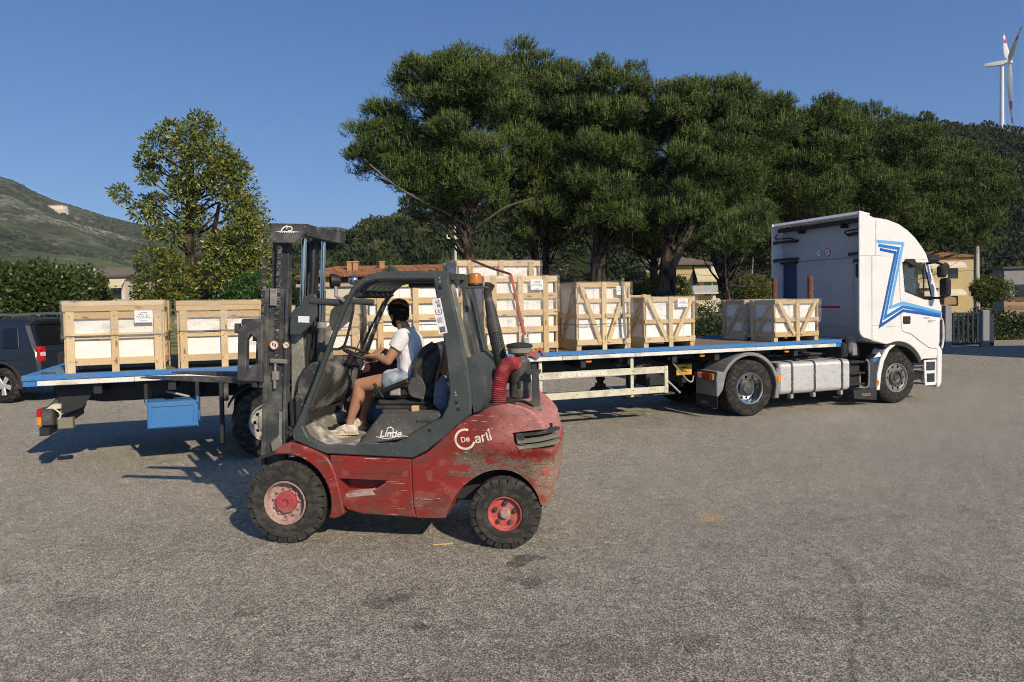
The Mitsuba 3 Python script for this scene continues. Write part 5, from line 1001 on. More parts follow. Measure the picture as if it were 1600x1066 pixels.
# texts
def on_near(s, x, y, z, h, m_, key, d=.002): put(key, (lambda mm: (mm[0][:, [0, 2, 1]] * [1, -1, 1] + [x, y, z], mm[1]))(text(s, h, d)), m_)
def on_rear(s, x, y, z, h, m_, key): put(key, (lambda mm: (np.column_stack([-mm[0][:, 2] + x, -mm[0][:, 0] + y, mm[0][:, 1] + z]), mm[1]))(text(s, h, .002)), m_)
on_rear('IVECO', -.736, .48, .245, .05, 'm_letter_grey', f'{tk}__mud_flap__lettering'); on_near('IVECO', 2.72, .0295, .2, .05, 'm_letter_grey', f'{tk}__front_flap__lettering')
on_near('STRALIS', 4.335, -.0005, 1.695, .028, 'm_ink', f'{tk}__door__lettering'); on_near('500', 4.46, -.0005, 1.615, .05, 'm_ink', f'{tk}__door__number')
for dx_ in (0, .035): put(f'{tk}__door__mark', slab([(4.625 + dx_, 1.645), (4.645 + dx_, 1.645), (4.645 + dx_, 1.66), (4.625 + dx_, 1.66)], -.0025, -.0005), 'm_ink')
# the star: three bands laid on the side
def band_poly(pts, wd): return np.array(LineString(pts).buffer(wd / 2, cap_style=2, join_style=2, mitre_limit=8).exterior.coords)[:-1]
for pts, wd, mm in (([(3.075, 3.265), (3.775, 3.225), (3.43, 1.945), (3.775, 2.03), (4.83, 1.81)], .064, 'm_star_light'),
                    ([(3.12, 3.185), (3.665, 3.125), (3.29, 1.745), (3.775, 1.955), (4.83, 1.772)], .064, 'm_star_mid'),
                    ([(3.165, 3.105), (3.575, 3.045), (3.165, 1.58), (3.78, 1.875), (4.83, 1.733)], .060, 'm_star_dark')):
    put(f'{tk}__star_band', slab(band_poly(pts, wd), -.0022, -.0004), mm)
# back wall of the cab with ribs, dark panel, speed discs
put(f'{tk}__back_wall', slab([(.05, 1.32), (TW - .05, 1.32), (TW - .05, 3.72), (.05, 3.72)], 2.93, 2.962, .01, 'yz'), mat('m_back_grey', worn((.42, .43, .44), (.36, .37, .38), 3.0, .6, .1), rough=.4) or 'm_back_grey')  # white cab paint darkened to grey, shade put into the colour
put(f'{tk}__back_seam', bx(2.92, 2.931, .06, TW - .06, 2.965, 2.985, .003), 'm_fender')
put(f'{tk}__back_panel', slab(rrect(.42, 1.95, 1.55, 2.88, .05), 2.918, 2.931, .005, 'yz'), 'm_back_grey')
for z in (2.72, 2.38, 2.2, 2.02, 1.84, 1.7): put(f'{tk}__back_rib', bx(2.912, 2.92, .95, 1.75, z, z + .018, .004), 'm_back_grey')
put(f'{tk}__back_stripe', bx(2.914, 2.919, .78, 1.42, 1.94, 1.985), mat('m_red_stripe', (.45, .02, .03), rough=.5) or 'm_red_stripe')
put(f'{tk}__back_hatch', slab(rrect(2.03, 2.42, 1.5, 2.95, .02), 2.90, 2.93, .006, 'yz'), 'm_navy'); put(f'{tk}__hatch_hood', bx(2.84, 2.94, 1.98, 2.45, 2.94, 2.99, .01), 'm_black')  # plain navy panel at the far side of the back wall
put(f'{tk}__air_vent', slab(rrect(.14, .36, 2.56, 2.84, .04), 2.90, 2.93, .006, 'yz'), 'm_black'); put(f'{tk}__air_vent_hood', bx(2.87, 2.93, .14, .40, 2.87, 2.93, .006), 'm_black')
for y, s in ((1.36, '70'), (1.12, '80')):
    c = [(y + .086 * math.cos(a), 3.125 + .086 * math.sin(a)) for a in np.arange(28) * 2 * math.pi / 28]; c2 = [(y + .068 * math.cos(a), 3.125 + .068 * math.sin(a)) for a in np.arange(28) * 2 * math.pi / 28]
    d = put(f'{tk}__speed_disc', slab(c2, 2.926, 2.93, 0, 'yz'), 'm_paper'); put(f'{d}__ring', slab(c, 2.925, 2.9305, 0, 'yz', [c2]), 'm_red_stripe' if s == '80' else 'm_letter_grey')
    on_rear(s, 2.926, y + .042, 3.09, .065, 'm_ink', f'{d}__number')
# roof edge bar, brackets and grab rails between the side deflectors
put(f'{tk}__roof_bar', slab([(2.64, 3.80), (2.70, 3.86), (2.95, 3.82), (2.95, 3.79), (2.72, 3.81), (2.68, 3.78)], .036, TW - .036, .004), 'm_white')
put(f'{tk}__roof_beam', bx(2.78, 2.9, .04, TW - .04, 3.66, 3.74, .006), 'm_black')
for y in (.55, 1.75): put(f'{tk}__roof_bracket', bx(2.74, 2.94, y, y + .05, 3.58, 3.68, .006), 'm_black')
for y, s in ((.04, 1), (TW - .04, -1)):
    for z in (3.42, 3.02): put(f'{tk}__fairing_stay', tube([(2.66, y, z), (2.8, y + s * .2, z + .02), (2.93, y + s * .5, z + .02)], 1, 4, (.05, .06, (0, 0, 1))), 'm_black')
    put(f'{tk}__grab_rail', tube(smoothpath([(2.75, y, 3.62), (2.72, y + s * .02, 3.52), (2.75, y + s * .42, 3.5), (2.9, y + s * .5, 3.42)]), .016, 8), 'm_black', smooth=True)
# interior, visor, chassis, engine bay clutter
put(f'{tk}__sun_visor', bx(4.62, 4.95, .1, TW - .1, 2.88, 3.02, .03), 'm_black')
put(f'{tk}__lining', cat(bx(3.0, 4.6, .06, TW - .06, 1.35, 1.4), bx(3.0, 3.05, .06, TW - .06, 1.4, 3.4), bx(3.0, 4.4, .06, TW - .06, 2.95, 2.99)), 'm_interior')
put(f'{tk}__dashboard', slab([(4.25, 1.4), (4.72, 1.4), (4.74, 2.02), (4.5, 2.08), (4.3, 1.98)], .07, TW - .07, .02), 'm_interior')
for y in (.35, 1.55): put(f'{tk}__cab_seat', cat(bx(3.7, 4.15, y, y + .5, 1.75, 1.9, .04), bx(3.55, 3.72, y, y + .5, 1.8, 2.5, .04), bx(3.58, 3.68, y + .13, y + .37, 2.52, 2.72, .03)), 'm_seat_cloth')
put(f'{tk}__steering_wheel', rot(tube([(4.2 + .22 * math.cos(a), .6 + .22 * math.sin(a), 2.1) for a in np.arange(24) * 2 * math.pi / 24], .018, 8, close=True), [0, 1, 0], 35, (4.2, .6, 2.1)), 'm_black', smooth=True)
for y in (.8, 1.6): put(f'{tk}__frame_rail', bx(-1.0, 4.5, y, y + .1, .70, .98, .006), 'm_chassis')
put(f'{tk}__rear_axle', cat(tube([(0, .3, .52), (0, TW - .3, .52)], .11, 14), ball((0, TW / 2, .52), .26)), 'm_chassis', smooth=True)
put(f'{tk}__engine', cat(bx(3.0, 4.5, .75, 1.75, .55, 1.25, .03), bx(2.5, 2.95, .3, 2.2, .95, 1.25, .03), bx(2.4, 3.0, .7, 1.8, .45, .7, .03)), 'm_chassis')
put(f'{tk}__air_tank', cat(lathe([(.0005, -.2), (.08, -.18), (.1, -.12), (.1, .12), (.08, .18), (.0005, .2)], 24, 'z', (2.72, .3, 1.22)), bx(2.66, 2.78, .2, .26, 1.0, 1.2, .01)), 'm_fender', smooth=30)
for q in range(5): put(f'{tk}__coil_hose', tube([(2.35 + .03 * math.cos(a * 1.0), 1.0 + .3 * q + .04 * math.sin(a), 1.3 + .012 * a + .1 * math.sin(q)) for a in np.linspace(0, 25, 70)], .009, 5), 'm_black', smooth=True)
put(f'{tk}__walkway', bx(1.0, 2.5, .75, 1.75, 1.0, 1.03, .004), 'm_dark_steel')
put(f'{tk}__coupling_plate', slab(rrect(-.5, .5, .75, 1.75, .1), .99, 1.07, .01, 'xy'), 'm_dark_steel')
put(f'{tk}__front_grille', slab([(.35, .95), (TW - .35, .95), (TW - .35, 1.75), (.35, 1.75)], 4.98, 5.04, .01, 'yz'), 'm_black')
put(f'{tk}__front_bumper', slab(rrect(.28, TW - .28, .3, .95, .06), 4.86, 5.06, .03, 'yz'), 'm_white')
for y in (.38, TW - .38): put(f'{tk}__headlamp', ball((5.05, y, .72), (.05, .16, .1)), 'm_clear_lens', smooth=True)
put(f'{tk}__tail_bar', bx(-1.0, -.9, .7, 1.8, .6, .95, .01), 'm_chassis')
FR.pop()
# ---------------------------------------------------------------- the forklift: x forwards, y towards the camera (its left side at y = 0), z up
import manifold3d as m3
FR.append(FRK)
FO, FX, FY = FRK[:3, 3], FRK[:3, 0], FRK[:3, 1]
def lc(p):
    dx, dy = p.x - float(FO[0]), p.y - float(FO[1])
    return dx * float(FX[0]) + dy * float(FX[1]), dx * float(FY[0]) + dy * float(FY[1]), p.z
def _redpaint(p, n, uv):
    a, b, z = lc(p)
    k = fbm(a * 5, b * 5, z * 5, 4); g = noise(a * 70, b * 70, z * 70); f2 = fbm(a * 16, b * 16, z * 16, 3)
    c = mix((.25, .026, .020), (.185, .042, .034), smoothstep(.4, .7, k))
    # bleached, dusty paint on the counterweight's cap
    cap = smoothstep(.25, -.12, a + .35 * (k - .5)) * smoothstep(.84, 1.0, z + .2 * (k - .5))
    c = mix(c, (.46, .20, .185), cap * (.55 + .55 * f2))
    c = mix(c, (.46, .3, .27), smoothstep(.55, .7, fbm(a * 9 + 4, b * 9, z * 9, 3)) * .14)
    # grime above the wheel arch, rubbed through to red
    gr = smoothstep(.50, .38, a + .2 * (k - .5)) * smoothstep(.60, .68, z + .1 * (k - .5)) * smoothstep(.87, .80, z - .04 * dr.sin(a * 5.0) + .1 * (f2 - .5))
    c = mix(c, mix((.10, .075, .055), (.2, .15, .12), g), gr * smoothstep(.30, .45, fbm(a * 8, b * 8, z * 22, 3)) * .95)
    br = smoothstep(-.20, -.36, a + .15 * (k - .5)) * smoothstep(.86, .78, z + .1 * (f2 - .5)) * smoothstep(.3, .55, fbm(a * 14, b * 14, z * 5, 3))
    c = mix(c, mix((.22, .14, .10), (.36, .26, .2), g), br * .85)
    # scuffs along the body, chips, pale scratches
    sc = smoothstep(.79, .85, noise(a * 6, b * 3, z * 105)) * smoothstep(.55, .68, noise(a * 2.3 + 5, 1.0, z * 9))
    c = mix(c, (.06, .045, .04), sc * .85)
    ps = smoothstep(.875, .91, noise(a * 12 + 9, b * 3, z * 120)) * smoothstep(.58, .68, noise(a * 3 + 2, 4.0, z * 7))
    c = mix(c, (.62, .5, .46), ps * .8)
    v1, v2, r = voronoi(a * 26 + b * 11, z * 26)
    c = mix(c, (.05, .04, .035), smoothstep(.2, .1, v1) * smoothstep(.86, .9, r) * .9)
    c = mix(c, (.13, .07, .055), smoothstep(.44, .30, z + .12 * (k - .5)) * smoothstep(.35, .6, f2) * .8)
    return c * (.86 + .26 * g)
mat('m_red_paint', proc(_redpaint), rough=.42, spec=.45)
def dusty(c, d, scale=7.0, amt=.7, chips=.8):
    def fn(p, n, uv):
        k = fbm(p.x * scale, p.y * scale, p.z * scale, 4); g = noise(p.x * 80, p.y * 80, p.z * 80); v1, v2, r = voronoi(p.x * 37 + p.y * 22, p.z * 37)
        q = mix(c, d, smoothstep(.42, .75, k) * amt * (.6 + .6 * g))
        return mix(q, (.55, .55, .53), smoothstep(.16, .08, v1) * smoothstep(.90, .93, r) * chips)
    return proc(fn)
mat('m_frame_grey', dusty((.052, .064, .066), (.1, .11, .11), 4.0, .6, .5), rough=.5, spec=.4)
mat('m_mast', dusty((.05, .056, .06), (.2, .195, .18), 6.0, .75), rough=.55, metal=.2)
mat('m_dash', dusty((.032, .032, .032), (.27, .26, .24), 5.0, .95), rough=.7); mat('m_floor_dust', dusty((.16, .15, .135), (.58, .55, .49), 7.0, 1.0), rough=.9)
mat('m_side_grey', dusty((.07, .068, .065), (.15, .145, .14), 5.0, .8), rough=.7); mat('m_seat', dusty((.02, .02, .021), (.08, .075, .07), 8.0, .6, .2), rough=.6)
mat('m_dust_pink', worn((.40, .285, .26), (.28, .10, .09), 12.0, .9, .4), rough=.85); mat('m_hub_red', worn((.38, .06, .07), (.3, .14, .13), 14.0, .8, .4), rough=.6)
mat('m_rear_red', worn((.48, .09, .075), (.4, .2, .17), 16.0, .8, .4), rough=.6)
def _lug(p, n, uv):
    k = fbm(p.x * 23, p.y * 23, p.z * 23, 3); g = noise(p.x * 120, p.y * 120, p.z * 120)
    return mix((.036, .035, .033), (.07, .066, .06), smoothstep(.38, .7, k)) * (.8 + .4 * g)
mat('m_solid_tyre', proc(_lug), rough=.9, spec=.2)
mat('m_hose_red', worn((.27, .03, .04), (.34, .13, .13), 20.0, .8, .3), rough=.65); mat('m_filter', worn((.045, .047, .046), (.15, .145, .135), 9.0, .8), rough=.6); mat('m_filter_pale', worn((.2, .2, .17), (.35, .34, .29), 9.0, .8), rough=.6)
mat('m_beacon', (.45, .16, .025), rough=.3, spec=.5); mat('m_cream', worn((.72, .66, .56), (.5, .35, .3), 25.0, .6, .3), rough=.6); mat('m_chain', worn((.06, .055, .05), (.28, .26, .23), 30.0, .9, .5), rough=.7, metal=.2)
mat('m_cloth_grey', (.16, .19, .23), rough=.95); mat('m_bag_blue', (.06, .17, .36), rough=.6); mat('m_wood_plain', (.6, .42, .2), rough=.8)
fl = 'forklift'; tag(fl, 'worn red forklift with a dark grey cab frame and raised forks, driver inside', 'forklift')
def M(mesh):
    v, f = mesh; u, inv = np.unique(np.round(v, 6), axis=0, return_inverse=True); f = inv.ravel()[f]; f = f[(f[:, 0] != f[:, 1]) & (f[:, 1] != f[:, 2]) & (f[:, 0] != f[:, 2])]
    tm = trimesh.Trimesh(u, f, process=False); trimesh.repair.fix_winding(tm)
    if tm.volume < 0: tm.invert()
    o = m3.Manifold(m3.Mesh(np.asarray(tm.vertices, np.float32), np.asarray(tm.faces, np.uint32)))
    if o.is_empty(): raise ValueError(f'not manifold: {o.status()}')
    return o
def out(mm): x = mm.to_mesh(); return np.array(x.vert_properties[:, :3], float), np.array(x.tri_verts)
W_ = -1.2
def xloft(poly, ws, fn):
    """Lofts an outline across the truck: fn(points, distance in from the side)."""
    P = _ring(poly); R = []
    for w in ws + [-W_ - x for x in ws[::-1]]:
        q = fn(P.copy(), min(w, -W_ - w)); R.append(np.column_stack([q[:, 0], np.full(len(q), -w), q[:, 1]]))
    v, f = loft(np.array(R), True, False); m = len(P); nR = len(R)
    import mapbox_earcut as ec
    for r_, fl_ in ((0, False), (nR - 1, True)):
        t = np.asarray(ec.triangulate_float64(R[r_][:, [0, 2]].copy(), np.array([m], np.uint32))).reshape(-1, 3)
        a, b, c = (R[r_][t[:, q]][:, [0, 2]] for q in range(3)); cr = (b[:, 0] - a[:, 0]) * (c[:, 1] - a[:, 1]) - (b[:, 1] - a[:, 1]) * (c[:, 0] - a[:, 0])
        t = np.where(cr[:, None] < 0, t[:, ::-1], t); f = np.vstack([f, (t[:, ::-1] if fl_ else t) + r_ * m])
    return v, f
# --- rear body with the counterweight
REAR = smoothpath([(-.43, .40), (-.475, .55), (-.49, .70), (-.49, .85), (-.47, .97), (-.44, 1.09), (-.385, 1.18), (-.29, 1.245), (-.18, 1.275), (-.07, 1.285), (.08, 1.255), (.2, 1.2), (.31, 1.165)], 3).tolist() + [(.50, 1.01), (.69, .853), (.822, .795), (.822, .62), (.815, .40), (.79, .272), (.53, .272)] + smoothpath([(.53, .275), (.44, .47), (.30, .61), (.15, .685), (-.01, .708), (-.16, .685), (-.29, .605), (-.37, .51), (-.405, .40)], 3).tolist()[1:]
def rear_fn(P, w):
    q = 1 - (1 - min(1, w / .5)) ** 2
    k = np.clip((.25 - P[:, 0]) / .6, 0, 1); P[:, 0] += .03 * k + (.0 if w > .12 else .05 * (1 - w / .12) ** 2 * k)
    P[:, 1] -= .055 * q * np.clip((P[:, 1] - 1.05) / .2, 0, 1) - (0 if w > .025 else (.018 - w * .7) * np.clip((P[:, 1] - .9) / .3, 0, 1))
    # the body swells out between the grime band and the cap: in plan the lower band stands back
    return P
body = xloft(REAR, [.0, .02, .05, .10, .18, .28, .4, .6], rear_fn)
def lower_in(v):     # the band above the wheel arch stands back from the cap by 45 mm
    s = np.clip((.88 - v[:, 2]) / .06, 0, 1) * np.clip((v[:, 0] * -1 + .6) / .35, 0, 1); v = v.copy()
    edge = np.clip((.3 - np.minimum(-v[:, 1], v[:, 1] - W_)) / .3, 0, 1)
    v[:, 1] += np.where(v[:, 1] > W_ / 2, -1, 1) * .04 * s * edge
    return v
bm = M((body[0], body[1])).refine_to_length(.05).warp_batch(lambda v: lower_in(np.asarray(v)))
gr_poly = [(-.09, 1.045), (-.28, 1.07), (-.62, 1.10), (-.64, 1.0), (-.60, .915), (-.35, .90), (-.15, .90), (-.10, .955)]
for yy0, yy1 in ((-.16, .1), (W_ - .1, W_ + .16)): bm = bm - M(slab(gr_poly, yy0, yy1))
bm = bm - M(slab([(-.395, .79), (-.44, .845), (-.56, .845), (-.56, .775), (-.43, .765)], -.08, .1)) 
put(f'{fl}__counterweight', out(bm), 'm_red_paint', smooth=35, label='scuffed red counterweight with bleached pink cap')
put(f'{fl}__grille_back', bx(-.43, -.115, -.2, -.155, .90, 1.10), 'm_black')
for i, (z0, z1) in enumerate(((1.055, 1.035), (1.0, .975), (.945, .925))):
    put(f'{fl}__grille_louvre', tube(smoothpath([(-.13, -.03, z1 - .01), (-.30, -.045, z1 + .005), (-.43, -.075, z0 + .005), (-.475, -.15, z0 + .012)]), 1, 4, (.05, .024, (0, .25, 1))), 'm_filter_pale' if i else 'm_filter', smooth=False)
put(f'{fl}__grille_flap', slab([(-.118, 1.03), (-.19, 1.032), (-.2, .925), (-.165, .92), (-.122, .968)], -.03, -.012, .006), 'm_filter')
put(f'{fl}__tow_pin', lathe([(.0005, -.05), (.022, -.05), (.022, .05), (.03, .05), (.03, .075), (.0005, .078)], 14, 'x', (-.455, -.17, .98)), 'm_hub_red', smooth=30)
put(f'{fl}__reflector', (lambda mm: (mm[0] * [1, -1, 1] + [-.37, -.045, .70], mm[1]))(lathe([(.0005, -.012), (.028, -.01), (.034, 0), (.034, .01)], 20)), 'm_rear_red', smooth=30)
put(f'{fl}__axle_block', cat(bx(-.12, .12, -.92, -.28, .2, .62, .02), bx(-.3, .5, -.9, -.3, .35, .66, .02)), 'm_black_soft')
put(f'{fl}__hood_gasket', slab(rrect(-.08, .25, -.40, -.13, .08), 1.19, 1.268, .015, 'xy'), 'm_black_soft')
put(f'{fl}__hood_seam', tube(smoothpath([(.2, -.42, 1.245), (.02, -.43, 1.262), (-.14, -.42, 1.262), (-.22, -.3, 1.25), (-.25, -.22, 1.245)]), .012, 6), 'm_black_soft', smooth=True)
# --- front body
FRONT = [(.832, .795), (1.60, .822), (1.60, .62), (1.53, .40), (1.44, .325), (1.3, .29), (.80, .27), (.824, .40), (.832, .62)]
fb = xloft(FRONT, [.0, .012, .05], lambda P, w: P + 0 if w > .004 else inset(_ring(P), .012)); fm_ = M(fb)
pocket = [(1.515, .615), (1.05, .605), (1.075, .585), (1.20, .50), (1.43, .465), (1.475, .49)]
fm_ = fm_ - M(slab(pocket, -.16, .1)) - M(slab(pocket, W_ - .1, W_ + .16)) - M(bx(.7, 1.7, -.0035, .1, .6555, .6625)) 
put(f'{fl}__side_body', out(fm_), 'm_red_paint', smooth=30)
put(f'{fl}__step', cat(slab([(1.46, .475), (1.20, .502), (1.17, .47), (1.44, .437)], -.12, .012, .006), *[bx(1.2 + .045 * i, 1.22 + .045 * i, -.11, .006, .49 - .006 * i, .505 - .006 * i, .003) for i in range(5)]), 'm_dust_pink')
put(f'{fl}__belly', bx(.6, 1.9, -.95, -.25, .24, .80, .02), 'm_black_soft')
for y0, y1 in ((-.30, .012), (W_ - .012, W_ + .30)):
    ctr = (2.04, .385); o1 = smoothpath([(2.13, .862), (2.03, .925), (1.91, .925), (1.76, .875), (1.62, .80), (1.55, .66), (1.505, .48), (1.475, .32), (1.48, .285), (1.57, .245), (1.615, .262)], 3).tolist()
    inn = arc(ctr, .445, 196, 78, 20)
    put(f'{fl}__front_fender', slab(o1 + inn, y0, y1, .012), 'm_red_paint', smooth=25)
    put(f'{fl}__fender_fin', slab([(2.05, .905), (2.13, .862), (2.33, .78), (2.36, .745), (2.2, .80), (2.08, .835)], y0 + .05, y1 - .02, .004), 'm_black_soft')
# --- solid tyres
def lugtyre(R, rim, w, n=22):
    K = n * 8; a = np.arange(K) * 2 * math.pi / K
    prof = [(rim, .012), (rim + .012, .0), (rim + .03, -.004), (rim + .05, -.004), (rim + .055, .002), ((R + rim) / 2 + .02, -.008), (R - .075, -.004), (R - .07, .004), (R - .022, .006), (R - .004, .014), (R, .03), (R, w * .5), (R, w - .03), (R - .004, w - .014), (R - .022, w - .006), (R - .07, w - .004), (R - .075, w + .004), (rim + .03, w + .004), (rim, w - .012)]
    rings = []
    for r, y in prof:
        rr = np.full(K, r); yy = np.full(K, y)
        if r > R - .071:
            ph = (np.arange(K) + (1.5 if y < w / 2 else -1.5) * abs(y - w / 2) / w * 8) % 8; g = ph < 1.15
            dpt = .03 if abs(y - w / 2) > .05 else .0
            rr = np.where(g, np.minimum(r, R - dpt - .004 if r > R - .03 else r), rr); yy = np.where(g & (r > R - .06), y + (.022 if y < w / 2 else -.022) * (dpt > 0), yy)
        rings.append(np.column_stack([rr * np.cos(a), yy, rr * np.sin(a)]))
    v, f = loft(np.array(rings), True, False); return v, f[:, ::-1]
for near in (True, False):
    sd = ' ' if near else ' '
    mv = lambda mm, c: ((mm[0] * [1, -1, 1] + c), mm[1][:, ::-1]) if near else ((mm[0] + [c[0], W_ - c[1], c[2]]), mm[1])
    s_ = '' if near else '_001'
    k = f'{fl}__front_wheel{s_}'; c = np.array([2.04, .02, .378])
    put(k + '__tyre', mv(lugtyre(.378, .205, .26), c), 'm_solid_tyre', smooth=28)
    put(k + '__rim', mv(cat(lathe([(.205, .02), (.2, .004), (.192, .004), (.185, .02), (.18, .07), (.15, .085), (.1, .07), (.1, .09)], 48)), c), 'm_dust_pink', smooth=30)
    put(k + '__hub', mv(lathe([(.1, .09), (.098, .032), (.092, .024), (.03, .022), (.028, .04), (.0005, .042)], 36), c), 'm_hub_red', smooth=30)
    for i in range(11): a = 2 * math.pi * i / 11 + .2; put(k + '__nut', mv(move(lathe([(.0005, -.03), (.009, -.03), (.0125, -.022), (.0125, 0)], 8), (.128 * math.cos(a), .078, .128 * math.sin(a))), c), 'm_dust_pink')
    k = f'{fl}__rear_wheel{s_}'; c = np.array([-.005, -.01, .318])
    put(k + '__tyre', mv(lugtyre(.318, .155, .2, 24), c), 'm_solid_tyre', smooth=28)
    put(k + '__rim', mv(lathe([(.155, .015), (.152, .002), (.146, .002), (.14, .012), (.136, .04), (.13, .045), (.0005, .045)], 48), c), 'm_rear_red', smooth=30)
    put(k + '__hub_cap', mv(lathe([(.05, .045), (.048, .02), (.035, .012), (.033, .002), (.0005, .0)], 24), c), 'm_dust_pink', smooth=30)
    for i in range(5): a = 2 * math.pi * i / 5 + .35; put(k + '__nut', mv(move(lathe([(.0005, -.035), (.014, -.033), (.02, -.025), (.022, 0)], 10), (.092 * math.cos(a), .046, .092 * math.sin(a))), c), 'm_filter')
# --- cab frame
OUT = [(1.95, .955), (1.64, .835), (.823, .805), (.69, .872), (.48, 1.03), (.285, 1.20), (.275, 1.33), (.315, 1.69), (.465, 2.40), (.452, 2.475), (.69, 2.487), (1.10, 2.487), (1.19, 2.465), (1.28, 2.42), (1.36, 2.345), (1.455, 2.18), (1.62, 1.78), (1.80, 1.36), (1.965, 1.02)]
INN = [(1.86, 1.09), (1.82, 1.22), (1.57, 1.81), (1.505, 1.98), (1.40, 2.205), (1.32, 2.32), (1.23, 2.39), (1.12, 2.415), (.69, 2.41), (.60, 2.405), (.53, 2.02), (.495, 1.71), (.47, 1.39), (.49, 1.28), (.55, 1.17), (.72, 1.09), (.90, .975), (1.0, .935), (1.37, .905), (1.65, .91), (1.81, .985)]
for near in (True, False):
    y0, y1 = (-.085, -.008) if near else (W_ + .008, W_ + .085)
    put(f'{fl}__cab_frame', slab(OUT, y0, y1, .012, 'xz', [INN]), 'm_frame_grey', smooth=20)
    y = -.008 if near else W_ + .008; s_ = 1 if near else -1
    def disc(a, z, r): return (lambda mm: (mm[0] * [1, -s_, 1] + [a, y, z], mm[1]))(lathe([(.0005, -.004), (r * .8, -.004), (r, 0)], 14))
    for a, z, r in ((.41, 1.31, .016), (.395, 1.25, .016), (.405, 1.09, .022), (.535, 2.335, .024), (.66, 1.06, .018)): put(f'{fl}__frame_plug', disc(a, z, r), 'm_black')
    for a, z in ((.54, 2.42), (.537, 2.385), (.417, 1.40), (.412, 1.375)): put(f'{fl}__frame_bolt', disc(a, z, .009), 'm_steel')
for i in range(6):
    b = -.19 - .164 * i
    put(f'{fl}__roof_bar', tube(smoothpath([(1.33, b, 2.31), (1.25, b, 2.385), (1.1, b, 2.425), (.9, b, 2.43), (.6, b, 2.43)]), .024, 10), 'm_frame_grey', smooth=True)
put(f'{fl}__roof_front_beam', tube([(1.34, -.09, 2.29), (1.34, W_ + .09, 2.29)], 1, 4, (.06, .05, (.4, 0, 1))), 'm_black_soft'); put(f'{fl}__roof_rear_beam', bx(.47, .62, W_ + .087, -.087, 2.36, 2.47, .01), 'm_frame_grey')
put(f'{fl}__cab_lamp', bx(.72, 1.0, -.9, -.6, 2.36, 2.405, .012), 'm_black')
put(f'{fl}__roof_side_beam', slab([(.6, 2.41), (.75, 2.41), (1.12, 2.40), (1.12, 2.36), (.6, 2.355)], W_ + .087, W_ + .14, .006), 'm_black_soft')
# windscreen, rear window and rear panel
put(f'{fl}__windscreen', slab([(1.815, 1.25), (1.39, 2.26), (1.386, 2.258), (1.811, 1.248)], W_ + .09, -.09), 'm_pane_dusty')
put(f'{fl}__rear_window', slab([(.33, 1.70), (.475, 2.38), (.479, 2.38), (.334, 1.70)], W_ + .09, -.09), 'm_pane_dusty')
for b in (-.20, -.60, W_ + .14): put(f'{fl}__rear_window_bar', tube([(.325, b, 1.68), (.47, b, 2.39)], 1, 4, (.035, .02, (0, 1, 0))), 'm_filter_pale' if b > -.3 else 'm_frame_grey')
RP = [(.345, 1.70), (.30, 1.70), (.22, 1.62), (.17, 1.45), (.175, 1.32), (.22, 1.22), (.27, 1.205), (.285, 1.33), (.32, 1.66)]
put(f'{fl}__rear_panel', xloft(RP, [.09, .11, .16, .3], lambda P, w: np.column_stack([P[:, 0] - .05 * (1 - (1 - min(1, (w - .09) / .25)) ** 2) * np.clip((.3 - P[:, 0]) / .1, 0, 1), P[:, 1]])), 'm_frame_grey', smooth=35)
ring_ = [(.09 * math.cos(t), .1 * math.sin(t)) for t in np.linspace(-.6, 3.4, 20)]
put(f'{fl}__rear_panel__emblem', tube([(.172 + .02 * math.cos(t), -.2 + .05 * math.cos(t), 1.42 + .07 * math.sin(t)) for t in np.linspace(-.8, 3.3, 18)], .007, 5), 'm_mast', smooth=True)
# sticker on the rear pillar
def on_side(poly, y, d=.0016): return slab(poly, y, y + d)
P0, P1 = np.array([.575, 2.235]), np.array([.515, 1.925]); ax_ = (P0 - P1) / np.linalg.norm(P0 - P1); cr_ = np.array([ax_[1], -ax_[0]])
def pill(u, w): return tuple(P1 + ax_ * u - cr_ * w)
Ls = float(np.linalg.norm(P0 - P1))
k = put(f'{fl}__sticker', on_side([pill(0, -.04), pill(0, .04), pill(Ls, .04), pill(Ls, -.04)], -.0085), 'm_paper', label='white company sticker on the rear pillar')
def pill_text(s, h, u, w):
    m = text(s, h, .0012); v = m[0]; q = np.array([pill(u + x, w - yy) for x, yy in v[:, :2]])
    return np.column_stack([q[:, 0], -.0068 + v[:, 2], q[:, 1]]), m[1]
put(f'{k}__print', cat(*[on_side([pill(.1 + .011 * 0 + .006 * i, -.03), pill(.1 + .006 * i, .026 - .01 * (i % 3)), pill(.103 + .006 * i, .026 - .01 * (i % 3)), pill(.103 + .006 * i, -.03)], -.0068, .001) for i in range(8)], on_side([pill(.012, -.026), pill(.012, .026), pill(.062, .026), pill(.062, -.026)], -.0068, .001)), 'm_ink', kind='stuff')
put(f'{k}__print', cat(pill_text('arli', .034, .232, .024), pill_text('De', .017, .185, .008)), 'm_black', kind='stuff')
put(f'{k}__print', (lambda R: (lambda v: (np.column_stack([v[0][:, 0], v[0][:, 1], v[0][:, 2]]), v[1]))(tube([(pill(.198 + .028 * math.cos(t), .028 * math.sin(t))[0], -.0065, pill(.198 + .028 * math.cos(t), .028 * math.sin(t))[1]) for t in np.linspace(.8, 5.6, 22)], 1, 4, (.006, .002, (0, 1, 0)))))(0), 'm_black', kind='stuff')
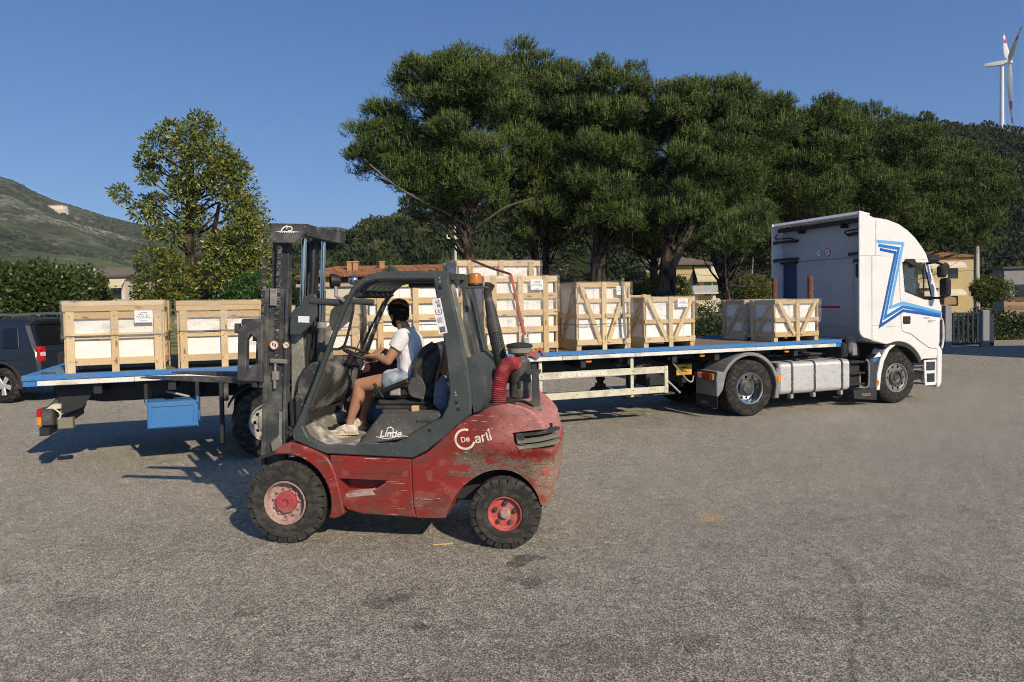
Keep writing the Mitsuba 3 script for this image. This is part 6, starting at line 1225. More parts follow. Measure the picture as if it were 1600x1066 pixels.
# company lettering on the counterweight and script on the side cover
def side_text(s, h, a, z, y, deg, m_, key, shear=0.0, d=.002, bold=True):
    m = text(s, h, d, bold); v = m[0].copy(); v[:, 0] += shear * v[:, 1]; t = math.radians(deg)
    x_, z_ = v[:, 0] * math.cos(t) - v[:, 1] * math.sin(t), v[:, 0] * math.sin(t) + v[:, 1] * math.cos(t)
    put(key, (np.column_stack([a - x_, y + v[:, 2], z + z_]), m[1]), m_)
CW = f'{fl}__counterweight'; c0 = np.array([.335, .985])
put(f'{CW}__company_ring', slab([(2 * c0[0] - x, z) for x, z in [(c0[0] + r * math.cos(t), c0[1] + r * math.sin(t)) for r, ts in ((.096, np.radians(np.linspace(70, 345, 30))), (.076, np.radians(np.linspace(345, 70, 30)))) for t in ts]], .0006, .0026), 'm_cream', label='cream company emblem, an open ring with lettering')
side_text('De', .046, .372, .955, .0006, 10, 'm_cream', f'{CW}__company_lettering'); side_text('ar', .078, .245, .950, .0006, 12, 'm_cream', f'{CW}__company_lettering'); side_text('li', .074, .140, .972, .0006, 14, 'm_cream', f'{CW}__company_lettering')
put(f'{CW}__company_mark', slab([(.135, 1.058), (.117, 1.062), (.113, 1.082), (.131, 1.078)], .0006, .0026), 'm_cream'); put(f'{CW}__company_mark', slab(arc((.092, 1.078), .012, 0, 340, 14), .0006, .0026), 'm_beacon')
side_text('Linde', .058, 1.15, .985, -.076, 0, 'm_letter_white', f'{fl}__side_cover__lettering', .28)
put(f'{fl}__side_cover__lettering', tube([(1.045 + .03 * math.cos(t), -.075, 1.045 + .028 * math.sin(t)) for t in np.linspace(.3, 5.2, 18)], 1, 4, (.009, .002, (0, 1, 0))), 'm_letter_white')
put(f'{fl}__side_cover__lettering', tube([(x, -.075, .982 + .012 * math.sin((x - .85) * 20)) for x in np.linspace(.84, 1.18, 16)], 1, 4, (.006, .002, (0, 1, 0))), 'm_letter_white')
side_text('H 4550', .028, .80, 1.115, -.0765, 0, 'm_black', f'{fl}__side_cover__number')
put(f'{fl}__side_cover', slab(smoothpath([(1.14, 1.185), (.60, 1.205)], 1).tolist() + [(.56, 1.17), (.72, 1.08), (.92, .965), (1.40, .895), (1.33, .94), (1.22, 1.09)], -.30, -.078, .014), 'm_side_grey', smooth=25)
# floor, console, seat
put(f'{fl}__floor', slab([(.9, .90), (1.0, .925), (1.5, .915), (1.72, .93), (1.9, 1.09), (1.93, 1.03), (1.72, .86), (.9, .85)], W_ + .09, -.088, .005), 'm_floor_dust')
put(f'{fl}__seat_box', bx(.5, 1.2, W_ + .09, -.31, .86, 1.19, .02), 'm_side_grey')
CO = smoothpath([(2.0, 1.10), (1.98, 1.30), (1.955, 1.52), (1.86, 1.64), (1.74, 1.66), (1.64, 1.58), (1.68, 1.42), (1.76, 1.30), (1.86, 1.18)], 3).tolist()
put(f'{fl}__console', xloft(CO, [.14, .17, .24, .4], lambda P, w: P * [1, 1] + [0, 0] if w > .15 else inset(_ring(P), .02)), 'm_dash', smooth=40)
put(f'{fl}__front_panel', bx(1.88, 1.96, W_ + .09, -.09, 1.0, 1.36, .01), 'm_dash')
put(f'{fl}__cowl', slab([(1.85, 1.36), (2.06, 1.30), (2.05, 1.05), (2.0, 1.02), (1.87, 1.1)], W_ + .15, -.15, .02), 'm_black_soft')
put(f'{fl}__steering_column', tube([(1.78, -.56, 1.35), (1.56, -.56, 1.70)], [.05, .035], 12), 'm_black', smooth=True)
sw = lambda r: [(1.50 + r * math.cos(t) * .93, -.55 + r * math.sin(t), 1.715 + r * math.cos(t) * .40) for t in np.arange(32) * 2 * math.pi / 32]
put(f'{fl}__steering_wheel', tube(sw(.17), .0145, 10, close=True), 'm_black', smooth=True)
for t in (.3, 2.4, 4.5): put(f'{fl}__steering_wheel__spoke', tube([(1.50, -.55, 1.70), (1.50 + .165 * math.cos(t) * .93, -.55 + .165 * math.sin(t), 1.715 + .165 * math.cos(t) * .4)], .011, 8), 'm_black', smooth=True)
put(f'{fl}__steering_wheel__hub', ball((1.50, -.55, 1.70), (.045, .045, .03)), 'm_black', smooth=True)
put(f'{fl}__lever', tube([(1.15, -.2, 1.33), (1.22, -.17, 1.46)], .014, 8), 'm_black', smooth=True)
for i in range(3): put(f'{fl}__pedal', bx(1.70, 1.82, -.5 - .13 * i, -.42 - .13 * i, .97, 1.0, .008), 'm_black')
put(f'{fl}__seat_suspension', cat(bx(.72, 1.28, -.86, -.36, 1.19, 1.225, .01), bx(.75, 1.26, -.84, -.38, 1.225, 1.28, .02)), 'm_seat')
st_ = put(f'{fl}__seat', slab(smoothpath([(.70, 1.29), (1.27, 1.30), (1.31, 1.35), (1.29, 1.40), (1.1, 1.395), (.88, 1.40), (.76, 1.44), (.70, 1.40)], 3).tolist(), -.86, -.36, .04), 'm_seat', smooth=40)
put(f'{st_}__backrest', xloft(smoothpath([(.84, 1.40), (.90, 1.50), (.86, 1.62), (.76, 1.78), (.68, 1.82), (.62, 1.78), (.64, 1.66), (.70, 1.52), (.74, 1.42)], 3).tolist(), [.37, .39, .44, .6], lambda P, w: P + [0, 0] if w > .38 else inset(_ring(P), .03)), 'm_seat', smooth=40)
put(f'{st_}__bolster', tube(smoothpath([(.84, -.37, 1.45), (.88, -.37, 1.55), (.80, -.36, 1.72), (.69, -.37, 1.80)]), .045, 10), 'm_seat', smooth=True); put(f'{st_}__hinge', slab(smoothpath([(.80, 1.29), (.92, 1.32), (.95, 1.42), (.90, 1.50), (.82, 1.50), (.77, 1.40)], 3).tolist(), -.355, -.325, .01), 'm_side_grey', smooth=30)
put(f'{fl}__armrest', rot(bx(.92, 1.2, -.36, -.28, 1.40, 1.45, .018), [0, 1, 0], 22, (1.05, -.3, 1.42)), 'm_black'); put(f'{fl}__belt_buckle', bx(1.02, 1.12, -.35, -.31, 1.33, 1.40, .01), 'm_steel'); put(f'{fl}__wedge', bx(.83, .89, -.30, -.24, 1.19, 1.24, .004), 'm_wood_plain')
put(f'{fl}__far_sill', bx(.55, 1.5, W_ + .03, W_ + .10, 1.58, 1.64, .008), 'm_black'); put(f'{fl}__far_cover', slab([(.55, .9), (1.82, .9), (1.86, 1.1), (1.63, 1.58), (.55, 1.58)], W_ + .04, W_ + .085, .01), mat('m_far_cover', (.07, .02, .022), rough=.7) or 'm_far_cover')
put(f'{fl}__grab_handle', tube(smoothpath([(1.589, -.25, 2.205), (1.476, -.25, 2.215), (1.433, -.25, 2.160), (1.517, -.25, 1.842), (1.581, -.25, 1.782), (1.670, -.25, 1.783)]), .013, 8), 'm_black', smooth=True)
for d in (0, .05): put(f'{fl}__wiper_arm', tube([(1.70 - d, -.8, 1.56), (1.50 - d, -.8, 2.0)], .006, 6), 'm_black', smooth=True)
put(f'{fl}__wiper', tube([(1.60, -.84, 1.70), (1.34, -.86, 2.22)], .010, 6), 'm_black', smooth=True)
# air filter, hose, exhaust, beacon, bracket, lamps
put(f'{fl}__air_filter', lathe([(.0005, 1.265), (.09, 1.27), (.105, 1.29), (.105, 1.42), (.108, 1.425), (.108, 1.445), (.105, 1.45), (.105, 1.60), (.09, 1.64), (.05, 1.66), (.05, 1.705)], 36, 'z', (-.085, -.62, 0)), 'm_filter', smooth=30)
put(f'{fl}__air_filter__bowl', lathe([(.05, 1.69), (.085, 1.695), (.112, 1.71), (.118, 1.745), (.118, 1.76)], 36, 'z', (-.085, -.62, 0)), 'm_filter_pale', smooth=30)
put(f'{fl}__air_filter__lid', lathe([(.118, 1.757), (.128, 1.76), (.128, 1.772), (.115, 1.79), (.05, 1.802), (.0005, 1.803)], 36, 'z', (-.085, -.62, 0)), 'm_black_soft', smooth=30)
put(f'{fl}__air_filter__clip', bx(-.105, -.075, -.515, -.505, 1.37, 1.45, .004), 'm_black')
hp = smoothpath([(.085, -.30, 1.24), (.08, -.31, 1.36), (.062, -.34, 1.48), (.03, -.40, 1.575), (-.02, -.48, 1.615), (-.06, -.56, 1.60)], 14); nh = len(hp); rr = .072 + .006 * np.sin(np.arange(nh) * math.pi * .99); rr[-16:] = .066
hp2 = np.array([hp[0] + 0 * hp[0]] + [p_ for p_ in hp[1:]]); fine = np.array([np.interp(np.linspace(0, nh - 1, nh * 3), np.arange(nh), hp[:, q]) for q in range(3)]).T
s3 = np.linspace(0, 1, nh * 3); r3 = .068 + .007 * np.sin(s3 * 2 * math.pi * 34) * (s3 < .74)
put(f'{fl}__intake_hose', tube(fine, r3, 18), 'm_hose_red', smooth=40, label='ribbed red intake hose')
put(f'{fl}__bracket_post', slab([(-.215, 1.2), (-.30, 1.2), (-.285, 1.545), (-.225, 1.545)], -.44, -.41, .004), 'm_dark_steel'); put(f'{fl}__bracket_foot', bx(-.32, -.2, -.47, -.38, 1.19, 1.215, .004), 'm_steel'); put(f'{fl}__bracket_arm', bx(-.29, -.17, -.62, -.42, 1.515, 1.545, .004), 'm_dark_steel')
ex = np.array([(.065, -.72, 1.40), (.075, -.72, 1.48), (.13, -.72, 1.72), (.175, -.72, 1.935)])
put(f'{fl}__exhaust_pipe', tube(ex, .045, 14), 'm_black', smooth=True)
fx = np.array([ex[0] + (ex[-1] - ex[0]) * t for t in np.linspace(0, 1, 45)]); tv, tf = tube(fx, .066, 36, cap=False)
ringi, coli = (tf // 36).min(1), (tf % 36); cmin = np.where((coli.max(1) - coli.min(1)) > 18, 35, coli.min(1)); keep = ~((ringi % 2 == 0) & ((cmin + (ringi // 2) % 2) % 2 == 0) & (ringi > 1) & (ringi < 42))
put(f'{fl}__exhaust_guard', (tv, tf[keep]), 'm_filter', smooth=True, label='perforated dark exhaust guard')
put(f'{fl}__exhaust_tip', tube([(.175, -.72, 1.93), (.185, -.72, 1.98), (.20, -.72, 2.1), (.225, -.72, 2.22), (.235, -.72, 2.30), (.205, -.70, 2.37)], [.068, .066, .054, .040, .042, .05], 16, cap=False), 'm_filter', smooth=True)
put(f'{fl}__beacon_bracket', cat(bx(.16, .36, -.36, -.2, 2.325, 2.345, .004), bx(.33, .40, -.30, -.2, 2.33, 2.45, .004), bx(.35, .47, -.24, -.14, 2.40, 2.455, .004)), 'm_frame_grey')
bk = put(f'{fl}__beacon', lathe([(.068, 2.372), (.066, 2.42), (.058, 2.455), (.04, 2.466), (.0005, 2.468)], 28, 'z', (.275, -.29, 0)), 'm_beacon', smooth=35, label='amber warning beacon'); put(f'{bk}__base', lathe([(.07, 2.346), (.074, 2.355), (.07, 2.372)], 28, 'z', (.275, -.29, 0)), 'm_black', smooth=30)
wl = put(f'{fl}__work_lamp', rot(lathe([(.0005, -.06), (.05, -.05), (.065, .0), (.065, .035), (.055, .04)], 20, 'x', (1.60, -.22, 2.42)), [0, 0, 1], 30, (1.60, -.22, 2.42)), 'm_black', smooth=35); put(f'{wl}__bracket', tube([(1.58, -.2, 2.36), (1.56, -.15, 2.28), (1.45, -.1, 2.22)], .018, 8), 'm_steel', smooth=True)
put(f'{fl}__mirror', ball((1.49, -.42, 2.43), (.05, .04, .05)), 'm_chrome', smooth=True)
# --- mast, drawn upright and leant back
def lean(mm): return rot(mm, [0, 1, 0], -3.0, (2.25, 0, .6))
def mput(key, mm, m_, **k): return put(f'{fl}__{key}', lean(mm), m_, **k)
MN, MF = -.15, -1.05
for near in (True, False):
    s = 1 if near else -1; e0 = MN if near else MF
    Y = lambda d0, d1: tuple(sorted((e0 - s * d0, e0 - s * d1)))
    y = Y(.03, .045); r_ = mput('outer_mast_rail', bx(2.125, 2.33, y[0], y[1], .40, 2.36, .003), 'm_mast'); 
    y = Y(0, .09); put(f'{r_}__flange', lean(bx(2.315, 2.355, y[0], y[1], .40, 2.36, .006)), 'm_mast'); put(f'{r_}__flange', lean(bx(2.12, 2.15, y[0], y[1], .40, 2.36, .006)), 'm_mast')
    put(f'{r_}__wear_plate', lean(bx(2.235, 2.30, *Y(.0, .03), 2.20, 2.36, .004)), 'm_steel'); put(f'{r_}__slot_plate', lean(bx(2.15, 2.19, *Y(.012, .03), .95, 1.20, .004)), 'm_filter_pale'); put(f'{r_}__foot', lean(slab([(2.15, .80), (2.24, .80), (2.26, .90), (2.18, .98), (2.14, .92)], *Y(.0, .03), .006)), 'm_filter_pale')
    r2 = mput('inner_mast_rail', bx(2.17, 2.32, *Y(.10, .115), .5, 2.86, .003), 'm_mast'); put(f'{r2}__flange', lean(bx(2.30, 2.33, *Y(.095, .17), .5, 2.86, .004)), 'm_mast'); put(f'{r2}__flange', lean(bx(2.165, 2.19, *Y(.095, .17), .5, 2.86, .004)), 'm_mast')
    for a, z0, z1 in ((2.372, 1.42, 2.62), (2.225, 1.62, 2.82)):
        ch = []
        for i, z in enumerate(np.arange(z0, z1, .026)): ch.append(bx(a - .018, a + .018, *Y(.004 if i % 2 else .012, .05 if i % 2 else .042), z, z + .0235, .002))
        mput('lift_chain', cat(*ch), 'm_chain', kind='stuff')
    mput('chain_anchor', cat(bx(2.2, 2.26, *Y(-.01, .04), 1.50, 1.58, .006), tube([(2.23, e0, 1.58), (2.23, e0, 1.66)], .012, 8), tube([(2.23, e0, 1.50), (2.23, e0, 1.42)], .014, 8), bx(2.12, 2.28, *Y(-.015, .045), 1.66, 1.70, .006)), 'm_filter_pale')
    cy = e0 - s * .22
    mput('lift_cylinder', tube([(2.07, cy, .55), (2.07, cy, 2.0)], .042, 16), 'm_mast', smooth=35); mput('lift_rod', tube([(2.07, cy, 2.0), (2.07, cy, 2.86)], .026, 16), 'm_chrome', smooth=35); mput('cylinder_collar', tube([(2.07, cy, 1.97), (2.07, cy, 2.03)], .05, 16), 'm_filter_pale', smooth=35)
    mput('mast_bracket', slab(smoothpath([(2.08, 1.935), (2.07, 2.14), (1.97, 2.235)], 2).tolist() + smoothpath([(1.93, 2.30), (1.885, 2.325), (1.83, 2.30), (1.82, 2.12)], 3).tolist() + [(1.87, 2.04), (1.98, 1.935)], *Y(-.03, .0), .006), 'm_frame_grey', smooth=25)
    if near: mput('bracket_tag', bx(1.89, 2.0, MN + .03, MN + .032, 2.055, 2.115, .0006), 'm_paper')
    put(f'{fl}__tilt_cylinder', tube([(1.80, e0 + s * .01, 2.235), (1.52, e0 + s * .02, 2.215)], .034, 14), 'm_frame_grey', smooth=True)
    mput('mast_stay', slab([(2.1, 1.3), (2.12, 1.95), (2.02, 2.0), (1.98, 1.6)], *Y(.09, .12), .004), 'm_filter_pale')
    fkb = e0 - s * .20
    mput('fork_shank', bx(2.455, 2.50, fkb - .065, fkb + .065, 1.42, 2.0, .008), 'm_dark_steel')
    put(f'{fl}__fork', slab([(2.40, 1.455), (2.52, 1.445), (3.2, 1.47), (3.67, 1.502), (3.67, 1.512), (3.3, 1.515), (2.55, 1.50), (2.42, 1.52)], fkb - .06, fkb + .06, .006), 'm_dark_steel')
    mput('carriage_side', slab([(2.585, 1.48), (2.585, 1.95), (2.52, 2.045), (2.34, 2.05), (2.34, 1.48)], *Y(-.05, .02), .008, 'xz', [[(2.50, 1.585), (2.50, 1.87), (2.46, 1.93), (2.40, 1.88), (2.38, 1.66)]]), 'm_dark_steel')
    mput('carriage_hook', cat(tube([(2.56, e0 - s * .0, 2.03), (2.36, e0, 2.045)], .035, 12), bx(2.585, 2.63, *Y(-.04, .02), 1.93, 2.02, .008)), 'm_mast', smooth=30)
    mput('load_rest', bx(2.38, 2.42, *Y(.06, .1), 2.0, 2.2, .006), 'm_black')
mput('mast_crown', cat(bx(1.93, 2.02, MF - .005, MN + .005, 2.86, 2.965, .008), bx(2.02, 2.28, MF + .06, MN - .06, 2.93, 2.955, .004)), 'm_mast')
for near in (True, False):
    y = (MN, MN + .02) if near else (MF - .02, MF)
    ck = mput('crown_plate', slab([(1.925, 2.89), (1.925, 2.97), (2.295, 2.97), (2.295, 2.86), (2.275, 2.79), (2.06, 2.79), (1.99, 2.855)], *y, .004), 'm_mast')
    if near:
        put(f'{ck}__emblem', lean(tube([(2.11 + .028 * math.cos(t), MN + .0215, 2.922 + .02 * math.sin(t)) for t in np.linspace(0, 5.2, 18)], 1, 4, (.009, .002, (0, 1, 0)))), 'm_letter_white', label='white maker emblem on the mast crown')
        put(f'{ck}__emblem', lean(tube(smoothpath([(2.19, MN + .0215, 2.90), (2.17, MN + .0215, 2.93), (2.13, MN + .0215, 2.948)]), 1, 4, (.012, .002, (0, 1, 0)))), 'm_letter_white')
        put(f'{ck}__emblem_line', lean(cat(bx(2.02, 2.24, MN + .02, MN + .0212, 2.892, 2.897), *[bx(2.06 + .022 * i, 2.075 + .022 * i, MN + .0212, MN + .022, 2.885, 2.90) for i in range(7)])), 'm_letter_white')
for z0, z1 in ((1.05, 1.2), (.45, .6)): mput('mast_crossbar', bx(2.12, 2.16, MF + .05, MN - .05, z0, z1, .008), 'm_mast')
mput('carriage_plate', cat(bx(2.40, 2.45, MF - .03, MN + .03, 1.42, 1.56, .008), bx(2.40, 2.45, MF - .03, MN + .03, 1.86, 2.0, .008)), 'm_black_soft'); mput('hose_bundle', tube(smoothpath([(2.1, -.5, 1.2), (2.06, -.5, 1.9), (2.04, -.52, 2.5), (2.06, -.55, 2.84)]), .03, 10), 'm_black', smooth=True); mput('mast_hose', tube(smoothpath([(2.12, -.68, 1.1), (2.1, -.68, 1.9), (2.08, -.68, 2.84)]), .016, 8), 'm_black', smooth=True)
for a, z, r in ((2.245, 1.83, .042), (2.125, 1.835, .03)):
    k = mput('warning_sticker', (lambda mm: (mm[0] * [1, -1, 1] + [a, MN + .003, z], mm[1]))(lathe([(.0005, -.0016), (r, -.0016), (r, 0)], 20)), 'm_letter_white'); put(f'{k}__ring', lean((lambda mm: (mm[0] * [1, -1, 1] + [a, MN + .005, z], mm[1]))(lathe([(r * .8, -.0008), (r, -.0008)], 20))), 'm_orange'); put(f'{k}__mark', lean(cat(bx(a - r * .5, a - r * .1, MN + .005, MN + .006, z - r * .5, z + r * .4), bx(a + r * .1, a + r * .45, MN + .005, MN + .006, z - r * .2, z + r * .55))), 'm_ink')
put(f'{fl}__drive_axle', tube([(2.04, -.25, .378), (2.04, W_ + .25, .378)], .14, 16), 'm_black_soft', smooth=True)
# things lying in the cab
jk = M(ball((0, 0, 0), (.1, .12, .16), 4)).warp_batch(lambda v: np.asarray(v) * (1 + .5 * (meshkit.fbm(np.asarray(v) * 14, 3, 4) - .5))[:, None])
put('work_jacket', move(out(jk), (.62, -.42, 1.33)), 'm_cloth_grey', smooth=True, label='crumpled grey blue jacket stuffed behind the forklift seat', cat_='jacket')
rg_ = M(ball((0, 0, 0), (.06, .09, .09), 4)).warp_batch(lambda v: np.asarray(v) * (1 + .5 * (meshkit.fbm(np.asarray(v) * 16, 3, 9) - .5))[:, None])
put('red_rag', move(out(rg_), (.57, -.55, 1.52)), 'm_rear_red', smooth=True, label='red rag above the jacket behind the forklift seat', cat_='rag')
bg = M(ball((0, 0, 0), (.16, .12, .13), 4)).warp_batch(lambda v: np.asarray(v) * (1 + .5 * (meshkit.fbm(np.asarray(v) * 12, 3, 2) - .5))[:, None])
put('blue_bag', move(out(bg), (1.42, -.98, 1.06)), 'm_bag_blue', smooth=True, label='blue bag on the forklift floor behind the legs', cat_='bag')
FR.pop()
# ---------------------------------------------------------------- the driver: one continuous body, clothes over it
FR.append(FRK)
mat('m_skin', worn((.40, .215, .135), (.33, .165, .10), 9.0, .6, .15), rough=.55, spec=.35); mat('m_hair', worn((.008, .007, .006), (.02, .016, .014), 30.0, .7, .5), rough=.75, spec=.2)
mat('m_shirt', (.74, .74, .765), rough=.9, spec=.1)
def _denim(p, n, uv):
    k = fbm(p.x * 14, p.y * 14, p.z * 14, 4); g = noise(p.x * 160, p.y * 160, p.z * 160)
    return mix((.17, .23, .29), (.42, .47, .50), smoothstep(.35, .65, k)) * (.8 + .4 * g)
mat('m_denim', proc(_denim), rough=.95, spec=.05); mat('m_shoe', worn((.60, .57, .48), (.4, .37, .3), 20.0, .8, .3), rough=.8); mat('m_sole', worn((.62, .53, .36), (.4, .35, .26), 20.0, .8, .3), rough=.85); mat('m_lip', (.28, .12, .09), rough=.5)
def sph(c, r):
    v, f = ball((0, 0, 0), 1.0, 2); r = np.broadcast_to(np.asarray(r, float), 3)
    return m3.Manifold(m3.Mesh((v * r + np.asarray(c, float)).astype(np.float32), f.astype(np.uint32)))
def bone(*js): return m3.Manifold.batch_hull([sph(c, r) for c, r in js])
def chain(js):
    o = bone(js[0], js[1])
    for a, b in zip(js[1:-1], js[2:]): o = o + bone(a, b)
    return o
def soften(mm, edge, it=12, lam=.5, disp=None):
    mm = mm.refine_to_length(edge); v, f = out(mm); t = trimesh.Trimesh(v, f, process=True)
    trimesh.smoothing.filter_taubin(t, lamb=lam, nu=lam + .03, iterations=it)
    v = np.array(t.vertices)
    if disp: v = v + np.array(t.vertex_normals) * disp(v)[:, None]
    return v, np.array(t.faces)
LH, RH = (1.0, -.51, 1.465), (1.0, -.71, 1.465)
LK, RK = (1.475, -.475, 1.415), (1.45, -.775, 1.40)
LA, RA = (1.575, -.46, 1.045), (1.55, -.76, 1.05)
LS, RS = (1.015, -.425, 1.885), (1.05, -.80, 1.885)
LE, RE = (1.145, -.365, 1.655), (1.26, -.84, 1.66)
LW, RW = (1.275, -.405, 1.70), (1.315, -.735, 1.735)
HC = np.array([1.115, -.625, 2.095]); yaw = math.radians(-42); fwd = np.array([math.cos(yaw) * .96, math.sin(yaw) * .96, -.28]); fwd /= np.linalg.norm(fwd)
lft = np.cross([0, 0, 1], fwd); lft /= np.linalg.norm(lft); upv = np.cross(fwd, lft)
H = lambda f, l, u: HC + fwd * f + lft * l + upv * u
def hmat(mm): return mm.transform(np.column_stack([fwd, lft, upv, HC]))
skull = hmat(sph((-.005, 0, .02), (.098, .076, .092)) + m3.Manifold.batch_hull([sph((.04, 0, -.02), (.05, .062, .06)), sph((.062, 0, -.095), (.022, .028, .018)), sph((-.01, .045, -.07), .022), sph((-.01, -.045, -.07), .022)])
             + m3.Manifold.batch_hull([sph((.088, 0, .022), .010), sph((.112, 0, -.025), .013), sph((.088, .014, -.032), .010), sph((.088, -.014, -.032), .010)]) + m3.Manifold.batch_hull([sph((.078, .035, .04), .014), sph((.078, -.035, .04), .014)])
             + sph((.085, 0, -.062), (.012, .024, .009)) + sph((-.008, .078, -.012), (.018, .010, .032)) + sph((-.008, -.078, -.012), (.018, .010, .032)))
NB = (1.055, -.615, 1.955)
def hand(W, P, Kn, tan, curl_dir, down):
    """Palm from wrist W to the knuckles Kn along tan; four fingers closing over a rim, the thumb from the palm's side."""
    W, P, Kn, tan, cd, dn = (np.asarray(x, float) for x in (W, P, Kn, tan, curl_dir, down))
    o = m3.Manifold.batch_hull([sph(W, .027)] + [sph(Kn + tan * s, .0135) for s in (-.033, -.011, .011, .033)] + [sph(P + tan * .032, .015), sph(P - tan * .032, .015)])
    for s, L in ((-.034, .82), (-.0115, 1.0), (.0115, .97), (.034, .78)):
        a = Kn + tan * s; b = a + cd * .034 * L + dn * .012; c = b + dn * .030 * L + cd * .004; d = c + dn * .012 * L - cd * .024 * L
        o = o + chain([(a, .0105), (b, .0098), (c, .009), (d, .008)])
    t0 = W + (Kn - W) * .35 + tan * .034; t1 = t0 + (Kn - W) * .38 + tan * .022 + dn * .018; t2 = t1 + cd * .018 + dn * .022 - tan * .006
    return o + chain([(t0, .015), (t1, .0115), (t2, .0095)])
rim = lambda t: np.array([1.50 + .17 * .93 * math.cos(t), -.55 + .17 * math.sin(t), 1.715 + .17 * .4 * math.cos(t)])
def grip(W, t):
    r_ = rim(t); tg = rim(t + .01) - r_; tg /= np.linalg.norm(tg); k = r_ + np.array([-.005, 0, .026]); d = k - np.asarray(W); d -= tg * (d @ tg); d /= np.linalg.norm(d)
    return hand(W, np.asarray(W) + (k - W) * .5 + [0, 0, .004], k, tg, d, np.array([0, 0, -1.0]))
body = (skull + chain([(NB, .062), (tuple(H(-.02, 0, -.07)), .055)])
        + m3.Manifold.batch_hull([sph((.975, -.61, 1.50), (.11, .16, .10)), sph((.99, -.61, 1.70), (.11, .155, .10))]) + m3.Manifold.batch_hull([sph((.99, -.61, 1.70), (.11, .155, .10)), sph((1.02, -.61, 1.86), (.085, .16, .07)), sph((1.045, -.61, 1.93), (.05, .07, .03))])
        + chain([(LS, .06), (LE, .042)]) + chain([(LE, .042), (tuple(np.array(LE) * .65 + np.array(LW) * .35), .040), (LW, .027)])
        + chain([(RS, .06), (RE, .042)]) + chain([(RE, .042), (RW, .027)])
        + chain([(LH, .098), (tuple(np.array(LH) * .45 + np.array(LK) * .55), .082), (LK, .060)]) + chain([(LK, .060), ((1.485, -.468, 1.30), .062), ((1.545, -.463, 1.14), .044), (LA, .036), ((1.56, -.46, .975), .038)])
        + chain([(RH, .098), (tuple(np.array(RH) * .45 + np.array(RK) * .55), .082), (RK, .060)]) + chain([(RK, .060), ((1.46, -.77, 1.30), .062), ((1.52, -.765, 1.14), .044), (RA, .036), ((1.54, -.76, .98), .038)])
        + grip(LW, 2.45) + grip(RW, -2.35))
put('person', soften(body, .0145, 7), 'm_skin', smooth=True, label='driver in white t-shirt and denim shorts seated in the forklift, hand on the steering wheel', cat_='person')
# hair over the skull, short beard
hs = hmat(sph((-.018, 0, .034), (.112, .094, .102)) + sph((-.06, 0, -.02), (.066, .078, .075)))
hs = hs - hmat(M(bx(.058, .3, -.2, .2, -.3, .062))) - hmat(M(bx(.0, .3, -.2, .2, -.3, -.02))) - hmat(M(bx(-.3, .3, -.2, .2, -.3, -.098)))
put('person__hair', soften(hs, .009, 4, disp=lambda v: .012 * (meshkit.fbm(v * 60, 3, 2) - .35) + .012 * (meshkit.noise(v * 24, 5) - .4)), 'm_hair', smooth=35)
tf = np.random.default_rng(3); k = 2600; d = on_sphere(k, tf); d[:, 2] = np.where(d[:, 2] < -.2, -d[:, 2], d[:, 2]); keep = (d[:, 0] < .55) | (d[:, 2] > .6); d = d[keep]; k = len(d)
p0 = np.array([-.018, 0, .034]) + d * [.106, .090, .097]; w_ = lambda q: HC + np.outer(q[:, 0], fwd) + np.outer(q[:, 1], lft) + np.outer(q[:, 2], upv)
v, f, _ = leaves(w_(p0), w_(d) - HC, .026, .006, tf, np.zeros((k, 3)), quad=False)
put('person__hair__strands', (v, f), 'm_hair', kind='stuff')
bd = hmat(m3.Manifold.batch_hull([sph((.062, 0, -.095), (.027, .034, .022)), sph((-.008, .049, -.068), .022), sph((-.008, -.049, -.068), .022), sph((.05, .03, -.07), .026), sph((.05, -.03, -.07), .026)])) - hmat(M(bx(.04, .3, -.03, .03, -.078, .2))) - hmat(M(bx(-.3, .3, -.2, .2, -.035, .2)))
put('person__beard', soften(bd, .008, 4, disp=lambda v: .004 * meshkit.fbm(v * 80, 2, 3)), 'm_hair', smooth=True)
put('person__eye', ball(H(.083, .030, .022), .0115), 'm_letter_white', smooth=True); put('person__eye', ball(H(.083, -.030, .022), .0115), 'm_letter_white', smooth=True)
for s in (.03, -.03): put('person__eye__iris', ball(H(.0925, s, .022), .005), 'm_hair', smooth=True)
put('person__mouth', (lambda mm: (np.outer(mm[0][:, 0], fwd) + np.outer(mm[0][:, 1], lft) + np.outer(mm[0][:, 2], upv) + HC, mm[1]))(ball((.094, 0, -.062), (.006, .022, .006))), 'm_lip', smooth=True)
# t-shirt: torso and two sleeves cut square at the hem
def sleeve(S, E, q):
    S, E = np.array(S), np.array(E); d = (E - S) / np.linalg.norm(E - S); cut = S + (E - S) * q
    o = m3.Manifold.batch_hull([sph(S + [0, 0, -.005], .078), sph(cut + d * .08, .074)]); return o.trim_by_plane(tuple(-d), float(-(d @ cut)))
ts = (m3.Manifold.batch_hull([sph((.965, -.61, 1.53), (.145, .195, .08)), sph((.985, -.61, 1.70), (.145, .19, .10))]) + m3.Manifold.batch_hull([sph((.985, -.61, 1.70), (.145, .19, .10)), sph((1.0, -.61, 1.84), (.125, .19, .08)), sph((1.03, -.61, 1.925), (.085, .10, .045))])
      + m3.Manifold.batch_hull([sph(LS, .074), sph((1.02, -.61, 1.90), (.09, .10, .06)), sph(RS, .074)]) + sleeve(LS, LE, .50) + sleeve(RS, RE, .50))
ts = ts.trim_by_plane((0.05, 0, 1), 1.535).trim_by_plane((-.35, 0, -1), -2.335)
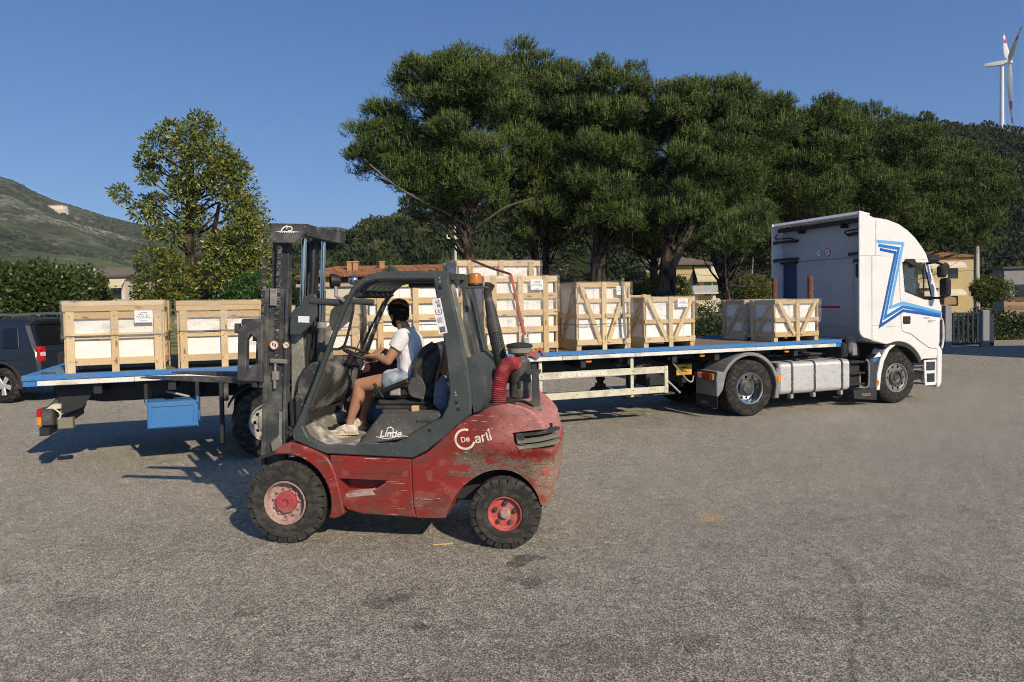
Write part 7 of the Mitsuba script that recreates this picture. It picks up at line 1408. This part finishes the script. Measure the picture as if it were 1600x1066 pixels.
def wr(v):
    q = v * [1, 1, 1]; fold = np.sin((q[:, 2] * 1.0 - q[:, 0] * .9 + .5 * meshkit.noise(q * 7, 3)) * 42) * np.clip((1.80 - q[:, 2]) / .2, 0, 1)
    return .0075 * fold + .012 * (meshkit.fbm(q * 11, 3, 7) - .5)
put('person__t_shirt', soften(ts, .016, 6, disp=wr), 'm_shirt', smooth=50, label='white short sleeved t-shirt')
def leg_of(Hh, K, q):
    Hh, K = np.array(Hh), np.array(K); d = (K - Hh) / np.linalg.norm(K - Hh); cut = Hh + (K - Hh) * q
    return m3.Manifold.batch_hull([sph(Hh, .118), sph(cut + d * .11, .106)]).trim_by_plane(tuple(-d), float(-(d @ cut)))
sh = m3.Manifold.batch_hull([sph((.955, -.61, 1.50), (.125, .185, .09)), sph(LH, .112), sph(RH, .112)]) + leg_of(LH, LK, .46) + leg_of(RH, RK, .46)
sh = sh.trim_by_plane((0, 0, -1), -1.575)
put('person__shorts', soften(sh, .016, 6, disp=lambda v: .012 * (meshkit.fbm(v * 16, 3, 5) - .5) + .003 * np.sin(v[:, 0] * 90 + 4 * meshkit.noise(v * 9, 1))), 'm_denim', smooth=50, label='faded denim shorts')
# shoes
def shoe(A, near):
    A = np.array([A[0], A[1], 0]); z = .925; g = lambda x, y, zz: A + [x, y, z + zz]
    up_ = bone((g(-.04, 0, .05), (.042, .04, .045)), (g(.0, 0, .09), (.045, .042, .03))) + m3.Manifold.batch_hull([sph(g(-.04, 0, .045), (.042, .04, .04)), sph(g(.09, .005, .05), (.05, .045, .035)), sph(g(.0, 0, .085), (.04, .038, .03))]) + m3.Manifold.batch_hull([sph(g(.08, .005, .045), (.05, .046, .036)), sph(g(.20, 0, .035), (.045, .042, .028))])
    sl = m3.Manifold.batch_hull([sph(g(-.05, 0, .012), (.042, .044, .014)), sph(g(.1, .006, .01), (.05, .054, .012)), sph(g(.21, 0, .016), (.048, .046, .012))])
    k = put('person__shoe', soften(up_.trim_by_plane((0, 0, 1), z + .012), .01, 5), 'm_shoe', smooth=45); put(f'{k}__sole', soften(sl, .012, 3), 'm_sole', smooth=45)
    for i in range(4):
        c = g(.05 + .028 * i, 0, .098 - .011 * i); put(f'{k}__lace', tube([c + [0, -.03, -.006], c + [0, 0, .006], c + [.008, .03, -.006]], .004, 6), 'm_letter_white', smooth=True)
    put(f'{k}__stripe', tube(smoothpath([g(.02, .046, .03), g(.06, .05, .06), g(.11, .05, .03)]), .004, 6), 'm_letter_grey', smooth=True)
shoe((1.575, -.46), True); shoe((1.60, -.77), False)
FR.pop()
# ---------------------------------------------------------------- the dark off-road car parked behind the trailer's tail
S_ = 1.22; CAR = frame([-11.05, 16.45, 0], 169.0); CAR[:3, :3] = CAR[:3, :3] * S_
FR.append(CAR)
mat('m_car_paint', (.012, .018, .032), rough=.25, spec=.5, coat=.8); mat('m_car_glass', (.008, .009, .011), rough=.05, spec=.6); mat('m_car_plastic', (.03, .03, .031), rough=.7); mat('m_car_rail', (.2, .2, .205), rough=.35, metal=.6)
cr_k = 'parked_car'; tag(cr_k, 'dark blue grey off-road car parked behind the rear end of the trailer', 'car')
# x forwards from the tail, y to its left: the left side lies at y = 0, the right at y = -1.8
arch_ = lambda c: arc((c, .36), .43, 180, 0, 14)
prof = [(.10, .34), (.0, .40), (-.03, .55), (.0, .80), (.02, 1.0), (.10, 1.10), (.30, 1.50), (.26, 1.58), (.34, 1.61), (1.2, 1.645), (2.1, 1.62), (2.35, 1.56), (3.1, 1.08), (4.0, .96), (4.22, .84), (4.30, .55), (4.25, .32)] + arch_(3.48)[::-1] + [(2.9, .3), (1.4, .3)] + arch_(.82)[::-1]
def tumble(m):
    v = m[0].copy(); s = np.clip(v[:, 2] - .98, 0, 1); c = -.9; v[:, 1] = c + (v[:, 1] - c) * (1 - .24 * s) * (1 - .05 * np.clip((.45 - v[:, 0]) / .45, 0, 1)); return v, m[1]
put(f'{cr_k}__body', tumble(slab(prof, -1.8, 0, .05)), 'm_car_paint', smooth=30)
for y0, y1 in ((-.018, .004), (-1.804, -1.782)):
    put(f'{cr_k}__quarter_window', tumble(slab([(.42, 1.08), (.80, 1.06), (.84, 1.44), (.52, 1.46)], y0, y1, .004)), 'm_car_glass')
    put(f'{cr_k}__rear_door_window', tumble(slab([(.95, 1.05), (1.75, 1.03), (1.72, 1.46), (.98, 1.45)], y0, y1, .004)), 'm_car_glass')
    put(f'{cr_k}__front_door_window', tumble(slab([(1.85, 1.03), (2.85, 1.03), (2.3, 1.44), (1.83, 1.46)], y0, y1, .004)), 'm_car_glass')
    put(f'{cr_k}__arch_trim', slab(arc((.82, .36), .47, 190, -10, 16) + arc((.82, .36), .41, -10, 190, 16), y0 - .01, y1 + .012, .006), 'm_car_plastic')
    put(f'{cr_k}__arch_trim', slab(arc((3.48, .36), .47, 190, -10, 16) + arc((3.48, .36), .41, -10, 190, 16), y0 - .01, y1 + .012, .006), 'm_car_plastic')
for y in (-.22, -1.60):
    put(f'{cr_k}__roof_rail', tube(smoothpath([(.36, y, 1.62), (.5, y, 1.69), (1.2, y, 1.72), (2.0, y, 1.70), (2.15, y, 1.64)]), 1, 4, (.05, .05, (0, 1, 0))), 'm_car_rail'); put(f'{cr_k}__roof_rail_foot', bx(.33, .7, y - .03, y + .03, 1.6, 1.69, .012), 'm_car_plastic')
put(f'{cr_k}__rear_window', slab([(-1.62, 1.12), (-.18, 1.12), (-.26, 1.50), (-1.54, 1.50)], 0, .012, .004, 'yz'), 'm_car_glass', fr=CAR @ np.array([[1, 0, .5, -.48], [0, 1, 0, 0], [0, 0, 1, 0], [0, 0, 0, 1.0]]) @ np.eye(4))
put(f'{cr_k}__spoiler', bx(.18, .34, -1.5, -.3, 1.575, 1.615, .012), 'm_car_paint'); put(f'{cr_k}__rear_bumper', bx(-.06, .12, -1.7, -.1, .36, .60, .03), 'm_car_plastic')
for y, s in ((-.055, 1), (-1.745, -1)):
    k = put(f'{cr_k}__tail_lamp', slab(rrect(min(y, y - s * .17), max(y, y - s * .17), .80, 1.10, .05), -.01, .10, .02, 'yz'), 'm_red_lens'); put(f'{k}__white_band', slab(rrect(min(y - s * .02, y - s * .15), max(y - s * .02, y - s * .15), .91, .99, .03), -.016, -.008, .003, 'yz'), 'm_clear_lens')
put(f'{cr_k}__tailgate_recess', slab([(-1.3, .62), (-.5, .62), (-.5, .92), (-.6, .97), (-1.2, .97), (-1.3, .92)], -.012, .02, .006, 'yz'), 'm_car_plastic')
k = put(f'{cr_k}__number_plate', slab([(-1.16, .72), (-.64, .72), (-.64, .83), (-1.16, .83)], -.02, -.013, .001, 'yz'), 'm_paper'); put(f'{k}__blue_strip', slab([(-.70, .722), (-.642, .722), (-.642, .828), (-.70, .828)], -.0215, -.0195, 0, 'yz'), 'm_star_dark')
put(f'{k}__lettering', (lambda mm: (np.column_stack([-mm[0][:, 2] - .0195, -mm[0][:, 0] - .72, mm[0][:, 1] + .738]), mm[1]))(text('EN', .07, .0015)), 'm_ink')
put(f'{cr_k}__badge', slab([(-.42, .66), (-.30, .66), (-.33, .69), (-.36, .70), (-.39, .69)], -.02, -.008, .002, 'yz'), 'm_chrome')
for x in (.82, 3.48):
    for y, s in ((-.02, 1), (-1.78, -1)):
        k = f'{cr_k}__wheel'; n = 0
        while any(q.startswith(k + '__') for q in scene): n += 1; k = f'{cr_k}__wheel_{n:03d}'
        mv = (lambda mm: (mm[0] * [1, -1, 1] + [x, y, .345], mm[1][:, ::-1])) if s == 1 else (lambda mm: (mm[0] + [x, y, .345], mm[1]))
        put(f'{k}__tyre', mv(tyre(.345, .21, .22, groove=4)), 'm_tyre', smooth=35); put(f'{k}__rim', mv(lathe([(.21, .02), (.2, .004), (.19, .02), (.185, .09), (.05, .10)], 40)), 'm_car_plastic', smooth=30)
        for i in range(5):
            a = 2 * math.pi * i / 5 + .4; put(f'{k}__spoke', mv(rot(slab([(.03, -.035), (.19, -.05), (.195, .05), (.03, .035)], .012, .04, .008), [0, 1, 0], math.degrees(a))), 'm_alu')
        put(f'{k}__hub', mv(lathe([(.05, .03), (.045, .01), (.0005, .006)], 20)), 'm_alu', smooth=30)
FR.pop()
# ---------------------------------------------------------------- loose grit on the yard
rng = np.random.default_rng(17); ico = trimesh.creation.icosphere(subdivisions=1); vs, fs = [], []
for i in range(420):
    x, y = rng.uniform(-6, 7), rng.uniform(3.9, 12.5) ; r = rng.uniform(.004, .011)
    v = np.array(ico.vertices) * (.7 + .6 * meshkit.noise(np.array(ico.vertices) * 2 + i, 3))[:, None] * [r, r, r * .7] + [x, y, r * .4]
    vs.append(v); fs.append(np.array(ico.faces) + 42 * i)
mat('m_grit', (.42, .39, .34), rough=.9)
put('gravel', (np.vstack(vs), np.vstack(fs)), 'm_grit', kind='stuff', label='loose pale grit scattered over the asphalt', cat_='gravel')
put('wood_splinter', move(rot(bx(-.09, .09, -.008, .008, .004, .014, .002), [0, 0, 1], 8), (-.66, 6.38, 0)), 'm_wood_plain', label='thin pale wood splinter lying in front of the rear forklift wheel', cat_='splinter')
# ---------------------------------------------------------------- the summer haze
scene['air'] = {'type': 'homogeneous', 'albedo': {'type': 'rgb', 'value': [.86, .94, 1.0]}, 'sigma_t': 0.00013}
scene['haze'] = {'type': 'cube', 'to_world': T4().translate([0, 1150, 148]).scale([2700, 1500, 152]), 'bsdf': {'type': 'null'}, 'interior': {'type': 'ref', 'id': 'air'}}
scene['camera']['medium'] = {'type': 'ref', 'id': 'air'}
labels['haze'] = {'label': 'thin blue summer haze over the far hills', 'category': 'haze', 'kind': 'stuff'}
